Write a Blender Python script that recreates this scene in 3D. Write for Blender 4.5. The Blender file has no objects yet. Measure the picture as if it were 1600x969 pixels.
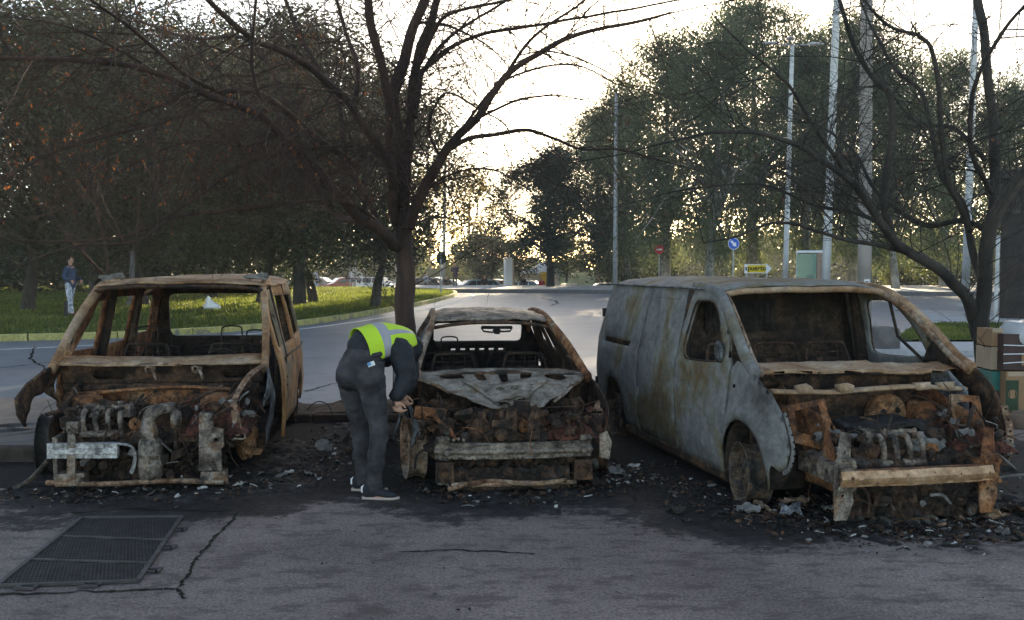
import bpy, bmesh, math, random
from math import sin, cos, pi, radians, sqrt, atan2
from mathutils import Vector, Matrix, Euler, noise
from mathutils.geometry import delaunay_2d_cdt
V = Vector
sc = bpy.context.scene
# ---------------------------------------------------------------- camera
CAM_H, FOC, PITCH = 1.8, 1607.0, radians(2.476)
cam_d = bpy.data.cameras.new('camera')
cam_d.sensor_width = 36; cam_d.lens = FOC / 1600 * 36
cam_d.clip_start = .05; cam_d.clip_end = 3000
cam = bpy.data.objects.new('camera', cam_d)
cam.location = (0, 0, CAM_H); cam.rotation_euler = (pi / 2 - PITCH, 0, 0)
sc.collection.objects.link(cam); sc.camera = cam
# ---------------------------------------------------------------- world, sun, exposure
SUN_AZ, SUN_EL = radians(9.6), radians(11.0)      # azimuth clockwise from +Y
w = bpy.data.worlds.new('World'); sc.world = w; w.use_nodes = True
nt = w.node_tree; nt.nodes.clear()
sky = nt.nodes.new('ShaderNodeTexSky'); sky.sky_type = 'NISHITA'; sky.sun_disc = False
sky.sun_elevation = SUN_EL; sky.sun_rotation = SUN_AZ
sky.air_density = .55; sky.dust_density = .4; sky.ozone_density = 1.0
bg = nt.nodes.new('ShaderNodeBackground'); bg.inputs[1].default_value = .15
wo = nt.nodes.new('ShaderNodeOutputWorld')
nt.links.new(sky.outputs[0], bg.inputs[0]); nt.links.new(bg.outputs[0], wo.inputs[0])
sd = bpy.data.lights.new('sun', 'SUN'); sd.energy = 5; sd.angle = radians(.5); sd.color = (1, .9, .72)
sun = bpy.data.objects.new('sun', sd); sc.collection.objects.link(sun)
S = V((sin(SUN_AZ) * cos(SUN_EL), cos(SUN_AZ) * cos(SUN_EL), sin(SUN_EL)))
sun.rotation_euler = S.to_track_quat('Z', 'Y').to_euler()
sc.view_settings.view_transform = 'Standard'; sc.view_settings.look = 'None'
sc.view_settings.gamma = 1; sc.view_settings.use_curve_mapping = False
sc.view_settings.exposure = 2.12
sc.view_settings.use_white_balance = True; sc.view_settings.white_balance_temperature = 8700; sc.view_settings.white_balance_tint = 8
sc.cycles.max_bounces = 6; sc.cycles.diffuse_bounces = 3; sc.cycles.transparent_max_bounces = 8
sc.cycles.use_denoising = True; sc.cycles.denoising_input_passes = 'RGB_ALBEDO_NORMAL'; sc.cycles.denoising_prefilter = 'ACCURATE'

# ---------------------------------------------------------------- helpers
col = sc.collection
def at(px, py, Y):
    a = (px - 800) / FOC; b = (484.5 - py) / FOC
    d = V((a, cos(PITCH) + b * sin(PITCH), -sin(PITCH) + b * cos(PITCH)))
    return V((0, 0, CAM_H)) + d * (Y / d.y)
def gnd(px, py, z=0.0):
    a = (px - 800) / FOC; b = (484.5 - py) / FOC
    d = V((a, cos(PITCH) + b * sin(PITCH), -sin(PITCH) + b * cos(PITCH)))
    return V((0, 0, CAM_H)) + d * ((z - CAM_H) / d.z)
def nv(p, s=1.0, o=0.0):
    return noise.noise(V(p) * s + V((o, o * .7, -o)))

def tag(o, label=None, cat=None, group=None, kind=None):
    if label: o['label'] = label
    if cat: o['category'] = cat
    if group: o['group'] = group
    if kind: o['kind'] = kind
    return o
def empty(name, loc=(0, 0, 0), rz=0, label=None, cat=None, group=None):
    o = bpy.data.objects.new(name, None); o.location = loc; o.rotation_euler = (0, 0, rz)
    o.empty_display_size = .2; col.objects.link(o)
    return tag(o, label, cat, group)

class MB:
    def __init__(s): s.v = []; s.f = []; s.m = []; s.mi = 0
    def add(s, vs, fs):
        n = len(s.v); s.v.extend([tuple(p) for p in vs]); s.f.extend([[i + n for i in f] for f in fs])
        s.m.extend([s.mi] * len(fs)); return s
    def box(s, c, d, r=(0, 0, 0), j=0.0, taper=1.0):
        R = Euler(r).to_matrix(); vs = []
        for z in (-.5, .5):
            t = taper if z > 0 else 1
            for x, y in ((-.5, -.5), (.5, -.5), (.5, .5), (-.5, .5)):
                p = V((x * d[0] * t, y * d[1] * t, z * d[2]))
                if j: p += V((random.uniform(-j, j), random.uniform(-j, j), random.uniform(-j, j)))
                vs.append(R @ p + V(c))
        return s.add(vs, [(3, 2, 1, 0), (4, 5, 6, 7), (0, 1, 5, 4), (1, 2, 6, 5), (2, 3, 7, 6), (3, 0, 4, 7)])
    def tube(s, path, r, n=8, flat=1.0, up=None, cap=True, sq=0):
        P = [V(p) for p in path]; N = len(P)
        if N < 2: return s
        R = r if isinstance(r, list) else [r] * N
        if len(R) < N: R = R + [R[-1]] * (N - len(R))
        vs = []; ref = V(up) if up else None; prev = None
        for i in range(N):
            t = (P[min(i + 1, N - 1)] - P[max(i - 1, 0)])
            if t.length < 1e-9: t = V((0, 0, 1))
            t.normalize()
            if prev is None:
                a = ref if ref else (V((0, 0, 1)) if abs(t.z) < .9 else V((0, 1, 0)))
                prev = a
            u = prev - t * prev.dot(t)
            if u.length < 1e-6: u = t.orthogonal()
            u.normalize(); prev = u
            w_ = t.cross(u)
            for k in range(n):
                an = 2 * pi * (k + .5) / n; cx, cy = cos(an), sin(an)
                if sq:
                    e = 1 / max(abs(cx), abs(cy)); cx, cy = cx * (1 + (e - 1) * sq), cy * (1 + (e - 1) * sq)
                rr = R[i]
                if isinstance(rr, (tuple, list)): ru, rw = rr
                else: ru, rw = rr, rr * flat
                vs.append(P[i] + u * cx * ru + w_ * cy * rw)
        fs = [(i * n + k, i * n + (k + 1) % n, (i + 1) * n + (k + 1) % n, (i + 1) * n + k) for i in range(N - 1) for k in range(n)]
        if cap: fs += [tuple(range(n - 1, -1, -1)), tuple((N - 1) * n + k for k in range(n))]
        return s.add(vs, fs)
    def bar(s, a, b, w, h, up=(0, 0, 1)):
        return s.tube([a, b], [(h / 2 * 1.414, w / 2 * 1.414)] * 2, n=4, up=up) if False else s._bar(a, b, w, h, up)
    def _bar(s, a, b, w, h, up):
        a, b = V(a), V(b); t = (b - a).normalized(); u = V(up) - t * V(up).dot(t)
        if u.length < 1e-5: u = t.orthogonal()
        u.normalize(); q = t.cross(u); vs = []
        for p in (a, b):
            for x, y in ((-1, -1), (1, -1), (1, 1), (-1, 1)): vs.append(p + q * x * w / 2 + u * y * h / 2)
        return s.add(vs, [(3, 2, 1, 0), (4, 5, 6, 7), (0, 1, 5, 4), (1, 2, 6, 5), (2, 3, 7, 6), (3, 0, 4, 7)])
    def lathe(s, prof, c=(0, 0, 0), axis='z', n=20, cap=False, a0=0, a1=2 * pi, M=None):
        vs = []; full = abs(a1 - a0 - 2 * pi) < 1e-6; nn = n if full else n + 1
        for (r, h) in prof:
            for k in range(nn):
                a = a0 + (a1 - a0) * k / n
                p = {'z': V((r * cos(a), r * sin(a), h)), 'x': V((h, r * cos(a), r * sin(a))), 'y': V((r * cos(a), h, r * sin(a)))}[axis]
                if M: p = M @ p
                vs.append(p + V(c))
        m = len(prof); fs = []
        for i in range(m - 1):
            for k in range(n):
                k2 = (k + 1) % nn if full else k + 1
                fs.append((i * nn + k, i * nn + k2, (i + 1) * nn + k2, (i + 1) * nn + k))
        if cap: fs += [tuple(range(nn)), tuple((m - 1) * nn + k for k in range(nn))]
        return s.add(vs, fs)
    def ball(s, c, r, n=10, m=6, R=None, j=0.0):
        rx, ry, rz = r if isinstance(r, (tuple, list)) else (r, r, r); vs = [];
        for i in range(m + 1):
            t = pi * i / m
            for k in range(n):
                a = 2 * pi * k / n; p = V((rx * sin(t) * cos(a), ry * sin(t) * sin(a), rz * cos(t)))
                if j: p *= 1 + j * nv(p + V(c) * 3, 2.2 / max(rx, ry, rz), c[0] * 7)
                if R: p = R @ p
                vs.append(p + V(c))
        return s.add(vs, [(i * n + k, (i + 1) * n + k, (i + 1) * n + (k + 1) % n, i * n + (k + 1) % n) for i in range(m) for k in range(n)])
    def sheet(s, outline, fn, holes=(), step=.05, rough=0.0, rs=6.0, seed=0.0):
        def dens(poly):
            out = []
            for i in range(len(poly)):
                a, b = V(poly[i]), V(poly[(i + 1) % len(poly)]); k = max(1, int(round((b - a).length / step)))
                for q in range(k): out.append(a.lerp(b, q / k))
            return out
        loops = [dens(p) for p in (outline, *holes)]
        pts = []; edges = []
        for L in loops:
            n0 = len(pts); pts += L; edges += [(n0 + i, n0 + (i + 1) % len(L)) for i in range(len(L))]
        xs = [p[0] for p in loops[0]]; ys = [p[1] for p in loops[0]]
        def inside(p, L):
            c = False; x, y = p[0], p[1]; j = len(L) - 1
            for i in range(len(L)):
                xi, yi, xj, yj = L[i][0], L[i][1], L[j][0], L[j][1]
                if (yi > y) != (yj > y) and x < (xj - xi) * (y - yi) / (yj - yi) + xi: c = not c
                j = i
            return c
        def ok(p): return inside(p, loops[0]) and not any(inside(p, L) for L in loops[1:])
        bpts = list(pts); cell = {}
        for p in bpts: cell.setdefault((int(p[0] // step), int(p[1] // step)), []).append(p)
        def near(p):
            cx, cy = int(p[0] // step), int(p[1] // step)
            return any((q - p).length < step * .55 for a in (-1, 0, 1) for b in (-1, 0, 1) for q in cell.get((cx + a, cy + b), ()))
        y = min(ys) + step * .5; row = 0
        while y < max(ys):
            x = min(xs) + (step * .5 if row % 2 else 0)
            while x < max(xs):
                p = V((x, y))
                if ok(p) and not near(p): pts.append(p)
                x += step
            y += step * .9; row += 1
        r = delaunay_2d_cdt(pts, edges, [], 0, 1e-6)
        vv, ff = r[0], r[2]
        ff = [f for f in ff if ok(sum((vv[i] for i in f), V((0, 0))) / len(f))]
        vs = []
        for p in vv:
            q = V(fn(p[0], p[1]))
            if rough:
                q = q + V((nv(q, rs, seed + 3), nv(q, rs, seed + 9), nv(q, rs, seed + 17))) * rough
            vs.append(q)
        return s.add(vs, ff)
    def build(s, name, mat, parent=None, smooth=False, solid=0, bevel=0, remesh=0, sm_it=0, disp=0, loc=None, sub=0, weld=0, off=0.0):
        me = bpy.data.meshes.new(name); me.from_pydata(s.v, [], s.f)
        mats = mat if isinstance(mat, (list, tuple)) else [mat]
        for q in mats: me.materials.append(q)
        if len(mats) > 1: me.polygons.foreach_set('material_index', s.m)
        if smooth: me.polygons.foreach_set('use_smooth', [True] * len(me.polygons))
        me.validate(); me.update()
        o = bpy.data.objects.new(name, me); col.objects.link(o)
        if parent: o.parent = parent
        if loc is not None: o.location = loc
        if weld:
            q = o.modifiers.new('weld', 'WELD'); q.merge_threshold = weld
        if solid:
            q = o.modifiers.new('solid', 'SOLIDIFY'); q.thickness = solid; q.offset = off
        if bevel:
            q = o.modifiers.new('bevel', 'BEVEL'); q.width = bevel; q.segments = 2; q.limit_method = 'ANGLE'
        if remesh:
            q = o.modifiers.new('remesh', 'REMESH'); q.mode = 'VOXEL'; q.voxel_size = remesh; q.use_smooth_shade = True
        if sm_it:
            q = o.modifiers.new('smooth', 'SMOOTH'); q.factor = .5; q.iterations = sm_it
        if sub:
            q = o.modifiers.new('sub', 'SUBSURF'); q.levels = sub; q.render_levels = sub
        return o
def smooth_path(pts, k=4):
    P = [V(p) for p in pts]; out = []
    for i in range(len(P) - 1):
        a, b, c, d = P[max(i - 1, 0)], P[i], P[i + 1], P[min(i + 2, len(P) - 1)]
        for q in range(k):
            t = q / k
            out.append(.5 * ((2 * b) + (c - a) * t + (2 * a - 5 * b + 4 * c - d) * t * t + (3 * b - a - 3 * c + d) * t ** 3))
    out.append(P[-1]); return out
def copy_tree(o, parent=None):
    c = o.copy(); col.objects.link(c)
    if parent: c.parent = parent
    for ch in list(o.children): copy_tree(ch, c)
    return c

# ---------------------------------------------------------------- materials
class NT:
    def __init__(s, name):
        s.mat = bpy.data.materials.new(name); s.mat.use_nodes = True; s.t = s.mat.node_tree; s.t.nodes.clear()
        s.out = s.n('OutputMaterial'); s.b = s.n('BsdfPrincipled'); s.l(s.b.outputs[0], s.out.inputs[0])
        s.tc = s.n('TexCoord')
    def n(s, k): return s.t.nodes.new('ShaderNode' + k)
    def l(s, a, b): s.t.links.new(a, b)
    def noise(s, scale, detail=4, rough=.55, coord='Object', dist=0, stretch=None):
        q = s.n('TexNoise'); q.inputs['Scale'].default_value = scale; q.inputs['Detail'].default_value = detail
        q.inputs['Roughness'].default_value = rough; q.inputs['Distortion'].default_value = dist
        src = s.tc.outputs[coord]
        if stretch:
            m = s.n('Mapping'); m.inputs['Scale'].default_value = stretch; s.l(src, m.inputs[0]); src = m.outputs[0]
        s.l(src, q.inputs['Vector']); return q.outputs['Fac']
    def voro(s, scale, feat='F1', coord='Object'):
        q = s.n('TexVoronoi'); q.feature = feat; q.inputs['Scale'].default_value = scale; s.l(s.tc.outputs[coord], q.inputs['Vector']); return q.outputs['Distance']
    def ramp(s, fac, stops, interp='LINEAR'):
        q = s.n('ValToRGB'); e = q.color_ramp.elements; q.color_ramp.interpolation = interp
        while len(e) < len(stops): e.new(.5)
        for i, (p, c) in enumerate(stops):
            e[i].position = p; e[i].color = (c, c, c, 1) if isinstance(c, (int, float)) else (*c, 1)
        s.l(fac, q.inputs[0]); return q.outputs[0]
    def mix(s, fac, a, b, mode='MIX'):
        q = s.n('Mix'); q.data_type = 'RGBA'; q.blend_type = mode
        for sock, v in ((q.inputs[0], fac), (q.inputs[6], a), (q.inputs[7], b)):
            if isinstance(v, (int, float)): sock.default_value = v if sock == q.inputs[0] else (v, v, v, 1)
            elif isinstance(v, tuple): sock.default_value = (*v, 1)
            else: s.l(v, sock)
        return q.outputs[2]
    def math(s, op, a, b=0.0, clamp=False):
        q = s.n('Math'); q.operation = op; q.use_clamp = clamp
        for i, v in enumerate((a, b)):
            if isinstance(v, (int, float)): q.inputs[i].default_value = v
            else: s.l(v, q.inputs[i])
        return q.outputs[0]
    def xyz(s, coord='Object'):
        q = s.n('SeparateXYZ'); s.l(s.tc.outputs[coord], q.inputs[0]); return q.outputs
    def bump(s, h, strength=.3, dist=.01):
        q = s.n('Bump'); q.inputs['Strength'].default_value = strength; q.inputs['Distance'].default_value = dist
        s.l(h, q.inputs['Height']); s.l(q.outputs[0], s.b.inputs['Normal'])
    def done(s, color=None, rough=None, metal=0.0, spec=None):
        for k, v in (('Base Color', color), ('Roughness', rough), ('Metallic', metal), ('Specular IOR Level', spec)):
            if v is None: continue
            i = s.b.inputs[k]
            if isinstance(v, (int, float)): i.default_value = v
            elif isinstance(v, tuple): i.default_value = (*v, 1)
            else: s.l(v, i)
        return s.mat
def plain(name, c, rough=.6, metal=0.0, var=.25, scale=8.0, bump=0.0, spec=None):
    t = NT(name); f = t.noise(scale, 5)
    cc = t.ramp(f, [(.3, tuple(x * (1 - var) for x in c)), (.7, tuple(min(1, x * (1 + var)) for x in c))])
    if bump: t.bump(t.noise(scale * 4, 6), bump, .01)
    return t.done(cc, rough, metal, spec if spec is not None else (.1 if rough > .85 else .4))
def burnt(name, stops, scale=2.2, rough=.85, metal=.0, ash=(.42, .40, .37), ash_amt=.64, black=.40, bump=.5, stretch=None, fine=38, soot_z=None, mott=1.0, k=.8):
    """heat-scaled sheet metal: broad patches, soot, mottling, pale ash flecks, pitting"""
    t = NT(name)
    f = t.noise(scale, 10, .66, dist=.5, stretch=stretch)
    c = t.ramp(f, [(p, tuple(x * k for x in q)) for p, q in stops])
    g = t.noise(fine, 6, .75); m = t.noise(11, 8, .72, stretch=stretch)
    lo = 1 - .72 * mott; c = t.mix(1.0, c, t.ramp(m, [(.38, lo), (.5, .95), (.62, 1 + .45 * mott)]), 'MULTIPLY')
    c = t.mix(1.0, c, t.ramp(g, [(.36, 1 - .6 * mott), (.5, 1.0), (.64, 1 + .4 * mott)]), 'MULTIPLY')
    s = t.ramp(t.noise(scale * 2.1, 10, .72, dist=.3), [(black - .06, 1.0), (black + .05, 0.0)])
    c = t.mix(s, c, (.013, .010, .008))
    a = t.ramp(t.noise(scale * 4.2, 10, .74), [(ash_amt, 0.0), (ash_amt + .07, .7)])
    c = t.mix(a, c, tuple(x * .8 for x in ash))
    if soot_z:
        z = t.xyz()[2]; z2 = t.math('ADD', z, t.math('MULTIPLY', t.noise(5, 5), .35))
        q = t.math('DIVIDE', t.math('SUBTRACT', z2, soot_z[0]), soot_z[1] - soot_z[0], True)
        c = t.mix(q, (.02, .018, .017), c)
    t.bump(t.mix(.5, g, m), bump, .015)
    return t.done(c, rough, metal, .3)
M = {}
M['rust'] = burnt('scorched_rust', [(.30, (.04, .02, .014)), (.42, (.17, .06, .025)), (.52, (.27, .11, .045)), (.61, (.33, .20, .12)), (.72, (.16, .12, .10))], black=.42)
M['rust_pale'] = burnt('pale_rust', [(.28, (.07, .03, .018)), (.40, (.20, .095, .05)), (.50, (.32, .20, .13)), (.60, (.36, .28, .22)), (.72, (.19, .13, .095))], black=.38, ash_amt=.66)
M['rust_side'] = burnt('streaked_rust', [(.28, (.09, .07, .06)), (.40, (.32, .14, .05)), (.49, (.40, .205, .09)), (.57, (.17, .155, .125)), (.66, (.36, .19, .08)), (.78, (.2, .2, .19))], scale=1.8, black=.37, ash_amt=.70, stretch=(1, 1, .5), mott=.45, k=.95)
M['rust_dark'] = burnt('dark_rust', [(.28, (.018, .014, .012)), (.45, (.06, .032, .02)), (.58, (.13, .065, .035)), (.75, (.09, .07, .055))], scale=3.5, black=.46, ash_amt=.70)
M['rust_orange'] = burnt('orange_rust', [(.28, (.07, .035, .02)), (.45, (.24, .10, .04)), (.6, (.38, .20, .10)), (.75, (.30, .24, .19))], scale=3, black=.40, ash_amt=.68)
M['char'] = burnt('char_black', [(.3, (.010, .009, .009)), (.5, (.022, .019, .017)), (.65, (.045, .036, .03)), (.8, (.025, .024, .022))], scale=5, black=.42, ash_amt=.66, ash=(.22, .21, .2))
M['inside'] = burnt('interior_char', [(.3, (.014, .012, .011)), (.5, (.05, .032, .022)), (.65, (.10, .055, .032)), (.8, (.06, .05, .045))], scale=2.4, black=.44, ash_amt=.74)
M['alu'] = burnt('scorched_aluminium', [(.3, (.22, .21, .20)), (.5, (.42, .40, .38)), (.7, (.55, .53, .50))], scale=4, rough=.55, metal=.35, black=.36, ash_amt=.7)
M['beam_grey'] = burnt('scorched_beam', [(.3, (.08, .060, .045)), (.45, (.20, .155, .12)), (.6, (.29, .235, .185)), (.75, (.17, .10, .06))], scale=4.5, rough=.6, metal=.25, black=.33, ash_amt=.7)
M['beam_tan'] = burnt('tan_beam', [(.3, (.20, .10, .05)), (.45, (.44, .245, .13)), (.6, (.54, .34, .205)), (.75, (.34, .19, .10))], scale=5, rough=.42, metal=.35, black=.33, ash_amt=.74, mott=.45, fine=25, bump=.2, k=1.0)
M['van_grey'] = burnt('scorched_grey_paint', [(.30, (.075, .068, .060)), (.40, (.155, .152, .145)), (.50, (.235, .232, .222)), (.56, (.19, .165, .115)), (.62, (.16, .10, .045)), (.70, (.15, .14, .125)), (.80, (.19, .18, .17))], scale=.95, black=.29, mott=.33, ash=(.33, .33, .33), ash_amt=.70, bump=.25, fine=14, soot_z=(.05, .5))
M['fender_blue'] = burnt('scorched_blue_grey', [(.28, (.06, .06, .065)), (.45, (.15, .155, .16)), (.60, (.22, .225, .235)), (.75, (.2, .16, .13))], scale=3, black=.36, ash_amt=.70)
M['hood'] = burnt('ashen_hood', [(.30, (.06, .042, .03)), (.42, (.20, .155, .115)), (.54, (.36, .31, .255)), (.64, (.22, .14, .085)), (.74, (.26, .215, .165))], scale=3.4, mott=.55, k=.72, black=.36, ash_amt=.66)
M['tan_sheet'] = burnt('heat_scaled_tan', [(.28, (.10, .045, .022)), (.40, (.27, .135, .065)), (.50, (.40, .25, .15)), (.60, (.43, .31, .215)), (.72, (.22, .12, .06))], scale=1.7, black=.36, mott=.42, ash_amt=.72, k=.9)
M['heap'] = burnt('burnt_heap', [(.30, (.012, .010, .009)), (.45, (.035, .026, .020)), (.55, (.10, .05, .028)), (.63, (.045, .04, .036)), (.76, (.16, .14, .125))], scale=7, black=.46, ash=(.42, .40, .38), ash_amt=.64, fine=70, bump=1.0, mott=1.1)
M['heap_red'] = burnt('reddish_heap', [(.30, (.02, .010, .008)), (.45, (.09, .028, .016)), (.58, (.16, .05, .03)), (.70, (.07, .05, .045)), (.8, (.25, .22, .2))], scale=8, black=.44, ash=(.42, .40, .38), ash_amt=.64, fine=70, bump=1.0, mott=1.1)
M['ash'] = plain('pale_ash', (.42, .40, .37), .95, var=.4, scale=14, bump=.5)
M['greyash'] = plain('grey_ash', (.16, .15, .14), .95, var=.5, scale=14, bump=.5)
M['copper'] = plain('scorched_copper', (.30, .09, .05), .6, .3, .4, 20)
M['black'] = plain('matt_black', (.012, .012, .012), .9, var=.4)
M['bark'] = None
def leafmat(name, c1, c2, tr=.45):
    t = NT(name)
    g = t.n('NewGeometry'); f = t.n('ValToRGB')
    f.color_ramp.elements[0].color = (*c1, 1); f.color_ramp.elements[1].color = (*c2, 1)
    t.l(g.outputs['Random Per Island'], f.inputs[0])
    c = t.mix(1.0, f.outputs[0], t.ramp(t.noise(.5, 4), [(.3, .65), (.7, 1.3)]), 'MULTIPLY')
    t.l(c, t.b.inputs['Base Color']); t.b.inputs['Roughness'].default_value = .55
    t.b.inputs['Specular IOR Level'].default_value = .35
    q = t.n('BsdfTranslucent'); t.l(c, q.inputs[0]); m = t.n('MixShader'); m.inputs[0].default_value = tr
    t.l(t.b.outputs[0], m.inputs[1]); t.l(q.outputs[0], m.inputs[2]); t.l(m.outputs[0], t.out.inputs[0])
    return t.mat
random.seed(11)
# ================================================================ SETTING
def asphalt(name, dark, light, rough=.85, soot=None, patch=.5, spec=.15):
    t = NT(name)
    f = t.noise(.55, 6, .6, dist=.4); g = t.noise(60, 4, .7); h = t.noise(3.2, 8, .7, stretch=(1, 1.8, 1))
    c = t.mix(t.ramp(f, [(.35, 0.0), (.65, 1.0)]), dark, light)
    c = t.mix(1.0, c, t.ramp(g, [(.3, .35), (.5, .95), (.66, 1.3), (.72, 2.6)]), 'MULTIPLY')
    c = t.mix(t.ramp(h, [(.50, 0.0), (.60, .62)]), c, tuple(x * patch for x in dark))
    hg = g
    if soot:
        X = t.xyz(); nz = t.math('MULTIPLY', t.math('SUBTRACT', t.noise(1.1, 7, .66), .5), 1.15); nz = t.math('ADD', nz, t.math('MULTIPLY', t.math('SUBTRACT', t.noise(7, 8, .75), .5), .9))
        tot = None
        for (cx, cy, rx, ry) in soot:
            dx = t.math('DIVIDE', t.math('SUBTRACT', X[0], cx), rx); dy = t.math('DIVIDE', t.math('SUBTRACT', X[1], cy), ry)
            d = t.math('SQRT', t.math('ADD', t.math('POWER', t.math('ABSOLUTE', dx), 2.6), t.math('POWER', t.math('ABSOLUTE', dy), 2.6)))
            m = t.math('SUBTRACT', 1.25, t.math('ADD', d, nz))
            tot = m if tot is None else t.math('MAXIMUM', tot, m)
        k = t.ramp(tot, [(.0, 0.0), (.12, .75), (.4, .96)])
        sc_ = t.ramp(t.noise(16, 6, .7), [(.4, (.007, .006, .006)), (.62, (.022, .019, .018)), (.74, (.10, .095, .09))])
        c = t.mix(k, c, sc_)
    t.bump(t.mix(.5, hg, t.noise(14, 6, .6)), .55, .012)
    rr = t.mix(k, rough, 1.0) if soot else rough
    return t.done(c, rr, 0, spec)
M['lot'] = asphalt('worn_lot_asphalt', (.128, .099, .088), (.245, .190, .170), .85,
    soot=[(-3.0, 10.1, 2.1, 2.6), (0.0, 10.1, 1.6, 2.5), (2.3, 9.5, 1.7, 2.6), (-1.2, 12.0, 3.4, 1.6), (4.2, 8.6, 1.6, 2.0)])
M['road'] = asphalt('road_asphalt', (.13, .138, .152), (.185, .196, .212), .5, patch=.75, spec=.4)  # blue tint and paler tone put the sky's sheen into the asphalt colour
M['ground'] = plain('packed_earth', (.11, .09, .07), .95, bump=.4, scale=2)
M['concrete'] = plain('weathered_concrete', (.30, .29, .27), .9, bump=.3, scale=6)
M['concrete_dark'] = plain('dirty_concrete', (.13, .12, .115), .9, bump=.3, scale=6)
M['paving'] = plain('pale_paving', (.34, .34, .34), .85, bump=.2, scale=5)
M['white_paint'] = plain('road_paint', (.62, .62, .60), .7, var=.2, scale=10)
M['dirt'] = plain('scorched_earth', (.075, .05, .035), .95, var=.6, bump=.8, scale=7)

def sheet_poly(name, pts, z, mat, label=None, kind='structure', th=0.0):
    mb = MB(); P = [V((p[0], p[1], z)) for p in pts]; n = len(P)
    mb.add(P, [tuple(range(n))])
    if th:
        k = n; Q = [p - V((0, 0, th)) for p in P]
        mb.add(P + Q, [(i, (i + 1) % n, n + (i + 1) % n, n + i) for i in range(n)])
    o = mb.build(name, mat); return tag(o, kind=kind)
mb = MB(); rows = [(-60, -.012), (81, -.012), (84, -.75), (300, -.75)]
for y, z in rows: mb.v += [(-260, y, z), (260, y, z)]
mb.f = [(2 * i, 2 * i + 1, 2 * i + 3, 2 * i + 2) for i in range(3)]; mb.m = [0] * 3
tag(mb.build('ground', M['ground']), kind='structure')
sheet_poly('road', [(-60, 11.5), (40, 11.5), (70, 60), (20, 62), (0, 68), (-60, 71)], 0.0, M['road'])
sheet_poly('parking_lot', [(-14, -8), (16, -8), (16, 12.4), (-14, 12.4)], .004, M['lot'])

def strip(name, pts, wd, z, mat, kind='structure', h=0, jag=0, gap=0, seg=None):
    """a band of width wd along pts (list of xy)"""
    mb = MB(); P = [V((p[0], p[1], z)) for p in pts]
    L = []
    for i, p in enumerate(P):
        t = (P[min(i + 1, len(P) - 1)] - P[max(i - 1, 0)]).normalized(); q = V((-t.y, t.x, 0))
        a = wd / 2 * (1 + (random.uniform(-jag, jag) if jag else 0)); b = wd / 2 * (1 + (random.uniform(-jag, jag) if jag else 0))
        L.append((p + q * a, p - q * b))
    if not h:
        for i in range(len(L) - 1):
            mb.add([L[i][0], L[i][1], L[i + 1][1], L[i + 1][0]], [(3, 2, 1, 0)])
    else:
        for i in range(len(L) - 1):
            a0, b0, a1, b1 = L[i][0], L[i][1], L[i + 1][0], L[i + 1][1]
            if gap:
                d = (a1 - a0); a1 = a0 + d * (1 - gap / d.length); d = (b1 - b0); b1 = b0 + d * (1 - gap / d.length)
            up = V((0, 0, h)); vs = [a0, b0, b1, a1] + [x + up for x in (a0, b0, b1, a1)]
            mb.add(vs, [(4, 5, 6, 7), (0, 1, 5, 4), (1, 2, 6, 5), (2, 3, 7, 6), (3, 0, 4, 7)])
    return tag(mb.build(name, mat, bevel=.015 if h else 0), kind=kind)
def resamp(pts, d):
    out = [V(pts[0])]; P = [V(p) for p in pts]; acc = 0
    for a, b in zip(P, P[1:]):
        L = (b - a).length; t = d - acc
        while t < L: out.append(a.lerp(b, t / L)); t += d
        acc = L - (t - d)
    return out
# ---- grass island with yellow kerb
kpx = [(-260, 540), (-120, 537), (0, 533), (120, 530), (250, 525), (400, 515), (480, 507), (560, 495), (620, 484), (665, 475), (700, 466), (711, 461.5), (709, 458), (690, 455.8)]
KP = [gnd(x, y).xy for x, y in kpx]
KS = [p.xy for p in smooth_path([(p.x, p.y, 0) for p in KP], 5)]
back = [V((-8, 74)), V((-20, 77)), V((-70, 78)), V((-75, 26))]
ISL = KS + back
def dist_kerb(x, y):
    p = V((x, y)); best = 1e9
    for i in range(len(ISL)):
        a, b = ISL[i], ISL[(i + 1) % len(ISL)]; ab = b - a
        t = max(0, min(1, (p - a).dot(ab) / max(ab.length_squared, 1e-9))); best = min(best, (p - a - ab * t).length)
    return best
def mound(x, y):
    d = dist_kerb(x, y)
    return .11 + .30 * (1 - math.exp(-d / 6.0)) + .05 * nv((x, y, 0), .25)
t = NT('lawn_green')
gc = t.ramp(t.noise(.35, 6), [(.3, (.035, .062, .012)), (.5, (.06, .095, .018)), (.7, (.10, .12, .028))])
gc = t.mix(1.0, gc, t.ramp(t.noise(9, 5), [(.3, .6), (.7, 1.35)]), 'MULTIPLY'); t.bump(t.noise(30, 5), .8, .04)
M['lawn'] = t.done(gc, .95)
mb = MB(); mb.sheet([(p.x, p.y) for p in ISL], lambda x, y: (x, y, mound(x, y)), step=1.3)
tag(mb.build('lawn_ground', M['lawn'], smooth=True), kind='structure')
t = NT('kerb_yellow'); pn = t.ramp(t.noise(2.5, 7, .7), [(.40, (.16, .15, .12)), (.47, (.36, .31, .10)), (.7, (.46, .41, .16))])
M['kerb_y'] = t.done(t.mix(1.0, pn, t.ramp(t.noise(22, 5), [(.3, .6), (.6, 1.1)]), 'MULTIPLY'), .85)
kr = [p.xy for p in resamp([(p.x, p.y, 0) for p in KS], 1.0)]
strip('kerb', kr, .22, .0, M['kerb_y'], h=.16, gap=.03)
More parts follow.
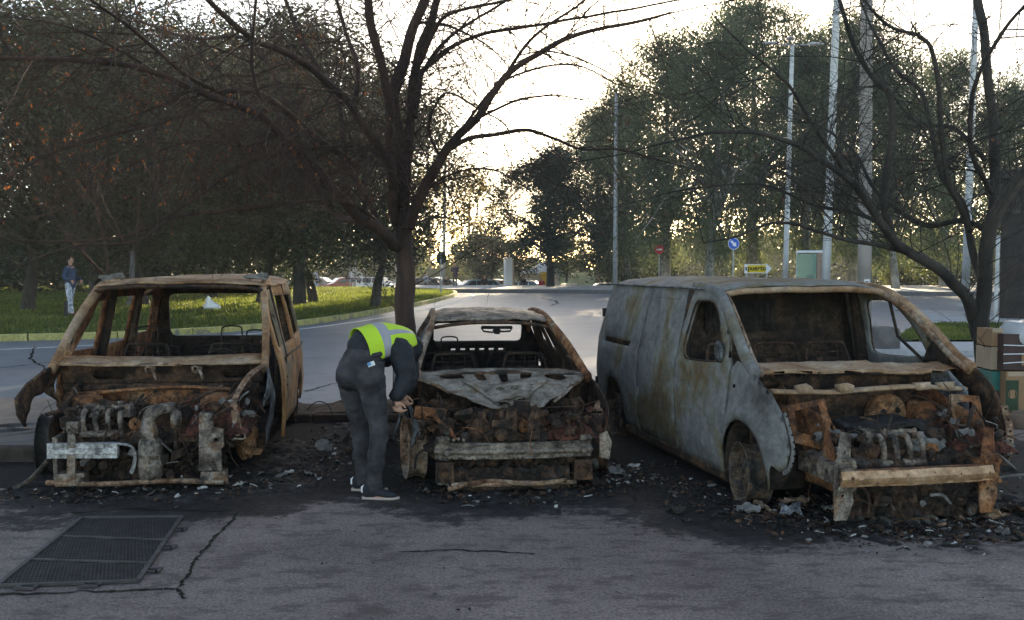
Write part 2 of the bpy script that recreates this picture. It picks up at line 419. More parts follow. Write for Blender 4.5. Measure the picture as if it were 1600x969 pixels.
# ---- painted lines
lpx = [(-300, 556), (0, 546), (200, 536), (400, 521), (500, 510.5), (600, 496), (680, 480.5), (725, 469), (739, 463.5), (735, 459.5), (715, 457)]
LP = [gnd(x, y, .004).xy for x, y in lpx]
strip('road_line', [p.xy for p in smooth_path([(p.x, p.y, 0) for p in LP], 6)], .17, .004, M['white_paint'])
strip('road_line', [gnd(x, y, .004).xy for x, y in ((940, 585), (985, 574), (1010, 568))], .14, .004, M['white_paint'])
M['tar'] = plain('crack_tar', (.012, .012, .013), .9)
def crack(name, px, wd, z, seg=14, amp=.06, mat='tar', lab=None):
    pts = []
    for a, b in zip(px, px[1:]):
        for k in range(seg): pts.append(gnd(a[0] + (b[0] - a[0]) * k / seg, a[1] + (b[1] - a[1]) * k / seg, z))
    pts.append(gnd(*px[-1], z))
    pts = [(p.x + amp * nv(p, 2.3, 1) + amp * .5 * nv(p, 13, 2), p.y + amp * nv(p, 2.3, 5) + amp * .5 * nv(p, 13, 7)) for p in pts]
    return strip(name, pts, wd, z, M[mat], jag=.95)
crack('road_crack', [(0, 575), (60, 568), (150, 560), (260, 552)], .04, .004)
crack('road_crack', [(55, 520+22), (48, 560), (70, 575), (60, 600)], .05, .004)
crack('road_crack', [(480, 612), (520, 600), (600, 596)], .03, .004)
crack('road_crack', [(860, 478), (872, 474), (868, 470), (845, 466)], .12, .004)
crack('road_crack', [(1390, 470), (1420, 480), (1400, 486)], .10, .004)
for k in range(7):
    y0 = 545 + k * 13
    crack('road_crack', [(120 + 60 * (k % 3), y0 + 12), (300, y0 + 5), (490 + 20 * (k % 2), y0)], .018, .004, amp=.05)
# ---- cracks and joints in the lot
M['joint'] = plain('mossy_joint', (.016, .017, .012), .95, var=.5, scale=20)
crack('lot_crack', [(375, 800), (345, 835), (318, 862), (300, 885), (276, 919), (292, 935)], .02, .008, mat='joint', amp=.04)
crack('lot_crack', [(276, 920), (230, 922), (150, 925), (0, 929)], .022, .008, mat='joint')
crack('lot_crack', [(90, 802), (200, 795), (330, 800), (372, 797)], .02, .008, mat='joint')
crack('lot_crack', [(620, 862), (700, 858), (760, 862), (830, 864)], .018, .008)
# ---- kerb strip between the lot and the road, with pavement to the left
sheet_poly('pavement', [(-14, 9.5), (-4.35, 9.5), (-4.3, 11.3), (-3.6, 12.9), (-14, 12.9)], .13, M['concrete_dark'], th=.13)
mb = MB(); mb.sheet([(-4.25, 11.9), (-2, 12.0), (6.3, 12.0), (9, 12.1), (9, 13.9), (6, 13.7), (-2.2, 13.1), (-4.2, 13.0)],
    lambda x, y: (x, y, .07 + .05 * nv((x, y, 0), 1.4) + .05 * nv((x, y, 4), 5)), step=.16)
tag(mb.build('verge', M['dirt'], smooth=True), kind='structure')
strip('kerb', [(x, 11.86) for x in [-3.9 + .8 * k for k in range(16)]], .16, 0.0, plain('scorched_kerb', (.04, .026, .02), .9, var=.5), h=.08, gap=.02)
strip('kerb', [(-14 + k, 9.42) for k in range(10)] + [(-4.35, 9.42)], .16, 0, plain('sooty_kerb', (.05, .038, .032), .9, var=.5), h=.135, gap=.02)
# ---- far pavement (raised) behind the road, with dark kerb
FP = [(-9, 74), (-4.2, 68.6), (0, 67.8), (8, 66.2), (20, 62), (36, 60), (75, 58), (90, 81), (-9, 81)]
sheet_poly('far_pavement', FP, .25, M['paving'], th=.26)
strip('kerb', [(-4.4, 68.4), (0, 67.6), (8, 66.0), (20, 61.8), (36, 59.8), (75, 57.8)], .25, .0, M['concrete_dark'], h=.24)
# ---- right side: pavement, grass patch
sheet_poly('pavement', [gnd(1365, 541).xy, gnd(1530, 541).xy, gnd(1700, 545).xy, gnd(1700, 556).xy, gnd(1365, 556).xy][::-1], .10, M['paving'], th=.1)
g4 = [gnd(1395, 539).xy, gnd(1425, 518).xy, gnd(1470, 511).xy, gnd(1640, 512).xy, gnd(1640, 540).xy]
mb = MB(); mb.sheet([(p.x, p.y) for p in g4], lambda x, y: (x, y, .12 + .03 * nv((x, y, 0), .8)), step=.7)
tag(mb.build('lawn_ground', M['lawn'], smooth=True), kind='structure')
sheet_poly('pavement', [gnd(1405, 486).xy, gnd(1450, 505).xy, gnd(1470, 510).xy, gnd(1700, 511).xy, gnd(1700, 494).xy], .06, M['paving'], th=.06)
# ---- grass blades
random.seed(5)
mb = MB()
def blades(n, region, zf, hh, fade):
    k = 0
    while k < n:
        x, y = region()
        z = zf(x, y)
        if z is None: continue
        h = hh * random.uniform(.5, 1.5); a = random.uniform(0, pi); dx, dy = cos(a) * .02 * fade, sin(a) * .02 * fade
        lx, ly = random.uniform(-.5, .5) * h, random.uniform(-.5, .5) * h
        mb.add([(x - dx, y - dy, z - .01), (x + dx, y + dy, z - .01), (x + lx, y + ly, z + h)], [(0, 1, 2)]); k += 1
def pin(x, y, L):
    c = False; j = len(L) - 1
    for i in range(len(L)):
        xi, yi = L[i]; xj, yj = L[j]
        if (yi > y) != (yj > y) and x < (xj - xi) * (y - yi) / (yj - yi) + xi: c = not c
        j = i
    return c
ISLt = [(p.x, p.y) for p in ISL]
def r1():
    Y = 24 + 48 * random.random() ** .9; px = random.uniform(-40, 720); return (px - 800) / FOC * Y, Y
blades(85000, r1, lambda x, y: mound(x, y) if pin(x, y, ISLt) and dist_kerb(x, y) > .15 else None, .10, 1.7)
G4 = [(p.x, p.y) for p in g4]
def r2(): return random.uniform(8, 20), random.uniform(22, 31)
blades(7000, r2, lambda x, y: .12 if pin(x, y, G4) else None, .06, 1.0)
M['blade'] = leafmat('grass_blade', (.06, .092, .018), (.17, .195, .045), .6)
tag(mb.build('grass', M['blade']), 'short green grass on the kerbed island and far right verge', 'grass', kind='stuff')

random.seed(9); mb = MB(); k = 0
while k < 900:
    x, y = r1()
    if not pin(x, y, ISLt): continue
    z = mound(x, y) + .05; a = random.uniform(0, pi); q = random.uniform(.03, .07); mb.add([(x - q * cos(a), y - q * sin(a), z), (x + q * .5 * sin(a), y - q * .5 * cos(a), z + .03), (x + q * cos(a), y + q * sin(a), z), (x - q * .5 * sin(a), y + q * .5 * cos(a), z + .02)], [(0, 1, 2, 3)]); k += 1
tag(mb.build('fallen_leaves', plain('dry_leaf', (.16, .08, .03), .8, var=.5)), 'dry brown leaves fallen on the kerbed lawn', 'leaves', kind='stuff')
# ================================================================ TREES
def barkmat(name, a, b, scale=6):
    t = NT(name); f = t.noise(scale, 8, .65, stretch=(1, 1, .18), dist=.5)
    c = t.ramp(f, [(.3, a), (.55, b), (.75, tuple(min(1, x * 1.5) for x in b))])
    c = t.mix(1.0, c, t.ramp(t.noise(1.3, 4), [(.35, .5), (.6, 1.1)]), 'MULTIPLY')
    t.bump(t.noise(scale * 2.2, 6, .7, stretch=(1, 1, .2)), .9, .03); return t.done(c, .9)
M['bark'] = barkmat('brown_bark', (.022, .014, .010), (.085, .050, .034))
M['bark_red'] = barkmat('reddish_bark', (.020, .011, .008), (.062, .034, .024))
M['bark_dark'] = barkmat('dark_bark', (.015, .013, .011), (.055, .045, .036))
M['bark_pale'] = barkmat('pale_bark', (.12, .11, .09), (.36, .34, .29), 3)
M['euc'] = leafmat('grey_green_leaf', (.05, .072, .034), (.13, .155, .078), .5)
M['oak'] = leafmat('dark_green_leaf', (.013, .022, .010), (.042, .056, .022), .25)
M['pine'] = leafmat('pine_leaf', (.014, .028, .013), (.035, .055, .024), .22)
M['yel'] = leafmat('yellow_leaf', (.22, .16, .03), (.40, .30, .08), .6)
M['bright'] = leafmat('sunny_leaf', (.07, .10, .02), (.20, .21, .05), .6)
M['rustleaf'] = leafmat('orange_brown_leaf', (.06, .026, .014), (.26, .09, .03), .45)

def leaves(mb, c, R, n, s, droop=.3, asp=.45, shell=.5, blob=None):
    c = V(c)
    for _ in range(n):
        d = V((random.gauss(0, 1), random.gauss(0, 1), random.gauss(0, 1))).normalized()
        rr = random.random() ** shell
        p = c + V((d.x * R[0], d.y * R[1], d.z * R[2])) * rr
        u = V((random.uniform(-1, 1), random.uniform(-1, 1), random.uniform(-.4, .4) - droop)).normalized()
        q = u.cross(V((random.uniform(-1, 1), random.uniform(-1, 1), random.uniform(-1, 1))))
        if q.length < .05: continue
        q.normalize(); L = s * random.uniform(.6, 1.4); W = L * asp * random.uniform(.7, 1.2)
        mb.v += [tuple(p), tuple(p + u * L * .5 + q * W * .5), tuple(p + u * L), tuple(p + u * L * .5 - q * W * .5)]
        k = len(mb.v) - 4; mb.f.append([k, k + 1, k + 2, k + 3]); mb.m.append(0)
def limb_to(mb, a, b, r0, r1, sag=.15, n=5, wob=.12):
    a, b = V(a), V(b); L = (b - a).length; P = []
    for i in range(n + 1):
        t = i / n; p = a.lerp(b, t); p.z += sin(t * pi) * L * sag
        p += V((nv(p, .9, L), nv(p, .9, L + 4), 0)) * wob * L * sin(t * pi); P.append(p)
    mb.tube(P, [r0 + (r1 - r0) * i / n for i in range(n + 1)], 7)
    return P
def crown_tree(name, H, W, base, nl, ncl, nleaf, s, leaf, bark, r=.25, droop=.3, clump=.22, fork=.35, stretch=1.0, top=1.0, dens=.5, seed=1, asp=.45, lean=0):
    """tree in local coords: returns root Empty with trunk (with limbs) and crown"""
    random.seed(seed)
    root = empty(name); tk = MB(); cr = MB()
    fz = H * fork; tr = [(0, 0, -.3), (lean * .3, 0, fz * .5), (lean * .6 + nv((seed, 1, 2)) * .3, .1, fz), (lean + nv((seed, 5, 2)) * .5, 0, H * .8)]
    tk.tube(smooth_path(tr, 4), [r * 1.25, r * 1.1] + [r * (1 - .07 * k) for k in range(11)], 9)
    for k in range(ncl):
        a = 2 * pi * (k * .618 + random.uniform(-.08, .08)); t = (k + .5) / ncl
        z = base + (H - base) * (t ** .8); prof = sin(min(1, max(.05, ((z - base) / (H - base)) ** .8 * .86 + .12)) * pi) ** .65
        rad = W * .5 * prof * (random.uniform(.45, .95) if k % 3 else random.uniform(0, .4))
        c = V((cos(a) * rad + lean * z / H, sin(a) * rad, z + random.uniform(-.3, .3)))
        R = W * clump * random.uniform(.7, 1.25)
        if k < nl * 3 and k % 2 == 0:
            limb_to(tk, (lean * .6, 0, fz * random.uniform(.7, 1.25)), c, r * .45, r * .08)
        leaves(cr, c, (R, R, R * stretch), int(nleaf / ncl), s, droop, asp, dens)
        for q in range(3):
            d = V((random.gauss(0, 1), random.gauss(0, 1), random.gauss(0, .8))).normalized() * R * 1.1
            leaves(cr, c + d, (R * .4, R * .4, R * .45 * stretch), int(nleaf / ncl * .12), s, droop, asp, dens)
    tk.build('trunk', bark, root, smooth=True); cr.build('crown', leaf, root)
    return root
used = {}
def plant(key, make, loc, rz, s, label, cat='tree', group=None, sz=None):
    if key not in used: o = make(); used[key] = o
    else: o = copy_tree(used[key])
    o.location = loc; o.rotation_euler = (0, 0, rz); o.scale = (s, s, sz or s)
    for k in ('group',):
        if k in o.keys(): del o[k]
    tag(o, label, cat, group); return o
mk_oak = lambda: crown_tree('evergreen_tree', 10, 11, 2.4, 8, 78, 40000, .15, M['oak'], M['bark_dark'], .24, .25, .135, .3, seed=3)
mk_oak2 = lambda: crown_tree('evergreen_tree', 9, 9, 1.9, 8, 60, 34000, .15, M['oak'], M['bark_dark'], .22, .25, .145, .25, seed=8, lean=.9)
mk_euc = lambda: crown_tree('eucalyptus_tree', 18, 14.5, 2.5, 16, 96, 44000, .23, M['euc'], M['bark_pale'], .40, .75, .105, .33, 1.25, seed=21, asp=.34, dens=.6)
mk_euc2 = lambda: crown_tree('eucalyptus_tree', 16.5, 13, 2.0, 16, 84, 38000, .22, M['euc'], M['bark_pale'], .28, .75, .11, .4, 1.3, seed=27, asp=.34, dens=.6, lean=1.2)
mk_pine = lambda: crown_tree('pine_tree', 7.4, 8.8, 1.9, 10, 80, 42000, .17, M['pine'], M['bark_dark'], .24, -.1, .11, .3, .7, seed=31, asp=.3)
mk_yel = lambda: crown_tree('autumn_tree', 10, 6, 2.5, 12, 26, 3600, .24, M['yel'], M['bark_pale'], .18, .3, .16, .3, 1.2, seed=41)
mk_small = lambda: crown_tree('small_tree', 4.6, 4.6, 1.7, 6, 16, 9000, .17, M['pine'], M['bark_dark'], .11, .1, .2, .35, .8, seed=51)
mk_bright = lambda: crown_tree('leafy_tree', 6, 5, 1.2, 8, 20, 8000, .2, M['bright'], M['bark_dark'], .14, .3, .2, .3, 1, seed=61)
def T(px, Y, zb=0.0):
    return ((px - 800) / FOC * Y, Y, zb)
# left evergreen grove on the island
LEFT = [(-130, 30, 1.05, 'o'), (40, 33, 1.0, 'p'), (150, 40, 1.15, 'o'), (228, 37, .95, 'p'), (330, 46, 1.15, 'o'), (405, 41, 1.0, 'p'), (468, 40, 1.08, 'o'), (492, 43, .95, 'p'), (400, 60, 1.25, 'o'), (585, 41, .95, 'p'), (420, 76, 1.4, 'o')]
nm = ['leftmost evergreen at the picture edge, cut off by the frame', 'evergreen behind the standing man in blue at the far left', 'tall evergreen between the man in blue and the rusty van roof',
      'leaning evergreen directly above the left edge of the rusty van roof', 'big evergreen rising behind the middle of the rusty van roof', 'leaning evergreen trunk just right above the rusty van',
      'thick forked evergreen trunk on the lawn, nearest the parked cars', 'leaning evergreen crossing the thick forked trunk on the lawn', 'tall evergreen farther back behind the rusty van right pillar',
      'evergreen whose crown hangs behind the bare central tree trunk', 'farthest evergreen of the grove, above the red and white parked cars']
for i, (px, Y, s, k) in enumerate(LEFT):
    x, y, z = T(px, Y); z = mound(x, y) - .05 if pin(x, y, ISLt) else 0
    plant('L' + k, mk_oak if k == 'o' else mk_oak2, (x, y, z), i * 1.3, s, nm[i], group='evergreen trees of the grove on the lawn')
EUC = [(935, 94, .9, 'e', 'leftmost eucalyptus of the tall row, behind the dark pine'), (985, 86, 1.02, 'f', 'eucalyptus directly behind the slender lamp post'), (1040, 76, 1.0, 'e', 'eucalyptus whose high crown hides the low sun'),
       (1105, 66, 1.0, 'f', 'eucalyptus with a pale forked trunk left of the blue arrow sign'), (1175, 74, 1.12, 'e', 'eucalyptus behind the yellow direction sign'), (1255, 70, .98, 'f', 'eucalyptus behind the glass phone booth'),
       (1330, 74, 1.05, 'e', 'eucalyptus behind the thick concrete column'), (1400, 70, .95, 'f', 'eucalyptus right of the thick concrete column'), (1475, 76, .92, 'e', 'eucalyptus seen through the fork of the bare right tree'),
       (1560, 72, .85, 'f', 'eucalyptus just above the dark building roof'), (1650, 74, .85, 'e', 'rightmost eucalyptus, at the picture edge over the dark building')]
for i, (px, Y, s, k, lb) in enumerate(EUC):
    plant('E' + k, mk_euc if k == 'e' else mk_euc2, T(px, Y, -.7 if Y > 82 else .2), i * 2.1 + .4, s, lb, group='eucalyptus row beyond the road')
plant('P', mk_pine, T(860, 76, .2), .6, 1.3, 'broad dark pine beyond the road right of the white pillar', 'tree')
plant('Y', mk_yel, T(672, 120, -.7), .3, 1.35, 'sparse tree with yellow leaves right of the bare central trunk', 'tree')
plant('Y', mk_yel, T(735, 124, -.7), 2.0, 1.35, 'sparse yellow-leaved tree behind the person standing on the far pavement', 'tree')
plant('S', mk_small, T(750, 90, -.6), .3, 1.05, 'small round dark tree above the parked teal car', 'tree')
plant('S', mk_small, T(770, 94, -.6), 1.9, 1.1, 'small dark tree just left of the white pillar', 'tree')
plant('S', mk_small, T(812, 92, -.6), 3.1, 1.0, 'small dark tree just right of the white pillar', 'tree')
plant('S', mk_small, T(885, 98, -.6), 4.1, 1.05, 'small thin tree by the pale green wall right of the pine trunk', 'tree')
plant('S', mk_small, T(950, 90, -.6), 5.1, 1.25, 'dark bushy tree left of the slender lamp post foot', 'tree')
for i, (px, Y, s, lb) in enumerate([(250, 62, .8, 'sunny green tree glimpsed over the left end of the rusty van roof'), (320, 70, .8, 'sunny green tree glimpsed over the middle of the rusty van roof'), (585, 98, .9, 'sunny yellow-green tree behind the white camper'), (640, 110, .9, 'sunny tree immediately right of the bare central trunk'),
        (715, 112, .8, 'low sunny tree behind the person on the far pavement'), (1395, 84, .8, 'sunlit bush right of the concrete column foot'), (1465, 88, .85, 'sunlit bush under the fork of the bare right tree'), (1170, 96, .7, 'dim green bush behind the yellow direction sign'), (1040, 96, .75, 'dim green bush behind the red round sign')]):
    plant('B', mk_bright, T(px, Y, -.6 if Y > 82 else 0.1), i * 1.7, s, lb, 'tree')
# far-off woodland belt reading as one mass
random.seed(77); mb = MB()
for k in range(300):
    px = random.uniform(-250, 1850)
    if 640 < px < 985: h = random.uniform(2.2, 3.4)
    elif px < 640: h = random.uniform(5, 9)
    else: h = random.uniform(5, 8)
    Y = random.uniform(125, 150); c = V(T(px, Y, -.8 + h * .5)); leaves(mb, c, (h * .9, 3, h * .66), 620, .55, .1, .7, .7)
M['far'] = leafmat('haze_pale_leaf', (.05, .075, .035), (.13, .15, .07), .4)  # leaf green lightened to imitate haze over the distance
tag(mb.build('woodland', M['far']), 'dense green wood behind the parked cars and the tall trees', 'wood', kind='stuff')
random.seed(78); mb = MB()
for k in range(60):
    px = random.uniform(-300, 420); Y = random.uniform(52, 64); h = random.uniform(3, 8)
    leaves(mb, V(T(px, Y, h * .55)), (h * .7, 2.5, h * .6), 700, .28, .1, .6, .7)
for k in range(36):
    px = random.uniform(960, 1640); Y = random.uniform(84, 96); h = random.uniform(1.6, 4)
    leaves(mb, V(T(px, Y, h * .4 - .5)), (h * .9, 2, h * .6), 420, .26, .1, .6, .7)
tag(mb.build('undergrowth', M['oak']), 'dark undergrowth filling the space between the tree trunks', 'undergrowth', kind='stuff')

# ---------------------------------------------------------------- bare trees traced limb by limb
def twig(mb, p, d, L, r, lvl, lf=None, lp=0, droop=.0, bend=.25, kids=(4, 6)):
    n = 5 if lvl < 2 else 4; P = [V(p)]; d = V(d); d.z = abs(d.z) + .25 if p[2] < 2.7 else d.z; d.normalize(); R = [r]
    ax = V((random.gauss(0, 1), random.gauss(0, 1), random.gauss(0, .5))).normalized() * bend
    for i in range(n):
        d = (d + ax * .45 + V((random.uniform(-.16, .16), random.uniform(-.16, .16), random.uniform(-.14, .14) - droop))).normalized()
        P.append(P[-1] + d * L / n); R.append(r * (1 - (i + 1) / n * .75))
    mb.tube(P, R, 5 if r > .012 else 3, cap=False)
    if lvl > 0:
        for k in range(random.randint(*kids)):
            i = random.randint(1, n - 1); t = (P[i + 1] - P[i]).normalized() if i < n else d
            q = t.orthogonal().normalized(); q.rotate(Matrix.Rotation(random.uniform(0, 2 * pi), 3, t))
            twig(mb, P[i].lerp(P[i + 1], random.random()), t * random.uniform(.5, .9) + q * .7, L * random.uniform(.4, .68), R[i] * .55, lvl - 1, lf, lp, droop, bend, kids)
    if lf is not None and lvl <= 1:
        for k in range(4):
            if random.random() < lp:
                q = P[random.randint(1, n)]; leaves(lf, q, (.06, .06, .08), random.randint(2, 5), .04, .8, .5, .5)
def traced(Y0, limbs, mb, tw, lf, dens=1.0, tl=1.0, leafp=lambda p: 0, droop=.05, lift=.0, rk=.68):
    for path, r, dy in limbs:
        n = len(path); P = []; R = []
        for i, (x, y) in enumerate(path):
            t = i / (n - 1); Y = Y0 + dy[0] + (dy[1] - dy[0]) * t; P.append(at(x, y, Y)); R.append((r[0] + (r[1] - r[0]) * t) * rk / FOC * Y)
        S_ = smooth_path(P, 5); m = len(S_); RR = []
        for i in range(m):
            t = i / (m - 1) * (n - 1); k = min(int(t), n - 2); RR.append((R[k] + (R[k + 1] - R[k]) * (t - k)) * (1 + .13 * nv(S_[i], 3.3)))
        S_ = [p + V((nv(p, 2.2, 1), nv(p, 2.2, 7), nv(p, 2.2, 13))) * min(.05, RR[i] * .8) * (1 if 0 < i < m - 1 else 0) for i, p in enumerate(S_)]
        mb.tube(S_, RR, 10 if RR[0] > .05 else 7)
        length = sum((b - a).length for a, b in zip(S_, S_[1:])); cnt = int(length * 4.2 * dens)
        for k in range(cnt):
            i = int(random.uniform(.12, 1) * (m - 1)); i = min(i, m - 2); t = (S_[i + 1] - S_[i]).normalized()
            q = t.orthogonal().normalized(); q.rotate(Matrix.Rotation(random.uniform(0, 2 * pi), 3, t))
            d = t * random.uniform(.1, .9) + q * .9 + V((0, 0, lift)); p = S_[i]
            twig(tw, p, d, tl * random.uniform(.5, 1.5), min(RR[i] * .45, .009), 2 if random.random() < .8 else 1, lf, leafp(p), droop)
        twig(tw, S_[-1], S_[-1] - S_[-2], tl * 1.3, RR[-1] * .9, 2, lf, leafp(S_[-1]), droop)
random.seed(99)
root = empty('bare_tree', at(632, 640, 12.7) * V((1, 1, 0)) if False else (0, 0, 0), label='big bare tree with spreading limbs rising between the rusty van and the small burnt car', cat='tree')
tk, tw, lf = MB(), MB(), MB(); Y0 = 12.7
CEN = [
 ([(629, 655), (631, 560), (633, 480), (634, 420), (632, 360), (629, 325), (628, 277), (620, 200), (618, 149), (633, 89), (653, 35), (667, -10), (680, -50)], (26, 9), (0, .3)),
 ([(638, 358), (646, 332), (662, 303), (687, 248), (715, 215), (745, 185), (790, 120), (848, 79), (907, 52), (1000, 33), (1050, 20)], (15, 2.5), (0, -.8)),
 ([(705, 232), (740, 216), (776, 210), (826, 204), (871, 218), (910, 233), (965, 234), (1030, 250)], (6.5, 1.5), (-.2, .8)),
 ([(634, 350), (634, 277), (643, 163), (653, 104), (675, 30), (690, -15), (700, -60)], (14, 7), (0, .8)),
 ([(622, 350), (613, 317), (610, 230), (607, 158), (591, 84), (575, 15), (568, -40)], (13, 9), (.1, -.6)),
 ([(620, 385), (596, 362), (560, 338), (524, 297), (484, 253), (440, 210), (400, 175), (327, 150), (245, 113), (136, 95), (0, 91), (-60, 85)], (15, 4), (0, -4.2)),
 ([(616, 300), (600, 245), (549, 168), (499, 119), (450, 84), (391, 59), (318, -5), (280, -50)], (11, 5), (0, -3.2)),
 ([(560, 260), (504, 223), (450, 178), (400, 144), (336, 141), (281, 109), (200, 41), (136, -5)], (9, 3.5), (-.5, -4.0)),
 ([(409, 156), (396, 110), (395, 77), (400, 0), (405, -40)], (5, 3), (-2.6, -3.0)),
 ([(613, 262), (580, 235), (539, 228), (464, 236), (386, 254), (318, 300), (227, 358), (136, 377), (0, 375)], (6, 2), (0, -3.5)),
 ([(617, 385), (580, 340), (549, 318), (500, 313), (373, 327), (273, 340), (213, 377), (110, 386), (20, 420)], (7, 1.8), (0, -4.0)),
 ([(648, 183), (655, 130), (663, 109), (707, 72), (757, 54), (821, 42), (895, 30), (980, 15), (1060, 0)], (7, 2), (0, 1.2)),
 ([(655, 100), (680, 45), (707, 20), (776, 5), (850, -15)], (6, 2.5), (0, -1.4)),
 ([(690, 250), (670, 200), (690, 150), (712, 149), (747, 171), (790, 195), (800, 240)], (4, 1.2), (-.2, -1.0)),
 ([(745, 185), (800, 160), (850, 150), (880, 150), (930, 160)], (3.6, 1.2), (-.4, -1.6)),
 ([(560, 345), (520, 330), (470, 250), (430, 120), (380, 60), (300, 60), (180, 20)], (8, 2.5), (-.2, 2.0)),
 ([(549, 168), (560, 110), (540, 50), (520, -20)], (6, 4), (-1.0, -.5)),
 ([(640, 250), (690, 280), (717, 337), (726, 372)], (2.6, 1.0), (0, .5)),
 ([(597, 362), (560, 290), (540, 240), (525, 150), (470, 60), (440, -20)], (9, 4), (.1, 1.8)),
 ([(700, 240), (760, 150), (820, 112), (900, 102), (960, 130)], (4, 1.2), (-.2, 1.4)),
 ([(790, 120), (830, 60), (900, 10), (940, -20)], (4.5, 2), (-.4, -1.2)),
 ([(663, 109), (700, 60), (760, 20), (830, -20)], (5, 2), (.3, 1.8)),
 ([(668, 295), (710, 270), (770, 265), (830, 300)], (3.5, 1), (0, -1.0)),
 ([(848, 79), (900, 90), (960, 120), (1000, 160)], (2.6, 1), (-.6, -1.2)),
 ([(653, 35), (700, 40), (760, 70), (800, 110)], (4, 1.2), (.4, -.8)),
 ([(245, 113), (180, 75), (100, 40), (0, 25)], (4, 1.5), (-2.8, -4.6)),
 ([(327, 150), (260, 190), (150, 215), (60, 250), (-20, 300)], (4.5, 1.6), (-2.4, -4.4)),
 ([(440, 210), (380, 230), (300, 220), (200, 260), (90, 330), (0, 345)], (5, 1.5), (-1.6, -1.0)),
 ([(100, 372), (125, 390), (150, 418), (172, 440)], (3, 4), (-3.1, -2.2)),
]
def lp(p):
    px = 800 + p.x / p.y * FOC
    return .022 if px < 200 else (.012 if px < 520 else .001)
traced(Y0, CEN, tk, tw, lf, 2.2, 1.35, lp, .03)
tk.build('trunk', M['bark_red'], root, smooth=True); tw.build('twigs', M['bark_red'], root); lf.build('leaves', M['rustleaf'], root)
root = empty('bare_tree', label='bare tree with low forked trunk rising behind the grey van by the boxes', cat='tree')
tk, tw, lf = MB(), MB(), MB(); Y0 = 13.2
RGT = [
 ([(1536, 640), (1536, 560), (1537, 480), (1541, 400), (1556, 330), (1600, 267), (1650, 200)], (17, 9), (0, -.8)),
 ([(1541, 400), (1552, 330), (1556, 250), (1555, 198), (1541, 99), (1527, 0), (1520, -50)], (10, 7), (0, .4)),
 ([(1532, 530), (1520, 490), (1500, 455), (1475, 426), (1415, 391), (1375, 347), (1336, 287), (1286, 253), (1242, 223), (1177, 208), (1113, 208), (1030, 225)], (12, 2), (0, -2.2)),
 ([(1535, 440), (1520, 400), (1504, 317), (1475, 277), (1460, 233), (1442, 149), (1400, 110), (1360, 40)], (7, 2.5), (0, .8)),
 ([(1515, 360), (1500, 320), (1480, 280), (1470, 188), (1460, 89), (1440, 59), (1390, 40), (1340, -10)], (6, 2.5), (0, -1.2)),
 ([(1400, 386), (1388, 350), (1381, 307), (1393, 168), (1361, 119), (1331, 64), (1311, 0), (1300, -40)], (7, 3), (-.6, -1.4)),
 ([(1430, 398), (1390, 388), (1331, 377), (1296, 367), (1217, 347), (1150, 370), (1100, 380)], (5, 1.3), (-.5, -2.2)),
 ([(1548, 300), (1519, 240), (1519, 149), (1560, 60), (1600, 10)], (5, 3), (0, -1.6)),
 ([(1556, 330), (1590, 330), (1630, 300)], (6, 3), (0, .8)),
 ([(1336, 287), (1280, 210), (1230, 130), (1170, 80), (1120, 30)], (4.5, 1.4), (-1.1, -2.2)),
 ([(1375, 347), (1330, 330), (1270, 320), (1200, 290), (1120, 290), (1050, 300)], (4, 1.2), (-.9, .8)),
 ([(1545, 360), (1500, 345), (1440, 350), (1370, 300), (1330, 230), (1250, 180)], (6, 1.6), (0, 1.6)),
 ([(1539, 250), (1490, 200), (1430, 190), (1380, 130)], (5, 1.6), (.1, 1.3)),
]
traced(Y0, RGT, tk, tw, lf, 2.1, 1.35, lambda p: .001, .02, rk=.9)
tk.build('trunk', M['bark_dark'], root, smooth=True); tw.build('twigs', M['bark_dark'], root); lf.build('leaves', M['rustleaf'], root)
# ================================================================ BURNT VEHICLES (local: x to picture right, y to the rear, z up)
rnd = random.uniform
M['bracket'] = burnt('scorched_bracket', [(.3, (.05, .035, .025)), (.42, (.14, .10, .08)), (.52, (.26, .215, .175)), (.62, (.18, .09, .045)), (.75, (.27, .23, .185))], scale=5, black=.40, ash_amt=.70, metal=.2, rough=.65)
M['steel'] = burnt('scorched_steel_wheel', [(.3, (.03, .025, .022)), (.45, (.07, .06, .055)), (.55, (.14, .085, .05)), (.7, (.10, .09, .085)), (.8, (.2, .12, .07))], scale=9, black=.40, ash_amt=.72)
def lerp(a, b, t): return a + (b - a) * t
def pl(pts, t):
    """piecewise linear lookup"""
    if t <= pts[0][0]: return pts[0][1]
    for (a, b), (c, d) in zip(pts, pts[1:]):
        if t <= c: return lerp(b, d, (t - a) / (c - a))
    return pts[-1][1]
def circ(cx, cy, r, n=20, ry=None, a0=0): return [(cx + r * cos(a0 + 2 * pi * k / n), cy + (ry or r) * sin(a0 + 2 * pi * k / n)) for k in range(n)]
def rrect(x0, y0, x1, y1, r=.03, n=4):
    out = []
    for cx, cy, a in ((x1 - r, y1 - r, 0), (x0 + r, y1 - r, 90), (x0 + r, y0 + r, 180), (x1 - r, y0 + r, 270)):
        for k in range(n + 1):
            t = radians(a + 90 * k / n); out.append((cx + r * cos(t), cy + r * sin(t)))
    return out
def arch(cy, cz, r, z0, n=14):
    """wheel arch cut points from front to rear (y,z) at height z0"""
    a0 = math.asin((z0 - cz) / r); out = []
    for k in range(n + 1):
        a = pi - a0 + (a0 - (pi - a0)) * k / n
        out.append((cy + r * cos(a), cz + r * sin(a)))
    return out
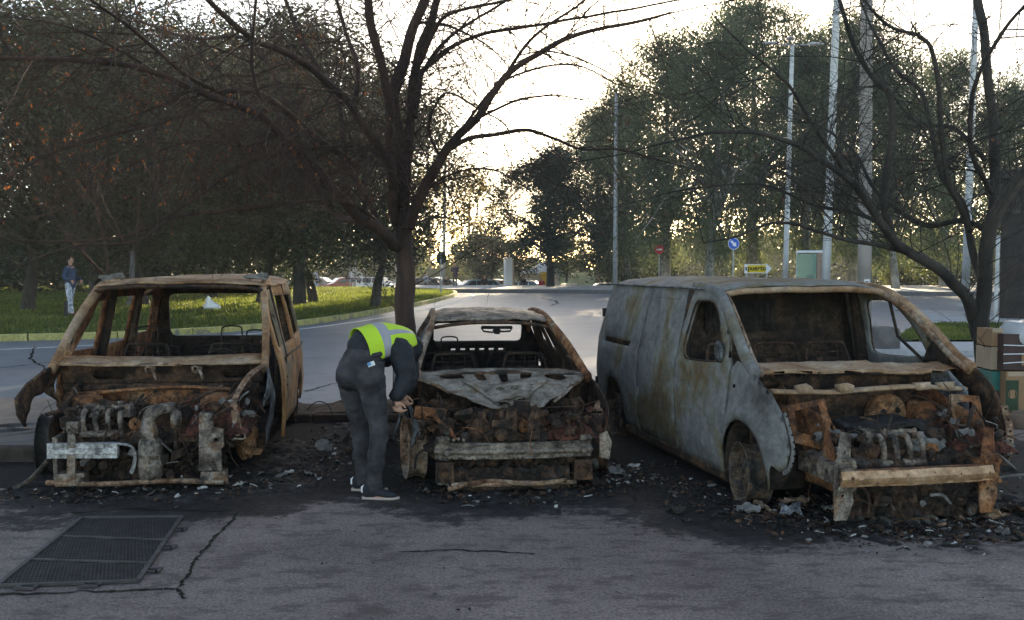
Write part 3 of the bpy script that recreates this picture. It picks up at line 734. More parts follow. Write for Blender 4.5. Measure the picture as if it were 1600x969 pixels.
def junk(box, n, parts, seed, size=.07, pipes=.25):
    """charred lumps, bent plates and pipes filling a volume; parts = list of (MB, weight)"""
    random.seed(seed); (x0, x1), (y0, y1), (z0, z1) = box
    for _ in range(n):
        m = random.choices([p[0] for p in parts], [p[1] for p in parts])[0]
        c = V((rnd(x0, x1), rnd(y0, y1), rnd(z0, z1))); k = random.random(); s = size * rnd(.4, 1.5)
        if k < .33: m.box(c, (s * rnd(.5, 2), s * rnd(.5, 1.6), s * rnd(.3, 1.3)), (rnd(-.5, .5), rnd(-.5, .5), rnd(0, 3)), s * .22)
        elif k < .33 + pipes:
            d = V((rnd(-1, 1), rnd(-.6, .6), rnd(-.8, .8))).normalized() * s * rnd(2, 4.5)
            P = [c, c + d * .5 + V((rnd(-1, 1), rnd(-1, 1), rnd(-.5, 1))) * s * .8, c + d]
            m.tube(smooth_path(P, 4), s * rnd(.07, .22), 6)
        elif k < .75: m.ball(c, (s * rnd(.4, .9), s * rnd(.4, .9), s * rnd(.35, .8)), 8, 5, Euler((rnd(0, 3), rnd(0, 3), 0)).to_matrix(), .35)
        elif k < .9:
            R = Euler((rnd(-1, 1), rnd(-1, 1), rnd(0, 3))).to_matrix(); a, b = s * rnd(.8, 1.8), s * rnd(.5, 1.2); q = rnd(0, 9)
            m.sheet([(-a, -b * .7), (-a * .3, -b), (a * .9, -b * .6), (a, b * .5), (a * .2, b), (-a * .8, b * .7)], lambda u, v: c + R @ V((u, v, s * .5 * nv((u, v, q), 3 / s))), step=s * .55)
        else:
            m.lathe([(s * .2, -s * .2), (s * .5, -s * .2), (s * .55, 0), (s * .5, s * .2), (s * .2, s * .25)], c, random.choice('xyz'), 12, cap=True)
def heap(parent, xr, yr, z0, amp, seed, mat='heap', name='burnt_heap', step=.022, slope=0.0):
    mb = MB(); (xa, xb), (ya, yb) = xr, yr
    def f(x, y):
        e = min(x - xa, xb - x, y - ya, yb - y); k = min(1, max(0, e) / .12)
        q = nv((x, y, seed), 3.5) + .7 * abs(nv((x, y, seed + 2), 9)) + .45 * nv((x, y, seed), 19) + .3 * nv((x, y, seed), 38)
        return (x + .02 * nv((x, y, seed + 5), 16), y + .02 * nv((x, y, seed + 8), 16), z0 + slope * (y - ya) + amp * q * (.4 + .6 * k) - (1 - k) * .12)
    mb.sheet([(xa, ya), (xb, ya), (xb, yb), (xa, yb)], f, step=step); return tag(mb.build(name, M[mat], parent), kind='stuff')
def face_heap(parent, xr, zr, y0, amp, seed, mat='heap', name='burnt_residue', step=.022):
    mb = MB(); (xa, xb), (za, zb) = xr, zr
    def f(x, z):
        q = nv((x, z, seed), 4) + .7 * abs(nv((x, z, seed + 2), 10)) + .45 * nv((x, z, seed), 20) + .3 * nv((x, z, seed), 38)
        return (x, y0 - amp * q + (z - za) * .15, z + .02 * nv((x, z, seed + 5), 15))
    mb.sheet([(xa, za), (xb, za), (xb, zb), (xa, zb)], f, step=step); return tag(mb.build(name, M[mat], parent), kind='stuff')
def rimmed(mb, outline, fn, holes=(), step=.03, r=.006):
    mb.sheet(outline, fn, holes, step)
    mb.tube([V(fn(*p)) for p in outline + outline[:1]], r, 5)
    for h in holes: mb.tube([V(fn(*p)) for p in h + h[:1]], r * .7, 5)
def wires(mb, box, n, seed, r=.004, L=.5):
    random.seed(seed); (x0, x1), (y0, y1), (z0, z1) = box
    for _ in range(n):
        p = V((rnd(x0, x1), rnd(y0, y1), rnd(z0, z1))); P = [p]; d = V((rnd(-1, 1), rnd(-.5, .5), rnd(-.6, .6)))
        for k in range(5):
            d = (d + V((rnd(-.8, .8), rnd(-.6, .6), rnd(-.9, .5)))).normalized(); P.append(P[-1] + d * L / 5)
        mb.tube(smooth_path(P, 3), r * rnd(.6, 1.5), 4)
def wheel(parent, loc, r=.27, wd=.17, rz=0, side=-1, rim_mat='rust', name='wheel', slots=10, tilt=0):
    wv = empty(name, loc, rz); wv.parent = parent; wv.rotation_euler = (0, tilt, rz)
    mb = MB(); h = wd / 2
    mb.lathe([(r, -h), (r * .97, -h * .93), (r * .93, -h * .8), (r * .91, -h * .3), (r * .87, 0), (r * .91, h * .4), (r * .93, h * .82), (r * .97, h * .93), (r, h)], axis='x', n=36)
    mb.build('rim', M[rim_mat], wv, smooth=True, solid=.008)
    mb = MB(); holes = [[(r * .58 * cos(a) + u * cos(a) - v * sin(a), r * .58 * sin(a) + u * sin(a) + v * cos(a)) for u, v in circ(0, 0, r * .13, 10, r * .075)] for a in [2 * pi * k / slots for k in range(slots)]]
    mb.sheet(circ(0, 0, r * .86, 36), lambda u, v: (side * (h * .45 + .03 * cos(min(1, sqrt(u * u + v * v) / r / .86) * pi)), u, v), holes, step=.03)
    mb.lathe([(.0, side * (h * .5)), (.045, side * h * .5), (.05, side * (h * .35))], axis='x', n=16)
    for k in range(5): mb.ball((side * (h * .45 + .035), .055 * cos(k * 1.257), .055 * sin(k * 1.257)), .009, 6, 4)
    mb.build('disc', M[rim_mat], wv, smooth=True, solid=.006)
    mb = MB(); mb.lathe([(.06, -.012), (r * .62, -.012), (r * .62, .012), (.06, .012)], axis='x', n=28, c=(-side * h * .5, 0, 0), cap=True)
    mb.box((-side * h * .5, r * .45, 0), (.09, .1, .16), j=.01)
    mb.build('brake_disc', M['rust'], wv)
    return wv
def seat_frame(parent, x, y, z, wdt=.42, hgt=.55, rec=.14, mat='inside', head=True, bars=3, headw=.1):
    s = empty('seat', (x, y, z)); s.parent = parent; mb = MB()
    P = [(-wdt / 2, 0, 0), (-wdt / 2, rec * .5, hgt * .6), (-wdt * .42, rec, hgt * .93), (-wdt * .3, rec * 1.05, hgt), (wdt * .3, rec * 1.05, hgt), (wdt * .42, rec, hgt * .93), (wdt / 2, rec * .5, hgt * .6), (wdt / 2, 0, 0)]
    mb.tube(smooth_path(P, 4), .014, 7)
    for k in range(bars):
        zz = hgt * (k + .6) / bars; mb.tube([(-wdt / 2, rec * zz / hgt, zz), (0, rec * zz / hgt + .03, zz - .02), (wdt / 2, rec * zz / hgt, zz)], .007, 5)
    for k in (-.25, 0, .25): mb.tube([(k * wdt, .01, 0), (k * wdt, rec * .95, hgt * .96)], .005, 5)
    mb.build('backrest', M[mat], s, smooth=True)
    mb = MB(); mb.sheet([(-wdt / 2 + .03, .05), (wdt / 2 - .03, .05), (wdt / 2 - .04, hgt * .75), (-wdt / 2 + .04, hgt * .75)], lambda u, v: (u, rec * v / hgt + .03 + .02 * nv((u, v, x), 6), v), [circ(0, hgt * .35, .07, 10, .05)], step=.05)
    mb.build('back_panel', M[mat], s, smooth=True, solid=.006)
    mb = MB(); mb.box((0, -.22, -.05), (wdt, .44, .06), j=.015); mb.tube([(-wdt * .4, -.4, -.2), (-wdt * .4, .05, -.2)], .02, 6); mb.tube([(wdt * .4, -.4, -.2), (wdt * .4, .05, -.2)], .02, 6)
    mb.build('cushion_pan', M[mat], s)
    if head:
        mb = MB(); a = headw
        mb.tube(smooth_path([(-a, rec, hgt * .8), (-a, rec + .03, hgt + .12), (-a * .7, rec + .03, hgt + .17), (a * .7, rec + .03, hgt + .17), (a, rec + .03, hgt + .12), (a, rec, hgt * .8)], 4), .008, 6)
        mb.build('headrest_frame', M[mat], s, smooth=True)
    return s

def engine_top(parent, x, y, z, w_=.46, mat='bracket'):
    e = empty('engine_head', (x, y, z)); e.parent = parent
    mb = MB(); mb.box((0, 0, 0), (w_, .17, .07), j=.006); mb.box((0, 0, .045), (w_ * .94, .12, .03), j=.004)
    for k in range(8): mb.lathe([(.006, .055), (.011, .055), (.011, .07), (0, .07)], (-w_ * .42 + w_ * .84 * (k // 2) / 3, -.065 if k % 2 else .065, 0), 'z', 8)
    mb.lathe([(.03, .05), (.03, .085), (.022, .09), (0, .09)], (w_ * .25, 0, 0), 'z', 14); mb.build('cam_cover', M[mat], e)
    mb = MB()
    for k in range(4):
        xx = -w_ * .36 + w_ * .24 * k; mb.tube(smooth_path([(xx, -.05, .0), (xx, -.15, .03), (xx, -.20, -.04), (xx + .01, -.19, -.13)], 4), .021, 9)
    mb.tube([(-w_ * .42, -.19, -.15), (w_ * .42, -.19, -.15)], .03, 10); mb.build('intake_manifold', M[mat], e, smooth=True)
    for (px_, pz_, r_) in ((w_ * .5 + .05, -.08, .05), (w_ * .5 + .04, -.20, .065), (w_ * .5 + .13, -.16, .035)):
        mb = MB(); mb.lathe([(.01, -.02), (r_, -.018), (r_ * .88, -.009), (r_, 0), (r_ * .88, .009), (r_, .018), (r_ * .5, .022)], (px_, -.14, pz_), 'y', 20); mb.build('pulley', M['rust'], e)
    return e
# ---------------------------------------------------------------- 1. rusty passenger van (left)
def rusty_van():
    root = empty('burnt_van', (-2.98, 8.1, 0), radians(6.0), 'burnt-out rust brown passenger van at the left, bonnet gone', 'van', 'burnt-out vehicles parked side by side')
    tum = [(.2, .90), (.45, .925), (.75, .925), (.95, .90), (1.3, .82), (1.55, .765), (1.7, .72)]
    def side(sg, bulge=0.0, seed=1):
        def fn(y, z):
            x = pl(tum, z) - max(0, y - 3.4) ** 2 * .06 - max(0, 1.0 - y) ** 2 * .1
            x += .012 * nv((y, z, seed), 2.0) + .006 * nv((y, z, seed), 7)
            if bulge: x += bulge * max(0, 1 - (y - 1.0) / 1.15) * (1 - max(0, z - .9) / .7)
            return (sg * x, y, z)
        return fn
    wa = arch(3.55, .28, .34, .24)
    for sg in (-1, 1):
        # front door
        mb = MB(); st = .05
        mb.sheet([(1.12, .24), (2.14, .22), (2.17, .95), (2.12, 1.56), (1.80, 1.56), (1.62, 1.50), (1.06, .99), (1.03, .7)], side(sg, .11 if sg > 0 else 0, 3), [[(1.33, 1.02), (2.03, 1.0), (2.0, 1.47), (1.78, 1.46)]], step=st)
        d = mb.build('front_door', M['rust_side'] if sg > 0 else M['rust'], root, smooth=True, solid=.03)
        if sg > 0:
            mb = MB(); f = side(sg, .11, 3); p = V(f(1.95, .86)); mb.lathe([(.0, .004), (.03, .006), (.042, .02), (.046, -.005)], p, 'x', 16); mb.build('handle', M['rust_dark'], d)
            mb = MB(); 
            for (yy, zz) in ((1.98, .70), (1.99, .62)): mb.ball(V(f(yy, zz)) + V((.012, 0, 0)), .014, 8, 5)
            mb.build('lock', M['char'], d)
        # rear side with sliding door and quarter window
        mb = MB()
        mb.sheet([(2.19, .22)] + wa + [(4.2, .3), (4.28, .9), (4.18, 1.6), (2.16, 1.6), (2.2, .95)], side(sg, 0, 8), [[(2.34, 1.0), (3.12, 1.0), (3.10, 1.48), (2.3, 1.49)], [(3.24, 1.02), (4.0, 1.04), (3.92, 1.46), (3.22, 1.48)]], step=.07)
        q = mb.build('rear_side_panel', M['rust_side'] if sg > 0 else M['rust'], root, smooth=True, solid=.03)
        mb = MB(); mb.tube([V(side(sg)(y, .88)) + V((sg * .012, 0, 0)) for y in (2.3, 3, 3.6, 4.2)], (.012, .02), 6); mb.build('door_rail', M['char'], q)
        # pillars and sill
        mb = MB()
        mb.tube([(sg * .86, 2.16, .25), (sg * .88, 2.17, .9), (sg * .74, 2.15, 1.58)], [(.05, .07), (.045, .06), (.04, .05)], 8, up=(0, 1, 0), sq=.7)
        mb.build('b_pillar', M['inside'], root, smooth=True)
        mb = MB(); mb.tube([(sg * .84, 3.18, .25), (sg * .86, 3.18, .9), (sg * .73, 3.17, 1.58)], [(.04, .05)] * 3, 8, up=(0, 1, 0), sq=.7); mb.build('c_pillar', M['inside'], root, smooth=True)
        mb = MB(); mb.tube([(sg * .84, 1.0, .22), (sg * .84, 3.2, .20)], (.06, .05), 8, sq=.7); mb.build('sill', M['rust_dark'], root)
        # A pillar
        mb = MB()
        A = smooth_path([(sg * .90, .80, .90), (sg * .885, .98, 1.02), (sg * .845, 1.30, 1.27), (sg * .79, 1.62, 1.49), (sg * .755, 1.85, 1.60), (sg * .74, 2.3, 1.63)], 5)
        mb.tube(A, (.032, .046), 10, up=(sg, 0, 0), sq=.7)
        for i in range(3, 22, 2): p = A[min(i, len(A) - 1)]; mb.ball(p + V((-sg * .035, -.035, 0)), .008, 6, 4)
        pa = mb.build('windscreen_pillar', M['tan_sheet'], root, smooth=True)
        mb = MB(); mb.sheet([(.86, .93), (1.30, .98), (1.20, 1.10), (1.12, 1.12), (1.04, 1.06)], lambda y, z: (sg * (.875 + .01 * nv((y, z, 2), 4)), y, z), step=.05); mb.build('pillar_gusset', M['rust'], pa, smooth=True, solid=.02)
    # roof
    mb = MB()
    def rf(x, y):
        e = abs(x) / .80; z = 1.685 - .085 * e ** 3.2 - .05 * max(0, (1.82 - y) / .25) ** 2
        z += .022 * nv((x, y, 2), 1.6) + .012 * nv((x, y, 2), 5) * (1 if y > 1.8 else .6)
        z -= .02 * math.exp(-((x - .05) ** 2) * 9 - (y - 1.95) ** 2 * 20)
        return (x, y, z)
    mb.sheet([(-.80, 1.72), (-.6, 1.60), (0, 1.555), (.6, 1.60), (.80, 1.72), (.79, 3.2), (.74, 4.2), (-.74, 4.2), (-.79, 3.2)], rf, step=.055)
    r = mb.build('roof', M['tan_sheet'], root, smooth=True, solid=.012)
    mb = MB(); P = smooth_path([(-.78, 1.70, 1.55), (-.55, 1.62, 1.595), (0, 1.58, 1.605), (.55, 1.62, 1.595), (.78, 1.70, 1.55)], 5)
    mb.tube(P, (.022, .05), 8, up=(0, 0, 1), sq=.5); mb.build('header_rail', M['rust_dark'], r, smooth=True)
    for sx, nm_ in ((-.66, 'rack_foot'), (.70, 'rack_foot')):
        mb = MB(); random.seed(4 + int(sx * 10)); mb.box((sx, 1.85, 1.685), (.2, .12, .035), (0, sx * .1, .1), .012); mb.ball((sx + .05, 1.83, 1.70), (.07, .05, .03), 8, 5, None, .4); mb.ball((sx - .08, 1.86, 1.69), (.06, .05, .025), 8, 5, None, .4)
        mb.build(nm_, M['greyash'], r)
    mb = MB()
    for k in range(1, 5): y = 1.8 + k * .5; mb.tube([(-.7, y, 1.62), (0, y, 1.655), (.7, y, 1.62)], (.012, .03), 6)
    mb.build('roof_bow', M['inside'], r)
    # tailgate frame
    mb = MB(); mb.sheet([(-.86, .3), (.86, .3), (.86, .95), (.72, 1.6), (-.72, 1.6), (-.86, .95)], lambda x, z: (x, 4.27 - max(0, z - .9) * .12 + .01 * nv((x, z, 1), 4), z), [rrect(-.66, .96, .66, 1.47, .08)], step=.07)
    mb.build('tailgate', M['inside'], root, smooth=True, solid=.05)
    # floor, cowl, firewall
    mb = MB(); mb.sheet([(-.84, .9), (.84, .9), (.84, 4.2), (-.84, 4.2)], lambda x, y: (x, y, .26 + .02 * nv((x, y, 0), 4)), step=.12); mb.build('floor_pan', M['inside'], root, solid=.02)
    mb = MB(); mb.sheet([(-.90, .84), (.88, .84), (.90, 1.06), (-.90, 1.06)], lambda x, y: (x, y, .955 + .018 * nv((x, y, 0), 2.2) - .012 * cos(x * 2) + (y - .9) * .25), step=.05)
    c = mb.build('cowl', M['tan_sheet'], root, smooth=True, solid=.016)
    mb = MB(); mb.sheet([(-.86, .76), (.86, .76), (.88, .955), (-.88, .955)], lambda x, z: (x, .97 + .06 * (.95 - z) + .008 * nv((x, z, 0), 5), z), [rrect(-.60, .80, -.34, .875, .03), rrect(.52, .80, .74, .88, .03)], step=.04)
    mb.build('upper_firewall', M['rust_dark'], root, smooth=True, solid=.01)  # dark brown rust; its darkness also paints in the shade under the cowl
    for x in (-.10, .30):
        mb = MB(); mb.lathe([(.015, -.05), (.028, -.045), (.03, 0), (.05, .012), (.05, .02)], (x, .88, .90), 'y', 12); mb.tube([(x, .88, .92), (x + .05, .84, .85), (x + .06, .86, .80)], .014, 6); mb.build('wiper_pivot', M['rust_pale'], root, smooth=True)
    mb = MB(); mb.sheet([(-.80, .22), (.80, .22), (.84, .765), (-.84, .765)], lambda x, z: (x, .90 + .10 * nv((x, z, 3), 1.8) + .05 * nv((x, z, 3), 5), z), [circ(.30, .58, .07, 14), circ(-.15, .45, .09, 12)], step=.05)
    mb.build('firewall', M['rust_dark'], root, smooth=True, solid=.012)
    mb = MB(); P = [(x, .72 + .03 * sin(x * 5), .735 + .02 * sin(x * 3 + 1) - .02 * abs(x)) for x in [-.75 + .15 * k for k in range(11)]]
    mb.tube(smooth_path(P, 3), (.016, .04), 8, up=(0, 0, 1)); mb.sheet([(-.5, .60), (.55, .60), (.62, .72), (-.55, .73)], lambda x, z: (x, .76 + .03 * nv((x, z, 9), 4), z), step=.05)
    mb.build('dash_crossmember', M['rust'], root, smooth=True)
    # strut towers and inner wings
    for sg in (-1, 1):
        mb = MB(); mb.sheet([(.05, .30), (.9, .28), (.92, .80), (.55, .76), (.2, .60), (.05, .48)], lambda y, z: (sg * (.66 + .05 * nv((y, z, sg), 3) - .05 * (z < .35)), y, z), [circ(.35, .42, .06, 12)], step=.055)
        mb.build('inner_wing', M['rust_dark'], root, smooth=True, solid=.01)
        mb = MB(); mb.lathe([(.155, .40), (.15, .66), (.13, .70), (.05, .715), (0.04, .69)], (sg * .56, .60, 0), 'z', 20); mb.box((sg * .56, .62, .52), (.30, .30, .26), (0, 0, .1), .02)
        mb.build('strut_tower', M['rust'], root, smooth=False)
    # wing rails and torn wings
    mb = MB(); wfn = lambda y, z: (-(.90 + .10 * (1 - y) * .9 + .03 * sin(z * 11) + .025 * nv((y, z, 5), 6)), y, z)
    mb.sheet([(.98, .96), (.70, .90), (.42, .82), (.28, .72), (.24, .60), (.30, .50), (.36, .58), (.48, .64), (.60, .70), (.78, .72), (.98, .6)], wfn, step=.04)
    mb.tube([V(wfn(*p)) for p in [(.98, .96), (.70, .90), (.42, .82), (.28, .72), (.24, .60), (.30, .50)]], .012, 6)
    mb.build('torn_wing', M['rust_dark'], root, smooth=True, solid=.008)
    mb = MB()
    mb.sheet([(1.02, .97), (.78, .94), (.60, .84), (.50, .70), (.52, .60), (.62, .66), (.72, .66), (.80, .55), (.86, .40), (.88, .22), (1.08, .22), (1.00, .6)], lambda y, z: (.925 + .035 * sin(z * 8 + y * 3) + .02 * nv((y, z, 6), 5), y, z), [circ(.93, .80, .035, 10)], step=.04)
    mb.build('torn_wing', M['fender_blue'], root, smooth=True, solid=.008)
    mb = MB(); mb.tube(smooth_path([(.90, .80, .93), (.80, .55, .86), (.72, .30, .70), (.74, .16, .62), (.76, .12, .42)], 4), (.018, .03), 6, sq=.5); mb.tube(smooth_path([(.78, .1, .62), (.80, .08, .5), (.83, .12, .4), (.74, .1, .4)], 3), .008, 5); mb.build('wing_rail', M['rust_pale'], root)
    # front structure
    mb = MB(); mb.box((-.40, .0, .345), (.53, .09, .115), (0, .02, .02), .004); mb.box((-.40, -.05, .345), (.51, .02, .05), (0, .02, .02), .003)
    mb.tube(smooth_path([(-.14, 0, .39), (-.04, .0, .37), (-.015, .02, .29), (-.03, .03, .2), (-.05, .03, .15)], 4), (.012, .035), 8, up=(1, 0, 0)); mb.build('bumper_beam', M['alu'], root, bevel=.008)
    mb = MB(); mb.box((-.48, -.03, .30), (.06, .06, .46), (0, 0.03, .05), .008); mb.box((-.50, .02, .12), (.22, .14, .10), (0, 0, 0), .008); mb.box((-.47, -.035, .53), (.09, .06, .09), j=.01); mb.box((-.62, .1, .28), (.03, .2, .35), j=.01)
    mb.build('radiator_bracket', M['bracket'], root, bevel=.006)
    mb = MB(); rimmed(mb, [(.52, .17), (.655, .17), (.65, .34), (.675, .36), (.67, .49), (.60, .51), (.585, .62), (.525, .625), (.515, .40)], lambda x, z: (x, -.02 + .02 * sin(x * 40) * .5 + .02 * nv((x, z, 3), 5), z), [circ(.62, .415, .023, 14), circ(.60, .235, .018, 10), circ(.545, .56, .012, 8)], .03)
    mb.box((.60, 0.02, .11), (.20, .10, .10), j=.014); mb.bar((.50, .0, .17), (.50, .04, .62), .02, .05); mb.build('radiator_bracket', M['bracket'], root, smooth=False, solid=.012)
    mb = MB(); P = [(x, -.02 + .01 * sin(x * 4), .085 - .012 * x + .008 * sin(x * 6)) for x in [-.68 + .136 * k for k in range(11)]]; mb.tube(P, (.018, .03), 6, up=(0, 0, 1), sq=.6); mb.build('lower_crossbar', M['rust_pale'], root)
    # catalyst and manifold
    mb = MB(); mb.lathe([(.05, .44), (.085, .41), (.094, .37), (.094, .31), (.097, .305), (.097, .29), (.094, .285), (.094, .22), (.097, .215), (.097, .20), (.094, .195), (.093, .14), (.08, .10), (.05, .085)], (.10, .04, 0), 'z', 22, cap=True)
    mb.tube(smooth_path([(.10, .04, .42), (.085, .05, .52), (.10, .06, .60), (.17, .08, .645), (.28, .12, .66)], 5), [.055, .06, .066, .07, .07, .066, .06, .058, .055, .052, .06, .06, .055, .055, .05, .05, .05, .045, .045, .045, .04], 14)
    mb.lathe([(.03, -.03), (.07, -.03), (.085, 0), (.07, .03), (.03, .04)], (.30, .05, .57), 'x', 16, cap=True); mb.tube(smooth_path([(.0, .03, .55), (.06, -.04, .66), (.18, -.03, .70), (.30, .0, .68)], 4), .007, 6)
    mb.build('catalytic_converter', M['bracket'], root, smooth=True)
    mb = MB(); mb.box((.22, .42, .42), (.5, .36, .34), (0, 0, .05), .03); mb.box((-.25, .45, .36), (.36, .34, .28), (0, .1, 0), .03)
    for k in range(5): mb.lathe([(.02, -.03), (.05, -.03), (.055, 0), (.05, .03)], (.02 + .1 * k, .22, .45 - .04 * (k % 2)), 'y', 12, cap=True)
    junk(((-.55, .62), (.15, .6), (.15, .55)), 150, [(mb, 1)], 3, .06); mb.build('engine', M['rust_dark'], root)
    a, b, c_, d = MB(), MB(), MB(), MB()
    junk(((-.60, .78), (.12, .75), (.30, .66)), 126, [(a, 5), (b, 2), (c_, 1), (d, .35)], 4, .055)
    junk(((-.55, .6), (.02, .3), (.08, .4)), 82, [(a, 4), (b, 2), (c_, .8)], 41, .05)
    junk(((.35, .85), (.1, .6), (.42, .70)), 90, [(b, 2), (d, 2), (c_, 1.2)], 5, .04); junk(((-.72, -.45), (.15, .6), (.50, .66)), 33, [(a, 2), (c_, 1.5), (b, 1)], 6, .04)
    for m_, n_, q_ in ((a, 'charred_scrap', 'heap'), (b, 'rusty_scrap', 'rust_dark'), (c_, 'ash_flakes', 'greyash'), (d, 'copper_scrap', 'heap_red')): tag(m_.build(n_, M[q_], root), kind='stuff')
    mb = MB(); wires(mb, ((-.6, .75), (.05, .6), (.35, .72)), 24, 7, .003, .45)
    for P in ([(.28, .2, .62), (.45, .3, .72), (.62, .35, .80)], [(.50, .2, .50), (.62, .3, .66), (.82, .5, .82)], [(.26, .1, .56), (.34, .08, .40), (.42, .06, .2)]): mb.tube(smooth_path(P, 4), .016 if P[0][0] != .26 else .007, 7)
    tag(mb.build('pipes_and_wires', M['rust_dark'], root, smooth=True), kind='stuff')
    engine_top(root, -.30, .33, .60, .40); heap(root, (-.66, .80), (.10, .82), .48, .085, 3.1); heap(root, (.30, .86), (.06, .6), .56, .08, 5.2, 'heap_red'); face_heap(root, (-.62, .66), (.07, .50), .20, .09, 7.7)
    # interior
    for x, hd in ((-.42, 1), (.40, 1)): seat_frame(root, x, 2.0, .52, .46, .50, .13, 'inside', True)
    for x in (-.5, 0, .5): seat_frame(root, x, 3.0, .50, .40, .42, .1, 'char', x != 0)
    mb = MB(); mb.tube([(-.84, 1.2, .84), (0, 1.16, .80), (.84, 1.2, .84)], .035, 10); mb.build('dash_tube', M['inside'], root, smooth=True)
    mb = MB(); R = Matrix.Translation((-.0, 0, 0)) ; mb.tube([(.42 + .17 * cos(a_), 1.42 + .06 * sin(a_), .86 + .16 * sin(a_)) for a_ in [2 * pi * k / 20 for k in range(21)]], .009, 6); mb.tube([(.42, 1.25, .78), (.42, 1.42, .86)], .02, 6); mb.build('steering_wheel', M['char'], root)
    wheel(root, (-.93, .82, .26), .26, .13, radians(6), -1, 'char'); wheel(root, (-.80, 3.55, .27), .26, .16, 0, -1, 'rust_dark'); wheel(root, (.80, 3.55, .27), .26, .16, 0, 1, 'rust_dark')
    wh = empty('wheel_hub', (.74, .82, .26)); wh.parent = root
    mb = MB(); mb.lathe([(.05, -.05), (.13, -.045), (.14, 0), (.12, .02), (.05, .06)], axis='x', n=18, cap=True); mb.ball((0, 0, 0), (.1, .13, .15), 10, 7, None, .5); mb.box((.06, -.02, -.1), (.14, .12, .06), j=.02); mb.build('brake', M['rust_orange'], wh)
    return root
rusty_van()

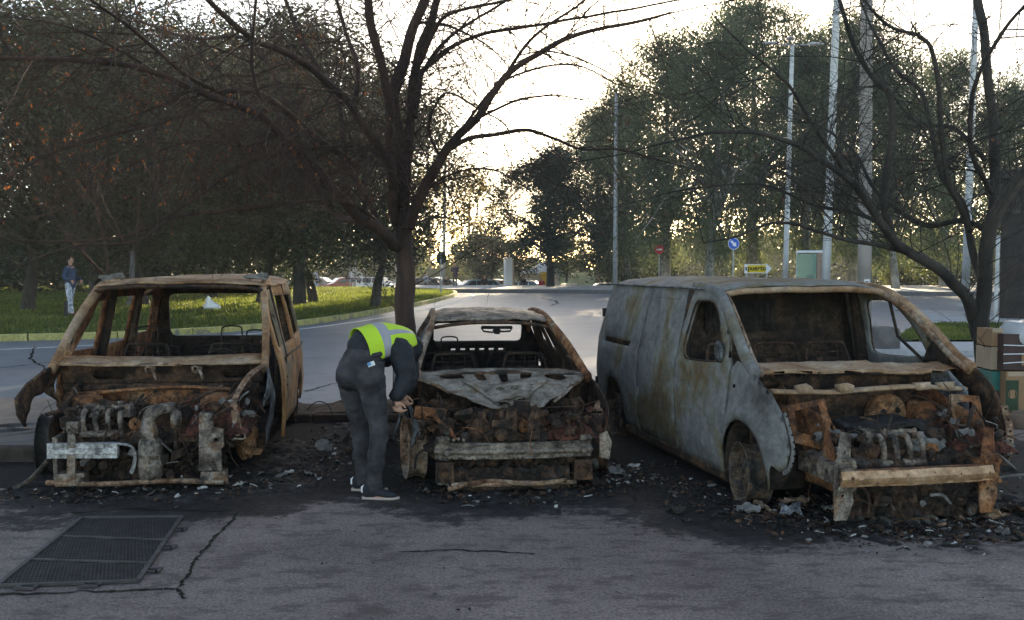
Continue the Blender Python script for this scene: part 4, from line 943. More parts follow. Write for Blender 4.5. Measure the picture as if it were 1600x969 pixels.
# ---------------------------------------------------------------- 2. small hatchback (centre)
def small_car():
    root = empty('burnt_car', (0.02, 8.05, 0), radians(6.5), 'small burnt-out hatchback between the two vans, its perforated bonnet sagging over the engine', 'car', 'burnt-out vehicles parked side by side')
    tum = [(.2, .80), (.45, .83), (.7, .83), (.86, .79), (1.1, .66), (1.26, .555), (1.35, .5)]
    def side(sg, seed=1, b=0): return lambda y, z: (sg * (pl(tum, z) - max(0, y - 3.2) ** 2 * .22 + .012 * nv((y, z, seed), 3) + b), y, z)
    wa = arch(3.15, .27, .33, .24); wf = arch(.78, .27, .33, .24)
    for sg in (-1, 1):
        mb = MB(); mb.sheet([(1.25, .22), (2.28, .22), (2.30, .86), (2.25, 1.22), (1.9, 1.20), (1.22, .88)], side(sg, 3, .006), [[(1.50, .91), (2.2, .90), (2.17, 1.16), (1.92, 1.15)]], step=.055)
        mb.build('front_door', M['rust_dark'] if sg > 0 else M['fender_blue'], root, smooth=True, solid=.03)
        mb = MB(); mb.sheet([(2.32, .22)] + wa + [(3.72, .3), (3.78, .85), (3.55, 1.1), (3.3, 1.23), (2.3, 1.24), (2.33, .86)], side(sg, 5), [[(2.42, .91), (3.0, .92), (2.95, 1.17), (2.38, 1.17)], [(3.10, .95), (3.42, .97), (3.22, 1.13), (3.06, 1.14)]], step=.06)
        mb.build('rear_side_panel', M['rust_dark'], root, smooth=True, solid=.03)
        mb = MB(); mb.tube([(sg * .78, 2.31, .25), (sg * .80, 2.32, .85), (sg * .60, 2.29, 1.22)], [(.045, .05)] * 3, 8, up=(0, 1, 0), sq=.7); mb.build('b_pillar', M['inside'], root)
        mb = MB(); mb.tube([(sg * .76, 1.15, .22), (sg * .76, 2.85, .22)], (.06, .05), 8, sq=.7); mb.build('sill', M['rust_dark'], root)
        mb = MB(); A = smooth_path([(sg * .77, .95, .80), (sg * .735, 1.15, .90), (sg * .665, 1.5, 1.07), (sg * .59, 1.86, 1.21), (sg * .555, 2.15, 1.285), (sg * .545, 2.7, 1.31), (sg * .535, 3.2, 1.28), (sg * .57, 3.55, 1.16), (sg * .62, 3.75, .95)], 5)
        mb.tube(A, [(.03, .048)] * len(A), 9, up=(sg, 0, 0), sq=.35); mb.build('roof_pillar', M['rust_pale'] if sg < 0 else M['rust'], root, smooth=True)
        # front wing
        mb = MB(); wl = [(.46, .24)] + [] ; q = arch(.80, .27, .36, .24)
        out = [(1.22, .22), (1.20, .86), (.95, .80), (.62, .72), (.40, .60), (.28, .44), (.40, .30)] + [p for p in q if p[1] > .3]
        mb.sheet(out, lambda y, z: (sg * ((.74 + .15 * y if sg < 0 else .82) + .025 * sin(z * 11 + sg) + .02 * nv((y, z, sg), 6) - .25 * max(0, .5 - y) ** 1.5), y, z), step=.045)
        mb.build('front_wing', M['fender_blue'] if sg < 0 else M['rust_dark'], root, smooth=True, solid=.009)
        mb = MB(); mb.sheet([(.1, .28), (1.1, .28), (1.1, .80), (.6, .68), (.12, .50)], lambda y, z: (sg * (.56 + .05 * nv((y, z, 1), 3)), y, z), [circ(.5, .42, .08, 12)], step=.06); mb.build('inner_wing', M['rust_dark'], root, smooth=True, solid=.01)
        mb = MB(); mb.lathe([(.15, .40), (.14, .62), (.11, .66), (.04, .67)], (sg * .52, .75, 0), 'z', 18); mb.build('strut_tower', M['rust_dark'], root)
    mb = MB()
    def rf(x, y):
        e = abs(x) / .55; z = 1.345 - .05 * e ** 2.6 - .075 * max(0, (2.1 - y) / .3) ** 1.6 - .05 * max(0, y - 2.9) ** 1.5
        return (x, y, z + .012 * nv((x, y, 2), 4) + .014 * nv((x, y, 2), 9))
    mb.sheet([(-.55, 1.93), (-.3, 1.84), (0, 1.81), (.3, 1.84), (.55, 1.93), (.55, 2.7), (.50, 3.4), (-.50, 3.4), (-.55, 2.7)], rf, step=.04)
    r = mb.build('roof', M['beam_grey'], root, smooth=True, solid=.012)
    mb = MB(); mb.tube(smooth_path([(-.57, 1.90, 1.20), (-.3, 1.83, 1.245), (0, 1.81, 1.255), (.3, 1.83, 1.245), (.57, 1.90, 1.20)], 4), (.018, .035), 8, up=(0, 0, 1)); mb.build('header_rail', M['rust_dark'], r, smooth=True)
    mb = MB(); mb.box((.05, 1.92, 1.20), (.30, .04, .025), j=.006); mb.tube([(-.1, 1.92, 1.20), (-.08, 1.90, 1.165), (.0, 1.9, 1.155), (.18, 1.9, 1.165), (.2, 1.92, 1.2)], .009, 6); mb.ball((.05, 1.9, 1.165), (.04, .03, .03), 8, 5, None, .3); mb.build('mirror_mount', M['char'], r)
    mb = MB(); mb.sheet([(-.72, .3), (.72, .3), (.72, .85), (.54, 1.24), (-.54, 1.24), (-.72, .85)], lambda x, z: (x, 3.86 - max(0, z - .7) * .5 - abs(x) ** 2 * .15, z), [rrect(-.50, .93, .50, 1.16, .05)] + [rrect(-.30 + .11 * k, .82, -.24 + .11 * k, .86, .01) for k in range(6)], step=.05)
    mb.build('tailgate', M['char'], root, smooth=True, solid=.04)
    mb = MB(); mb.sheet([(-.76, .9), (.76, .9), (.74, 3.8), (-.74, 3.8)], lambda x, y: (x, y, .22), step=.15); mb.build('floor_pan', M['inside'], root, solid=.02)
    mb = MB(); mb.sheet([(-.76, .98), (.76, .98), (.74, 1.20), (-.74, 1.20)], lambda x, y: (x, y, .85 + .01 * nv((x, y, 0), 5) - .03 * (x / .75) ** 2 + (y - 1) * .1), step=.05); mb.build('cowl', M['rust_dark'], root, smooth=True, solid=.02)
    mb = MB(); mb.sheet([(-.72, .22), (.72, .22), (.74, .84), (-.74, .84)], lambda x, z: (x, 1.02 + .03 * nv((x, z, 3), 4), z), step=.07); mb.build('firewall', M['rust_dark'], root, smooth=True, solid=.012)
    # bonnet frame: sags forward, ragged, pierced
    mb = MB()
    def hd(u, v0):   # u across -1..1 , v 0 rear .. 1 front tip
        v = max(v0, 0)
        hw = lerp(.80, .26, v ** 1.15); x = u * hw + .02 * v
        y = 1.08 - .78 * v + .04 * (1 - u * u) * (1 - v); z = .875 - .035 * u * u * (1 - v) - .235 * v ** 1.1 + .018 * sin(u * 5) * v
        z += .012 * math.exp(-((v - .45) / .15) ** 2) + .014 * nv((u * 2, v * 2, 1), 2.4) + .006 * nv((u, v, 4), 9) - .03 * math.exp(-(u / .12) ** 2) * v
        return (x, y, z)
    out = [(-1, 0), (-.5, -.02), (0, -.03), (.5, -.02), (1, 0)] + [(.98, .15), (1.0, .32), (.94, .48), (1.0, .62), (.86, .80), (.9, .95), (.5, 1.0), (.2, .93), (0, 1.02), (-.25, .94), (-.6, 1.0), (-.92, .92), (-.88, .75), (-1.0, .6), (-.95, .42), (-1.0, .3), (-.97, .15)]
    def q4(a, b, c, d): return [a, b, c, d]
    holes = [circ(-.62, .20, .15, 14, .09), circ(.66, .22, .14, 14, .09), rrect(-.34, .12, -.22, .34, .04), rrect(-.05, .10, .06, .38, .04), rrect(.22, .14, .36, .32, .04),
             circ(-.12, .60, .07, 10, .035), circ(.12, .60, .07, 10, .035), circ(-.14, .68, .05, 10, .02), circ(.14, .68, .05, 10, .02), rrect(-.28, .82, -.02, .90, .03), rrect(.08, .82, .34, .89, .03)]
    mb.sheet(out, hd, holes, step=.045)
    h = mb.build('bonnet', M['hood'], root, smooth=True, solid=.012)
    mb = MB(); mb.sheet([(-.62, .40), (-.55, .42), (-.36, .50), (0, .47), (.36, .50), (.58, .42), (.64, .45), (.5, .66), (.42, .88), (.12, .80), (-.12, .80), (-.42, .9), (-.5, .66)], lambda u, v: V(hd(u, v)) + V((0, -.012, .022)), [circ(-.12, .60, .08, 10, .04), circ(.12, .60, .08, 10, .04)] + [circ(s * .4, v, .03, 8, .015) for s in (-1, 1) for v in (.56, .64, .72)], step=.045)
    mb.build('bonnet_brace', M['hood'], h, smooth=True, solid=.008)
    mb = MB(); P = [V(hd(-1 + .02, v)) + V((0, 0, -.01)) for v in (0, .15, .3, .45, .6)]; mb.tube(P, .012, 6); mb.build('bonnet_hem', M['rust_pale'], h); mb = MB(); P = [V(hd(.98, v)) + V((0, 0, -.01)) for v in (0, .15, .3, .45, .6, .8)]; mb.tube(P, .012, 6); mb.build('bonnet_hem', M['rust_pale'], h)
    # bumper beam
    mb = MB()
    mb.sheet([(-.62, .28), (.62, .28), (.635, .335), (.62, .392), (-.62, .392), (-.635, .335)], lambda x, z: (x, -.01 + .06 * (x / .62) ** 2 - .022 * cos((z - .335) / .035 * pi) * (1 if abs(z - .335) < .05 else .6) + .004 * nv((x, z, 3), 8), z + .004 * nv((x, 0, 1), 5)), step=.018)
    mb.tube([(x, .03 + .06 * (x / .62) ** 2, .395) for x in [-.62 + .124 * k for k in range(11)]], (.004, .03), 6, up=(0, 0, 1)); mb.tube([(x, .03 + .06 * (x / .62) ** 2, .278) for x in [-.62 + .124 * k for k in range(11)]], (.004, .03), 6, up=(0, 0, 1))
    for x in (-.53, .56): mb.lathe([(.0, -.052), (.016, -.052), (.019, -.04), (.024, -.04), (.024, 0)], (x, .02, .335), 'y', 14)
    mb.box((-.56, .06, .425), (.10, .05, .05), j=.012); mb.box((.58, .06, .42), (.08, .05, .04), j=.012); 
    for k in range(5): mb.ball((-.56 + .04 * k, .02, .43 + .01 * (k % 2)), .011, 6, 4)
    mb.build('bumper_beam', M['beam_grey'], root, smooth=True, solid=.006)
    for sx in (-.55, .55):
        mb = MB(); mb.sheet([(sx - .075, .10), (sx + .075, .10), (sx + .07, .26), (sx - .07, .26)], lambda x, z: (x, .0, z), [rrect(sx - .03, .15, sx + .03, .195, .01)], step=.03); mb.box((sx, .16, .18), (.10, .3, .13), j=.006)
        mb.lathe([(.045, 0), (.05, -.02), (.04, -.02)], (sx, .0, .172), 'y', 16); mb.build('crash_box', M['rust_dark'], root, solid=.01)
    mb = MB()
    for x in (-.02, .16):
        mb.sheet([(x - .05, .42), (x + .05, .42), (x + .045, .66), (x + .02, .70), (x - .03, .68), (x - .05, .58)], lambda u, z: (u, .05 + .012 * nv((u, z, x), 12), z), [circ(x, .50, .012, 8), circ(x, .58, .012, 8), circ(x + .01, .64, .01, 8)], step=.025)
    mb.box((-.09, .04, .55), (.16, .03, .05), (0, .1, 0), .006); mb.lathe([(.0, -.05), (.02, -.05), (.045, -.045), (.05, -.02), (.045, 0)], (-.10, .05, .47), 'y', 18); mb.box((.07, .06, .69), (.12, .05, .07), j=.01)
    mb.build('latch_bracket', M['rust_dark'], root, solid=.012)
    mb = MB(); P = [(x, -.02 + .02 * nv((x, 0, 0), 5), .085 + .012 * nv((x, 3, 0), 6)) for x in [-.5 + .09 * k for k in range(12)]]; mb.tube(P, [.016 + .01 * abs(nv((k, 0, 0), .8)) for k in range(12)], 6); mb.build('lower_crossbar', M['rust_pale'], root)
    mb = MB(); mb.box((.0, .5, .42), (.62, .4, .36), (0, 0, .04), .04); mb.lathe([(.05, -.06), (.09, -.05), (.1, 0), (.09, .05)], (-.25, .25, .48), 'y', 16, cap=True); junk(((-.45, .5), (.12, .6), (.2, .6)), 120, [(mb, 1)], 13, .06); mb.build('engine', M['rust_dark'], root)
    a, b, c_, d = MB(), MB(), MB(), MB()
    junk(((-.62, .62), (.1, .9), (.25, .62)), 121, [(a, 6), (b, 1.6), (c_, .3)], 14, .055); junk(((-.6, .7), (.05, .4), (.05, .25)), 82, [(a, 4), (b, 1), (c_, .7)], 15, .05)
    junk(((.2, .66), (.12, .5), (.40, .66)), 33, [(a, 3), (d, 1.6), (b, 1)], 16, .04); junk(((-.74, -.5), (.1, .4), (.35, .62)), 40, [(b, 3), (a, 1)], 17, .05)
    for m_, n_, q_ in ((a, 'charred_scrap', 'heap'), (b, 'rusty_scrap', 'rust_dark'), (c_, 'ash_flakes', 'greyash'), (d, 'copper_scrap', 'heap_red')): tag(m_.build(n_, M[q_], root), kind='stuff')
    mb = MB(); wires(mb, ((.1, .7), (.1, .5), (.4, .7)), 22, 18, .003, .4); tag(mb.build('copper_wires', M['heap_red'], root), kind='stuff')
    mb = MB(); wires(mb, ((-.6, .5), (.1, .6), (.35, .7)), 13, 19, .003, .4); mb.tube([(-.62, .12, .60), (-.5, .10, .50), (-.46, .08, .42)], .018, 6); mb.box((-.66, .2, .62), (.25, .06, .10), (0, .15, 0), .01); mb.build('pipes_and_wires', M['rust'], root)
    engine_top(root, -.12, .40, .57, .36, 'rust_dark'); heap(root, (-.70, .72), (.14, .95), .44, .08, 13.1); heap(root, (.25, .70), (.10, .5), .52, .07, 15.2, 'heap_red'); face_heap(root, (-.58, .62), (.05, .46), .16, .07, 17.7); face_heap(root, (-.45, .45), (.03, .20), .04, .05, 18.7)
    seat_frame(root, -.36, 1.95, .45, .44, .48, .13, 'inside', False); seat_frame(root, .34, 1.95, .45, .44, .48, .13, 'inside', False)
    seat_frame(root, -.35, 2.95, .50, .6, .36, .08, 'char', True, headw=.09); seat_frame(root, .35, 2.95, .50, .6, .36, .08, 'char', False)
    mb = MB(); mb.tube([(-.74, 1.3, .76), (0, 1.26, .74), (.74, 1.3, .76)], .03, 10); mb.build('dash_tube', M['inside'], root)
    wheel(root, (-.78, .66, .27), .265, .15, radians(8), -1, 'rust_pale'); wheel(root, (.80, .80, .26), .26, .16, radians(-4), 1, 'rust_dark')
    wheel(root, (-.72, 3.15, .26), .26, .15, 0, -1, 'rust_dark'); wheel(root, (.72, 3.15, .26), .26, .15, 0, 1, 'rust_dark')
    mb = MB(); mb.sheet([(.70, .26), (.78, .24), (.80, .38), (.76, .47), (.70, .44)], lambda x, z: (x, .10 + .02 * nv((x, z, 0), 5), z), step=.03); mb.build('loose_bracket', M['rust_pale'], root, solid=.02)
    return root
small_car()

# ---------------------------------------------------------------- 3. grey panel van (right)
def grey_van():
    root = empty('burnt_van', (2.86, 6.9, 0), radians(12.0), 'burnt-out grey panel van at the right, front end stripped to a tan beam', 'van', 'burnt-out vehicles parked side by side')
    tum = [(.2, .90), (.35, .93), (.7, .945), (.98, .925), (1.05, .905), (1.3, .85), (1.5, .80), (1.62, .755), (1.7, .70)]
    def fx(y, z):
        return pl(tum, z) - max(0, y - 4.2) ** 2 * .10 - max(0, 1.1 - y) ** 2 * .10
    def side(sg, seed=1, o=0): return lambda y, z: (sg * (fx(y, z) + .010 * nv((y, z, seed), 1.3) + .004 * nv((y, z, seed), 6) - .012 * math.exp(-((z - 1.02) / .02) ** 2) + o), y, z)
    front_arch = arch(1.02, .27, .37, .16); rear_arch = arch(4.20, .28, .36, .16)
    TOPZ = 1.60
    for sg in (-1, 1):
        # front door
        mb = MB(); win = smooth_path([(1.42, 1.04, 0), (1.50, 1.20, 0), (1.66, 1.38, 0), (1.84, 1.49, 0), (2.08, 1.50, 0), (2.22, 1.47, 0), (2.25, 1.3, 0), (2.26, 1.03, 0), (1.9, 1.01, 0)], 3)
        mb.sheet([(1.40, .17), (2.36, .17), (2.40, .98), (2.36, 1.585), (1.90, 1.585), (1.62, 1.46), (1.40, 1.24), (1.27, 1.00), (1.30, .6), (1.38, .45)], side(sg, 3, .004), [[(p.x, p.y) for p in win]], step=.045)
        d = mb.build('front_door', M['van_grey'], root, smooth=True, solid=.03)
        f = side(sg, 3, .004)
        mb = MB(); p = V(f(2.20, .90)); mb.lathe([(.0, .0), (.034, .0), (.042, sg * .012), (.046, 0)], p, 'x', 16); mb.ball(V(f(2.20, .81)) + V((sg * .004, 0, 0)), .016, 8, 5); mb.build('handle', M['char'], d)
        mb = MB(); P = smooth_path([(x, y, 0) for x, y in [(1.42, 1.04), (1.50, 1.20), (1.66, 1.38), (1.84, 1.49), (2.08, 1.50), (2.22, 1.47), (2.25, 1.3), (2.26, 1.03), (1.9, 1.01), (1.42, 1.04)]], 3)
        mb.tube([V(f(q.x, q.y)) + V((sg * .012, 0, 0)) for q in P], .009, 6); mb.build('window_frame', M['rust_dark'], d, smooth=True)
        # sliding door + rear quarter
        mb = MB(); mb.sheet([(2.392, .17), (3.375, .17), (3.415, .98), (3.375, 1.59), (2.392, 1.59), (2.43, .98)], side(sg, 5), [], step=.07)
        sd_ = mb.build('sliding_door' if sg < 0 else 'side_panel', M['van_grey'], root, smooth=True, solid=.03)
        mb = MB(); f5 = side(sg, 5); p = V(f5(2.56, .93)); mb.lathe([(.0, 0), (.036, 0), (.044, sg * .012), (.048, 0)], p, 'x', 16); mb.ball(V(f5(2.60, .85)) + V((sg * .004, 0, 0)), .013, 8, 5); mb.build('handle', M['char'], sd_)
        mb = MB(); f7 = side(sg, 7); mb.sheet([(3.408, .17), (3.80, .17)] + rear_arch[0:] + [(4.85, .22), (4.93, .6), (4.92, 1.0), (4.80, 1.50), (4.72, 1.59), (3.405, 1.59), (3.445, .98)], f7, [rrect(3.72, .985, 4.62, 1.035, .012)], step=.065)
        rq = mb.build('rear_side_panel', M['van_grey'], root, smooth=True, solid=.03)
        mb = MB(); mb.tube([V(f7(y, 1.01)) - V((sg * .03, 0, 0)) for y in (3.7, 4.2, 4.64)], (.035, .02), 6, up=(0, 0, 1)); mb.build('door_rail', M['rust_dark'], rq)
        if sg < 0:
            mb = MB(); mb.box(V(f7(4.86, 1.28)) + V((-.02, 0, 0)), (.05, .04, .09), j=.003); mb.box(V(f7(4.88, .52)) + V((-.02, 0, 0)), (.04, .04, .08), j=.003); mb.build('hinge', M['char'], rq)
        # recessed panel crease
        mb = MB(); 
        for (a, b) in ((2.56, 3.32), (3.5, 4.6)):
            P = [(p[0], p[1]) for p in rrect(a, 1.10, b, 1.50, .06)]; fo = side(sg, 5 if a < 3 else 7); mb.tube([V(fo(*p)) + V((sg * .012, 0, 0)) for p in P + P[:1]], (.006, .006), 5)
        mb.build('panel_swage', M['van_grey'], rq, smooth=True)
        # front wing
        fa = [p for p in front_arch]
        mb = MB()
        if sg < 0:
            out = [(1.385, .17)] + [(1.37, .45), (1.285, .6), (1.255, 1.0), (1.18, 1.07), (1.0, 1.04), (.80, .97), (.62, .88), (.50, .76), (.44, .62), (.42, .50), (.46, .38), (.52, .34), (.58, .38)] + [(p[0], p[1]) for p in fa if p[0] > .66]
            # outline order: arch goes front -> rear, back to start
            mb.sheet(out, lambda y, z: (sg * (fx(y, z) + .01 * nv((y, z, 2), 2.5) + .03 * math.exp(-(((y - 1.02) ** 2 + (z - .27) ** 2) ** .5 - .42) ** 2 / .003) - .20 * max(0, .72 - y) ** 1.3), y, z), step=.04)
            wg = mb.build('front_wing', M['van_grey'], root, smooth=True, solid=.012)
            mb = MB(); ed = [(.50, .76), (.44, .62), (.42, .50), (.46, .38), (.52, .34)]
            P = smooth_path([(-(fx(y, z) - .20 * max(0, .72 - y) ** 1.3) + .015, y - .012, z) for y, z in ed], 5); mb.tube(P, (.028, .010), 6, up=(0, 1, 0))
            wf_ = mb.build('wing_flange', M['greyash'], wg, smooth=True)
            mb = MB(); 
            for p in P[1::2]: mb.ball(p + V((0, -.024, 0)), (.007, .006, .009), 8, 5)
            mb.build('flange_hole', M['black'], wf_)
            mb = MB(); q = V((-fx(1.15, .88) - .008, 1.15, .88)); mb.ball(q, .016, 8, 5); mb.build('plug_hole', M['black'], wg)
        else:
            out = [(1.37, .2), (1.33, .6), (1.27, 1.0), (1.0, 1.05), (.82, 1.0), (.66, .90), (.54, .76), (.47, .58), (.46, .42), (.50, .32), (.60, .36), (.66, .50)] + [(p[0], p[1] + .04) for p in fa if p[0] > .85]
            fr = lambda y, z: fx(y, z) + .02 * max(0, 1.2 - y) + .012 * nv((y, z, 2), 5) - .06 * max(0, .9 - z) * max(0, .9 - y)
            mb.sheet(out, lambda y, z: (fr(y, z), y, z), step=.045)
            wg = mb.build('front_wing', M['rust_dark'], root, smooth=True, solid=.012)
            mb = MB(); ed = [(.54, .76), (.47, .58), (.46, .42), (.50, .32)]; P = smooth_path([(fr(y, z) + .01, y - .014, z) for y, z in ed], 5); mb.tube(P, (.034, .010), 6, up=(1, 0, 0)); wf_ = mb.build('wing_flange', M['rust_pale'], wg, smooth=True)
            mb = MB(); 
            for p in P[1::2]: mb.ball(p + V((0, -.009, 0)), (.012, .005, .010), 8, 5)
            mb.build('flange_hole', M['black'], wf_)
            mb = MB(); mb.sheet([(.62, .40), (1.1, .30), (1.2, .98), (.95, .98), (.72, .85), (.66, .6)], lambda y, z: (.74 + .05 * nv((y, z, 4), 3) + .04 * (z - .6), y, z), [circ(.85, .6, .03, 8)], step=.05); mb.build('inner_panel', M['fender_blue'], wg, smooth=True, solid=.01)
        # A pillar
        mb = MB(); A = smooth_path([(sg * .90, .86, 1.00), (sg * .885, 1.05, 1.08), (sg * .855, 1.30, 1.26), (sg * .815, 1.56, 1.43), (sg * .775, 1.80, 1.545), (sg * .755, 2.05, 1.595), (sg * .75, 2.4, 1.61)], 5)
        mb.tube(A, (.036, .048), 10, up=(sg, 0, 0), sq=.7); pa = mb.build('windscreen_pillar', M['van_grey'] if sg < 0 else M['tan_sheet'], root, smooth=True)
        mb = MB(); mb.tube([p + V((-sg * .045, -.03, -.01)) for p in A[1:-6]], (.018, .03), 6, up=(sg, 0, 0)); mb.build('pillar_flange', M['rust_pale'], pa, smooth=True)
        if sg < 0:
            mb = MB(); mb.lathe([(.0, 0), (.05, 0), (.075, .006), (.085, -.01), (.06, -.02)], (-.93, 1.46, 1.12), 'x', 18); mb.build('mirror_mount', M['fender_blue'], pa, smooth=True)
        else:
            mb = MB(); mb.sheet([(.98, 1.0), (1.42, 1.01), (1.36, 1.12), (1.24, 1.24), (1.16, 1.18)], lambda y, z: (.85 + .01 * nv((y, z, 2), 4), y, z), step=.05); mb.build('pillar_gusset', M['inside'], pa, smooth=True, solid=.02)
            mb = MB(); mb.tube([(.86, 1.40, 1.0), (.79, 1.70, 1.2), (.77, 1.80, 1.5)], .014, 6); mb.build('door_seal_channel', M['inside'], pa)
        mb = MB(); mb.tube([(sg * .86, 2.38, .2), (sg * .88, 2.40, .95), (sg * .77, 2.37, 1.58)], [(.06, .05)] * 3, 8, up=(0, 1, 0), sq=.7); mb.build('b_pillar', M['inside'], root)
        mb = MB(); mb.tube([(sg * .87, 1.35, .15), (sg * .88, 3.8, .15)], (.06, .05), 8, sq=.7); mb.build('sill', M['rust_dark'], root)
        mb = MB(); mb.sheet([(.18, .24), (1.35, .24), (1.3, .96), (.9, .84), (.4, .72), (.2, .55)], lambda y, z: (sg * (.60 + .05 * nv((y, z, sg), 3)), y, z), [circ(.5, .45, .08, 12), rrect(.85, .62, 1.05, .72, .02)], step=.06); mb.build('inner_wing', M['rust'], root, smooth=True, solid=.01)
        mb = MB(); mb.lathe([(.16, .42), (.155, .70), (.13, .75), (.05, .76)], (sg * .58, .98, 0), 'z', 20); mb.build('strut_tower', M['rust'], root, smooth=True)
    # roof
    mb = MB()
    def rf(x, y):
        e = abs(x) / .79; z = 1.675 - .09 * e ** 3.4 - .045 * max(0, (2.05 - y) / .3) ** 1.8 - .02 * max(0, y - 4.3)
        z += .008 * nv((x, y, 2), 2) + .004 * nv((x, y, 2), 6) + .006 * cos(x * 22) * (y > 2.3)
        return (x, y, z)
    mb.sheet([(-.79, 1.92), (-.6, 1.80), (0, 1.74), (.6, 1.80), (.79, 1.92), (.79, 3.6), (.75, 4.78), (-.75, 4.78), (-.79, 3.6)], rf, step=.06)
    r = mb.build('roof', M['van_grey'], root, smooth=True, solid=.012)
    mb = MB(); P = smooth_path([(-.77, 1.88, 1.545), (-.55, 1.80, 1.59), (0, 1.75, 1.60), (.55, 1.80, 1.59), (.77, 1.88, 1.545)], 6); mb.tube([p + V((0, -.01, .008 * nv(p, 6))) for p in P], (.026, .04), 8, up=(0, 0, 1), sq=.5); mb.build('header_rail', M['tan_sheet'], r, smooth=True)
    mb = MB(); mb.tube([(-.78, y, 1.60 + .0 * y) for y in (2.1, 3.0, 3.9, 4.7)], (.012, .03), 6); mb.tube([(.78, y, 1.60) for y in (2.1, 3.0, 3.9, 4.7)], (.012, .03), 6); mb.build('roof_gutter', M['fender_blue'], r)
    mb = MB(); mb.sheet([(-.86, .2), (.86, .2), (.88, 1.0), (.74, 1.6), (-.74, 1.6), (-.88, 1.0)], lambda x, z: (x, 4.92 - max(0, z - 1) * .2, z), step=.12); mb.build('rear_doors', M['van_grey'], root, smooth=True, solid=.03)
    # bulkhead with low mesh panel, floor
    mb = MB(); mb.sheet([(-.82, .2), (.82, .2), (.86, .95), (.74, 1.58), (-.74, 1.58), (-.86, .95)], lambda x, z: (x, 2.52 + .02 * nv((x, z, 0), 2.5) + .01 * sin(z * 20), z), [], step=.08); bk = mb.build('bulkhead', M['inside'], root, smooth=True, solid=.01)
    mb = MB(); mb.sheet(rrect(-.62, 1.20, .05, 1.50, .03), lambda x, z: (x, 2.49, z), step=.1)
    for k in range(12): mb.tube([(-.60 + .055 * k, 2.475, 1.21), (-.60 + .055 * k, 2.475, 1.49)], .004, 4)
    for k in range(5): mb.tube([(-.62, 2.47, 1.23 + .06 * k), (.05, 2.47, 1.23 + .06 * k)], .004, 4)
    mb.build('bulkhead_grille', M['char'], bk)
    mb = MB(); mb.sheet([(-.86, 1.1), (.86, 1.1), (.86, 4.9), (-.86, 4.9)], lambda x, y: (x, y, .24), step=.15); mb.build('floor_pan', M['inside'], root, solid=.02)
    # cowl + firewall + upper cross panel
    mb = MB(); mb.sheet([(-.88, 1.00), (-.4, .95), (.4, .95), (.90, 1.00), (.90, 1.20), (-.88, 1.20)], lambda x, y: (x, y, 1.0 + .012 * nv((x, y, 0), 3) + .012 * nv((x, y, 0), 9) - .02 * (x > .2) + (y - 1) * .2), step=.045); mb.build('cowl', M['tan_sheet'], root, smooth=True, solid=.022)
    mb = MB(); mb.sheet([(-.80, .22), (.82, .22), (.84, .94), (-.82, .94)], lambda x, z: (x, 1.16 + .06 * nv((x, z, 3), 1.9) + .02 * nv((x, z, 3), 6), z), [rrect(-.74, .74, -.52, .86, .02), rrect(.56, .74, .80, .86, .03)], step=.055); mb.build('firewall', M['rust_dark'], root, smooth=True, solid=.012)
    mb = MB(); P = [(x, .82 + .04 * cos(x * 2), .865 + .012 * sin(x * 5) + .01 * nv((x, 0, 0), 7)) for x in [-.80 + .16 * k for k in range(11)]]; mb.tube(smooth_path(P, 3), (.018, .055), 8, up=(0, 0, 1), sq=.5)
    for x in (-.55, -.22, .42, .62): mb.box((x, .80, .89), (.10, .09, .05), (0, rnd(-.1, .1), 0), .01)
    mb.build('upper_crossmember', M['tan_sheet'], root, smooth=True)
    mb = MB(); mb.lathe([(.03, -.04), (.06, -.045), (.14, -.03), (.165, 0), (.165, .06), (.15, .09)], (.28, 1.02, .64), 'y', 26, cap=True); mb.build('brake_servo', M['rust_orange'], root, smooth=False, bevel=.004)
    mb = MB(); 
    for k in range(3): mb.lathe([(.014, -.012), (.024, -.012), (.024, 0)], (.28 + .07 * cos(k * 2.1 + .6), .985, .64 + .07 * sin(k * 2.1 + .6)), 'y', 10, cap=True)
    mb.build('servo_stud', M['char'], root)
    # headlamp carrier left + rails
    mb = MB(); mb.sheet([(-.80, .80), (-.50, .84), (-.48, .70), (-.30, .34), (-.42, .34), (-.60, .50), (-.78, .55)], lambda x, z: (x, .42 + (z - .34) * .35 + .015 * nv((x, z, 0), 6), z), [[(-.74, .76), (-.55, .80), (-.53, .68), (-.60, .58), (-.74, .62)], [(-.60, .54), (-.50, .66), (-.39, .42), (-.43, .40)]], step=.035)
    mb.build('headlamp_carrier', M['rust'], root, smooth=False, solid=.014)
    mb = MB(); mb.sheet([(.55, .84), (.80, .82), (.80, .60), (.62, .40), (.56, .5)], lambda x, z: (x, .5 + (z - .34) * .3, z), [rrect(.60, .68, .74, .78, .02)], step=.04); mb.build('headlamp_carrier', M['rust'], root, solid=.014)
    for sx in (-.64, .46):
        mb = MB(); mb.box((sx, .30, .40), (.11, .55, .13), (0.05, 0, 0), .012); mb.box((sx, .05, .40), (.13, .03, .20), (0, .04, .03), .008); rimmed(mb, [(sx - .06, .10), (sx + .02, .10), (sx + .06, .22), (sx + .05, .34), (sx - .07, .34)], lambda x, z: (x, .06 + .01 * nv((x, z, 0), 9), z), [circ(sx - .01, .26, .018, 10)], .03, .007); rimmed(mb, [(sx - .04, .46), (sx + .05, .46), (sx + .09, .66), (sx + .03, .67)], lambda x, z: (x, .09 + (z - .46) * .3, z), [circ(sx + .03, .54, .012, 8)], .03, .006)
        for k in range(4): mb.lathe([(.008, -.004), (.014, -.004), (.014, 0)], (sx - .05 + .1 * (k % 2), .02, .32 + .14 * (k // 2)), 'y', 8, cap=True)
        mb.build('chassis_leg', M['bracket'] if sx < 0 else M['rust'], root, solid=.008)
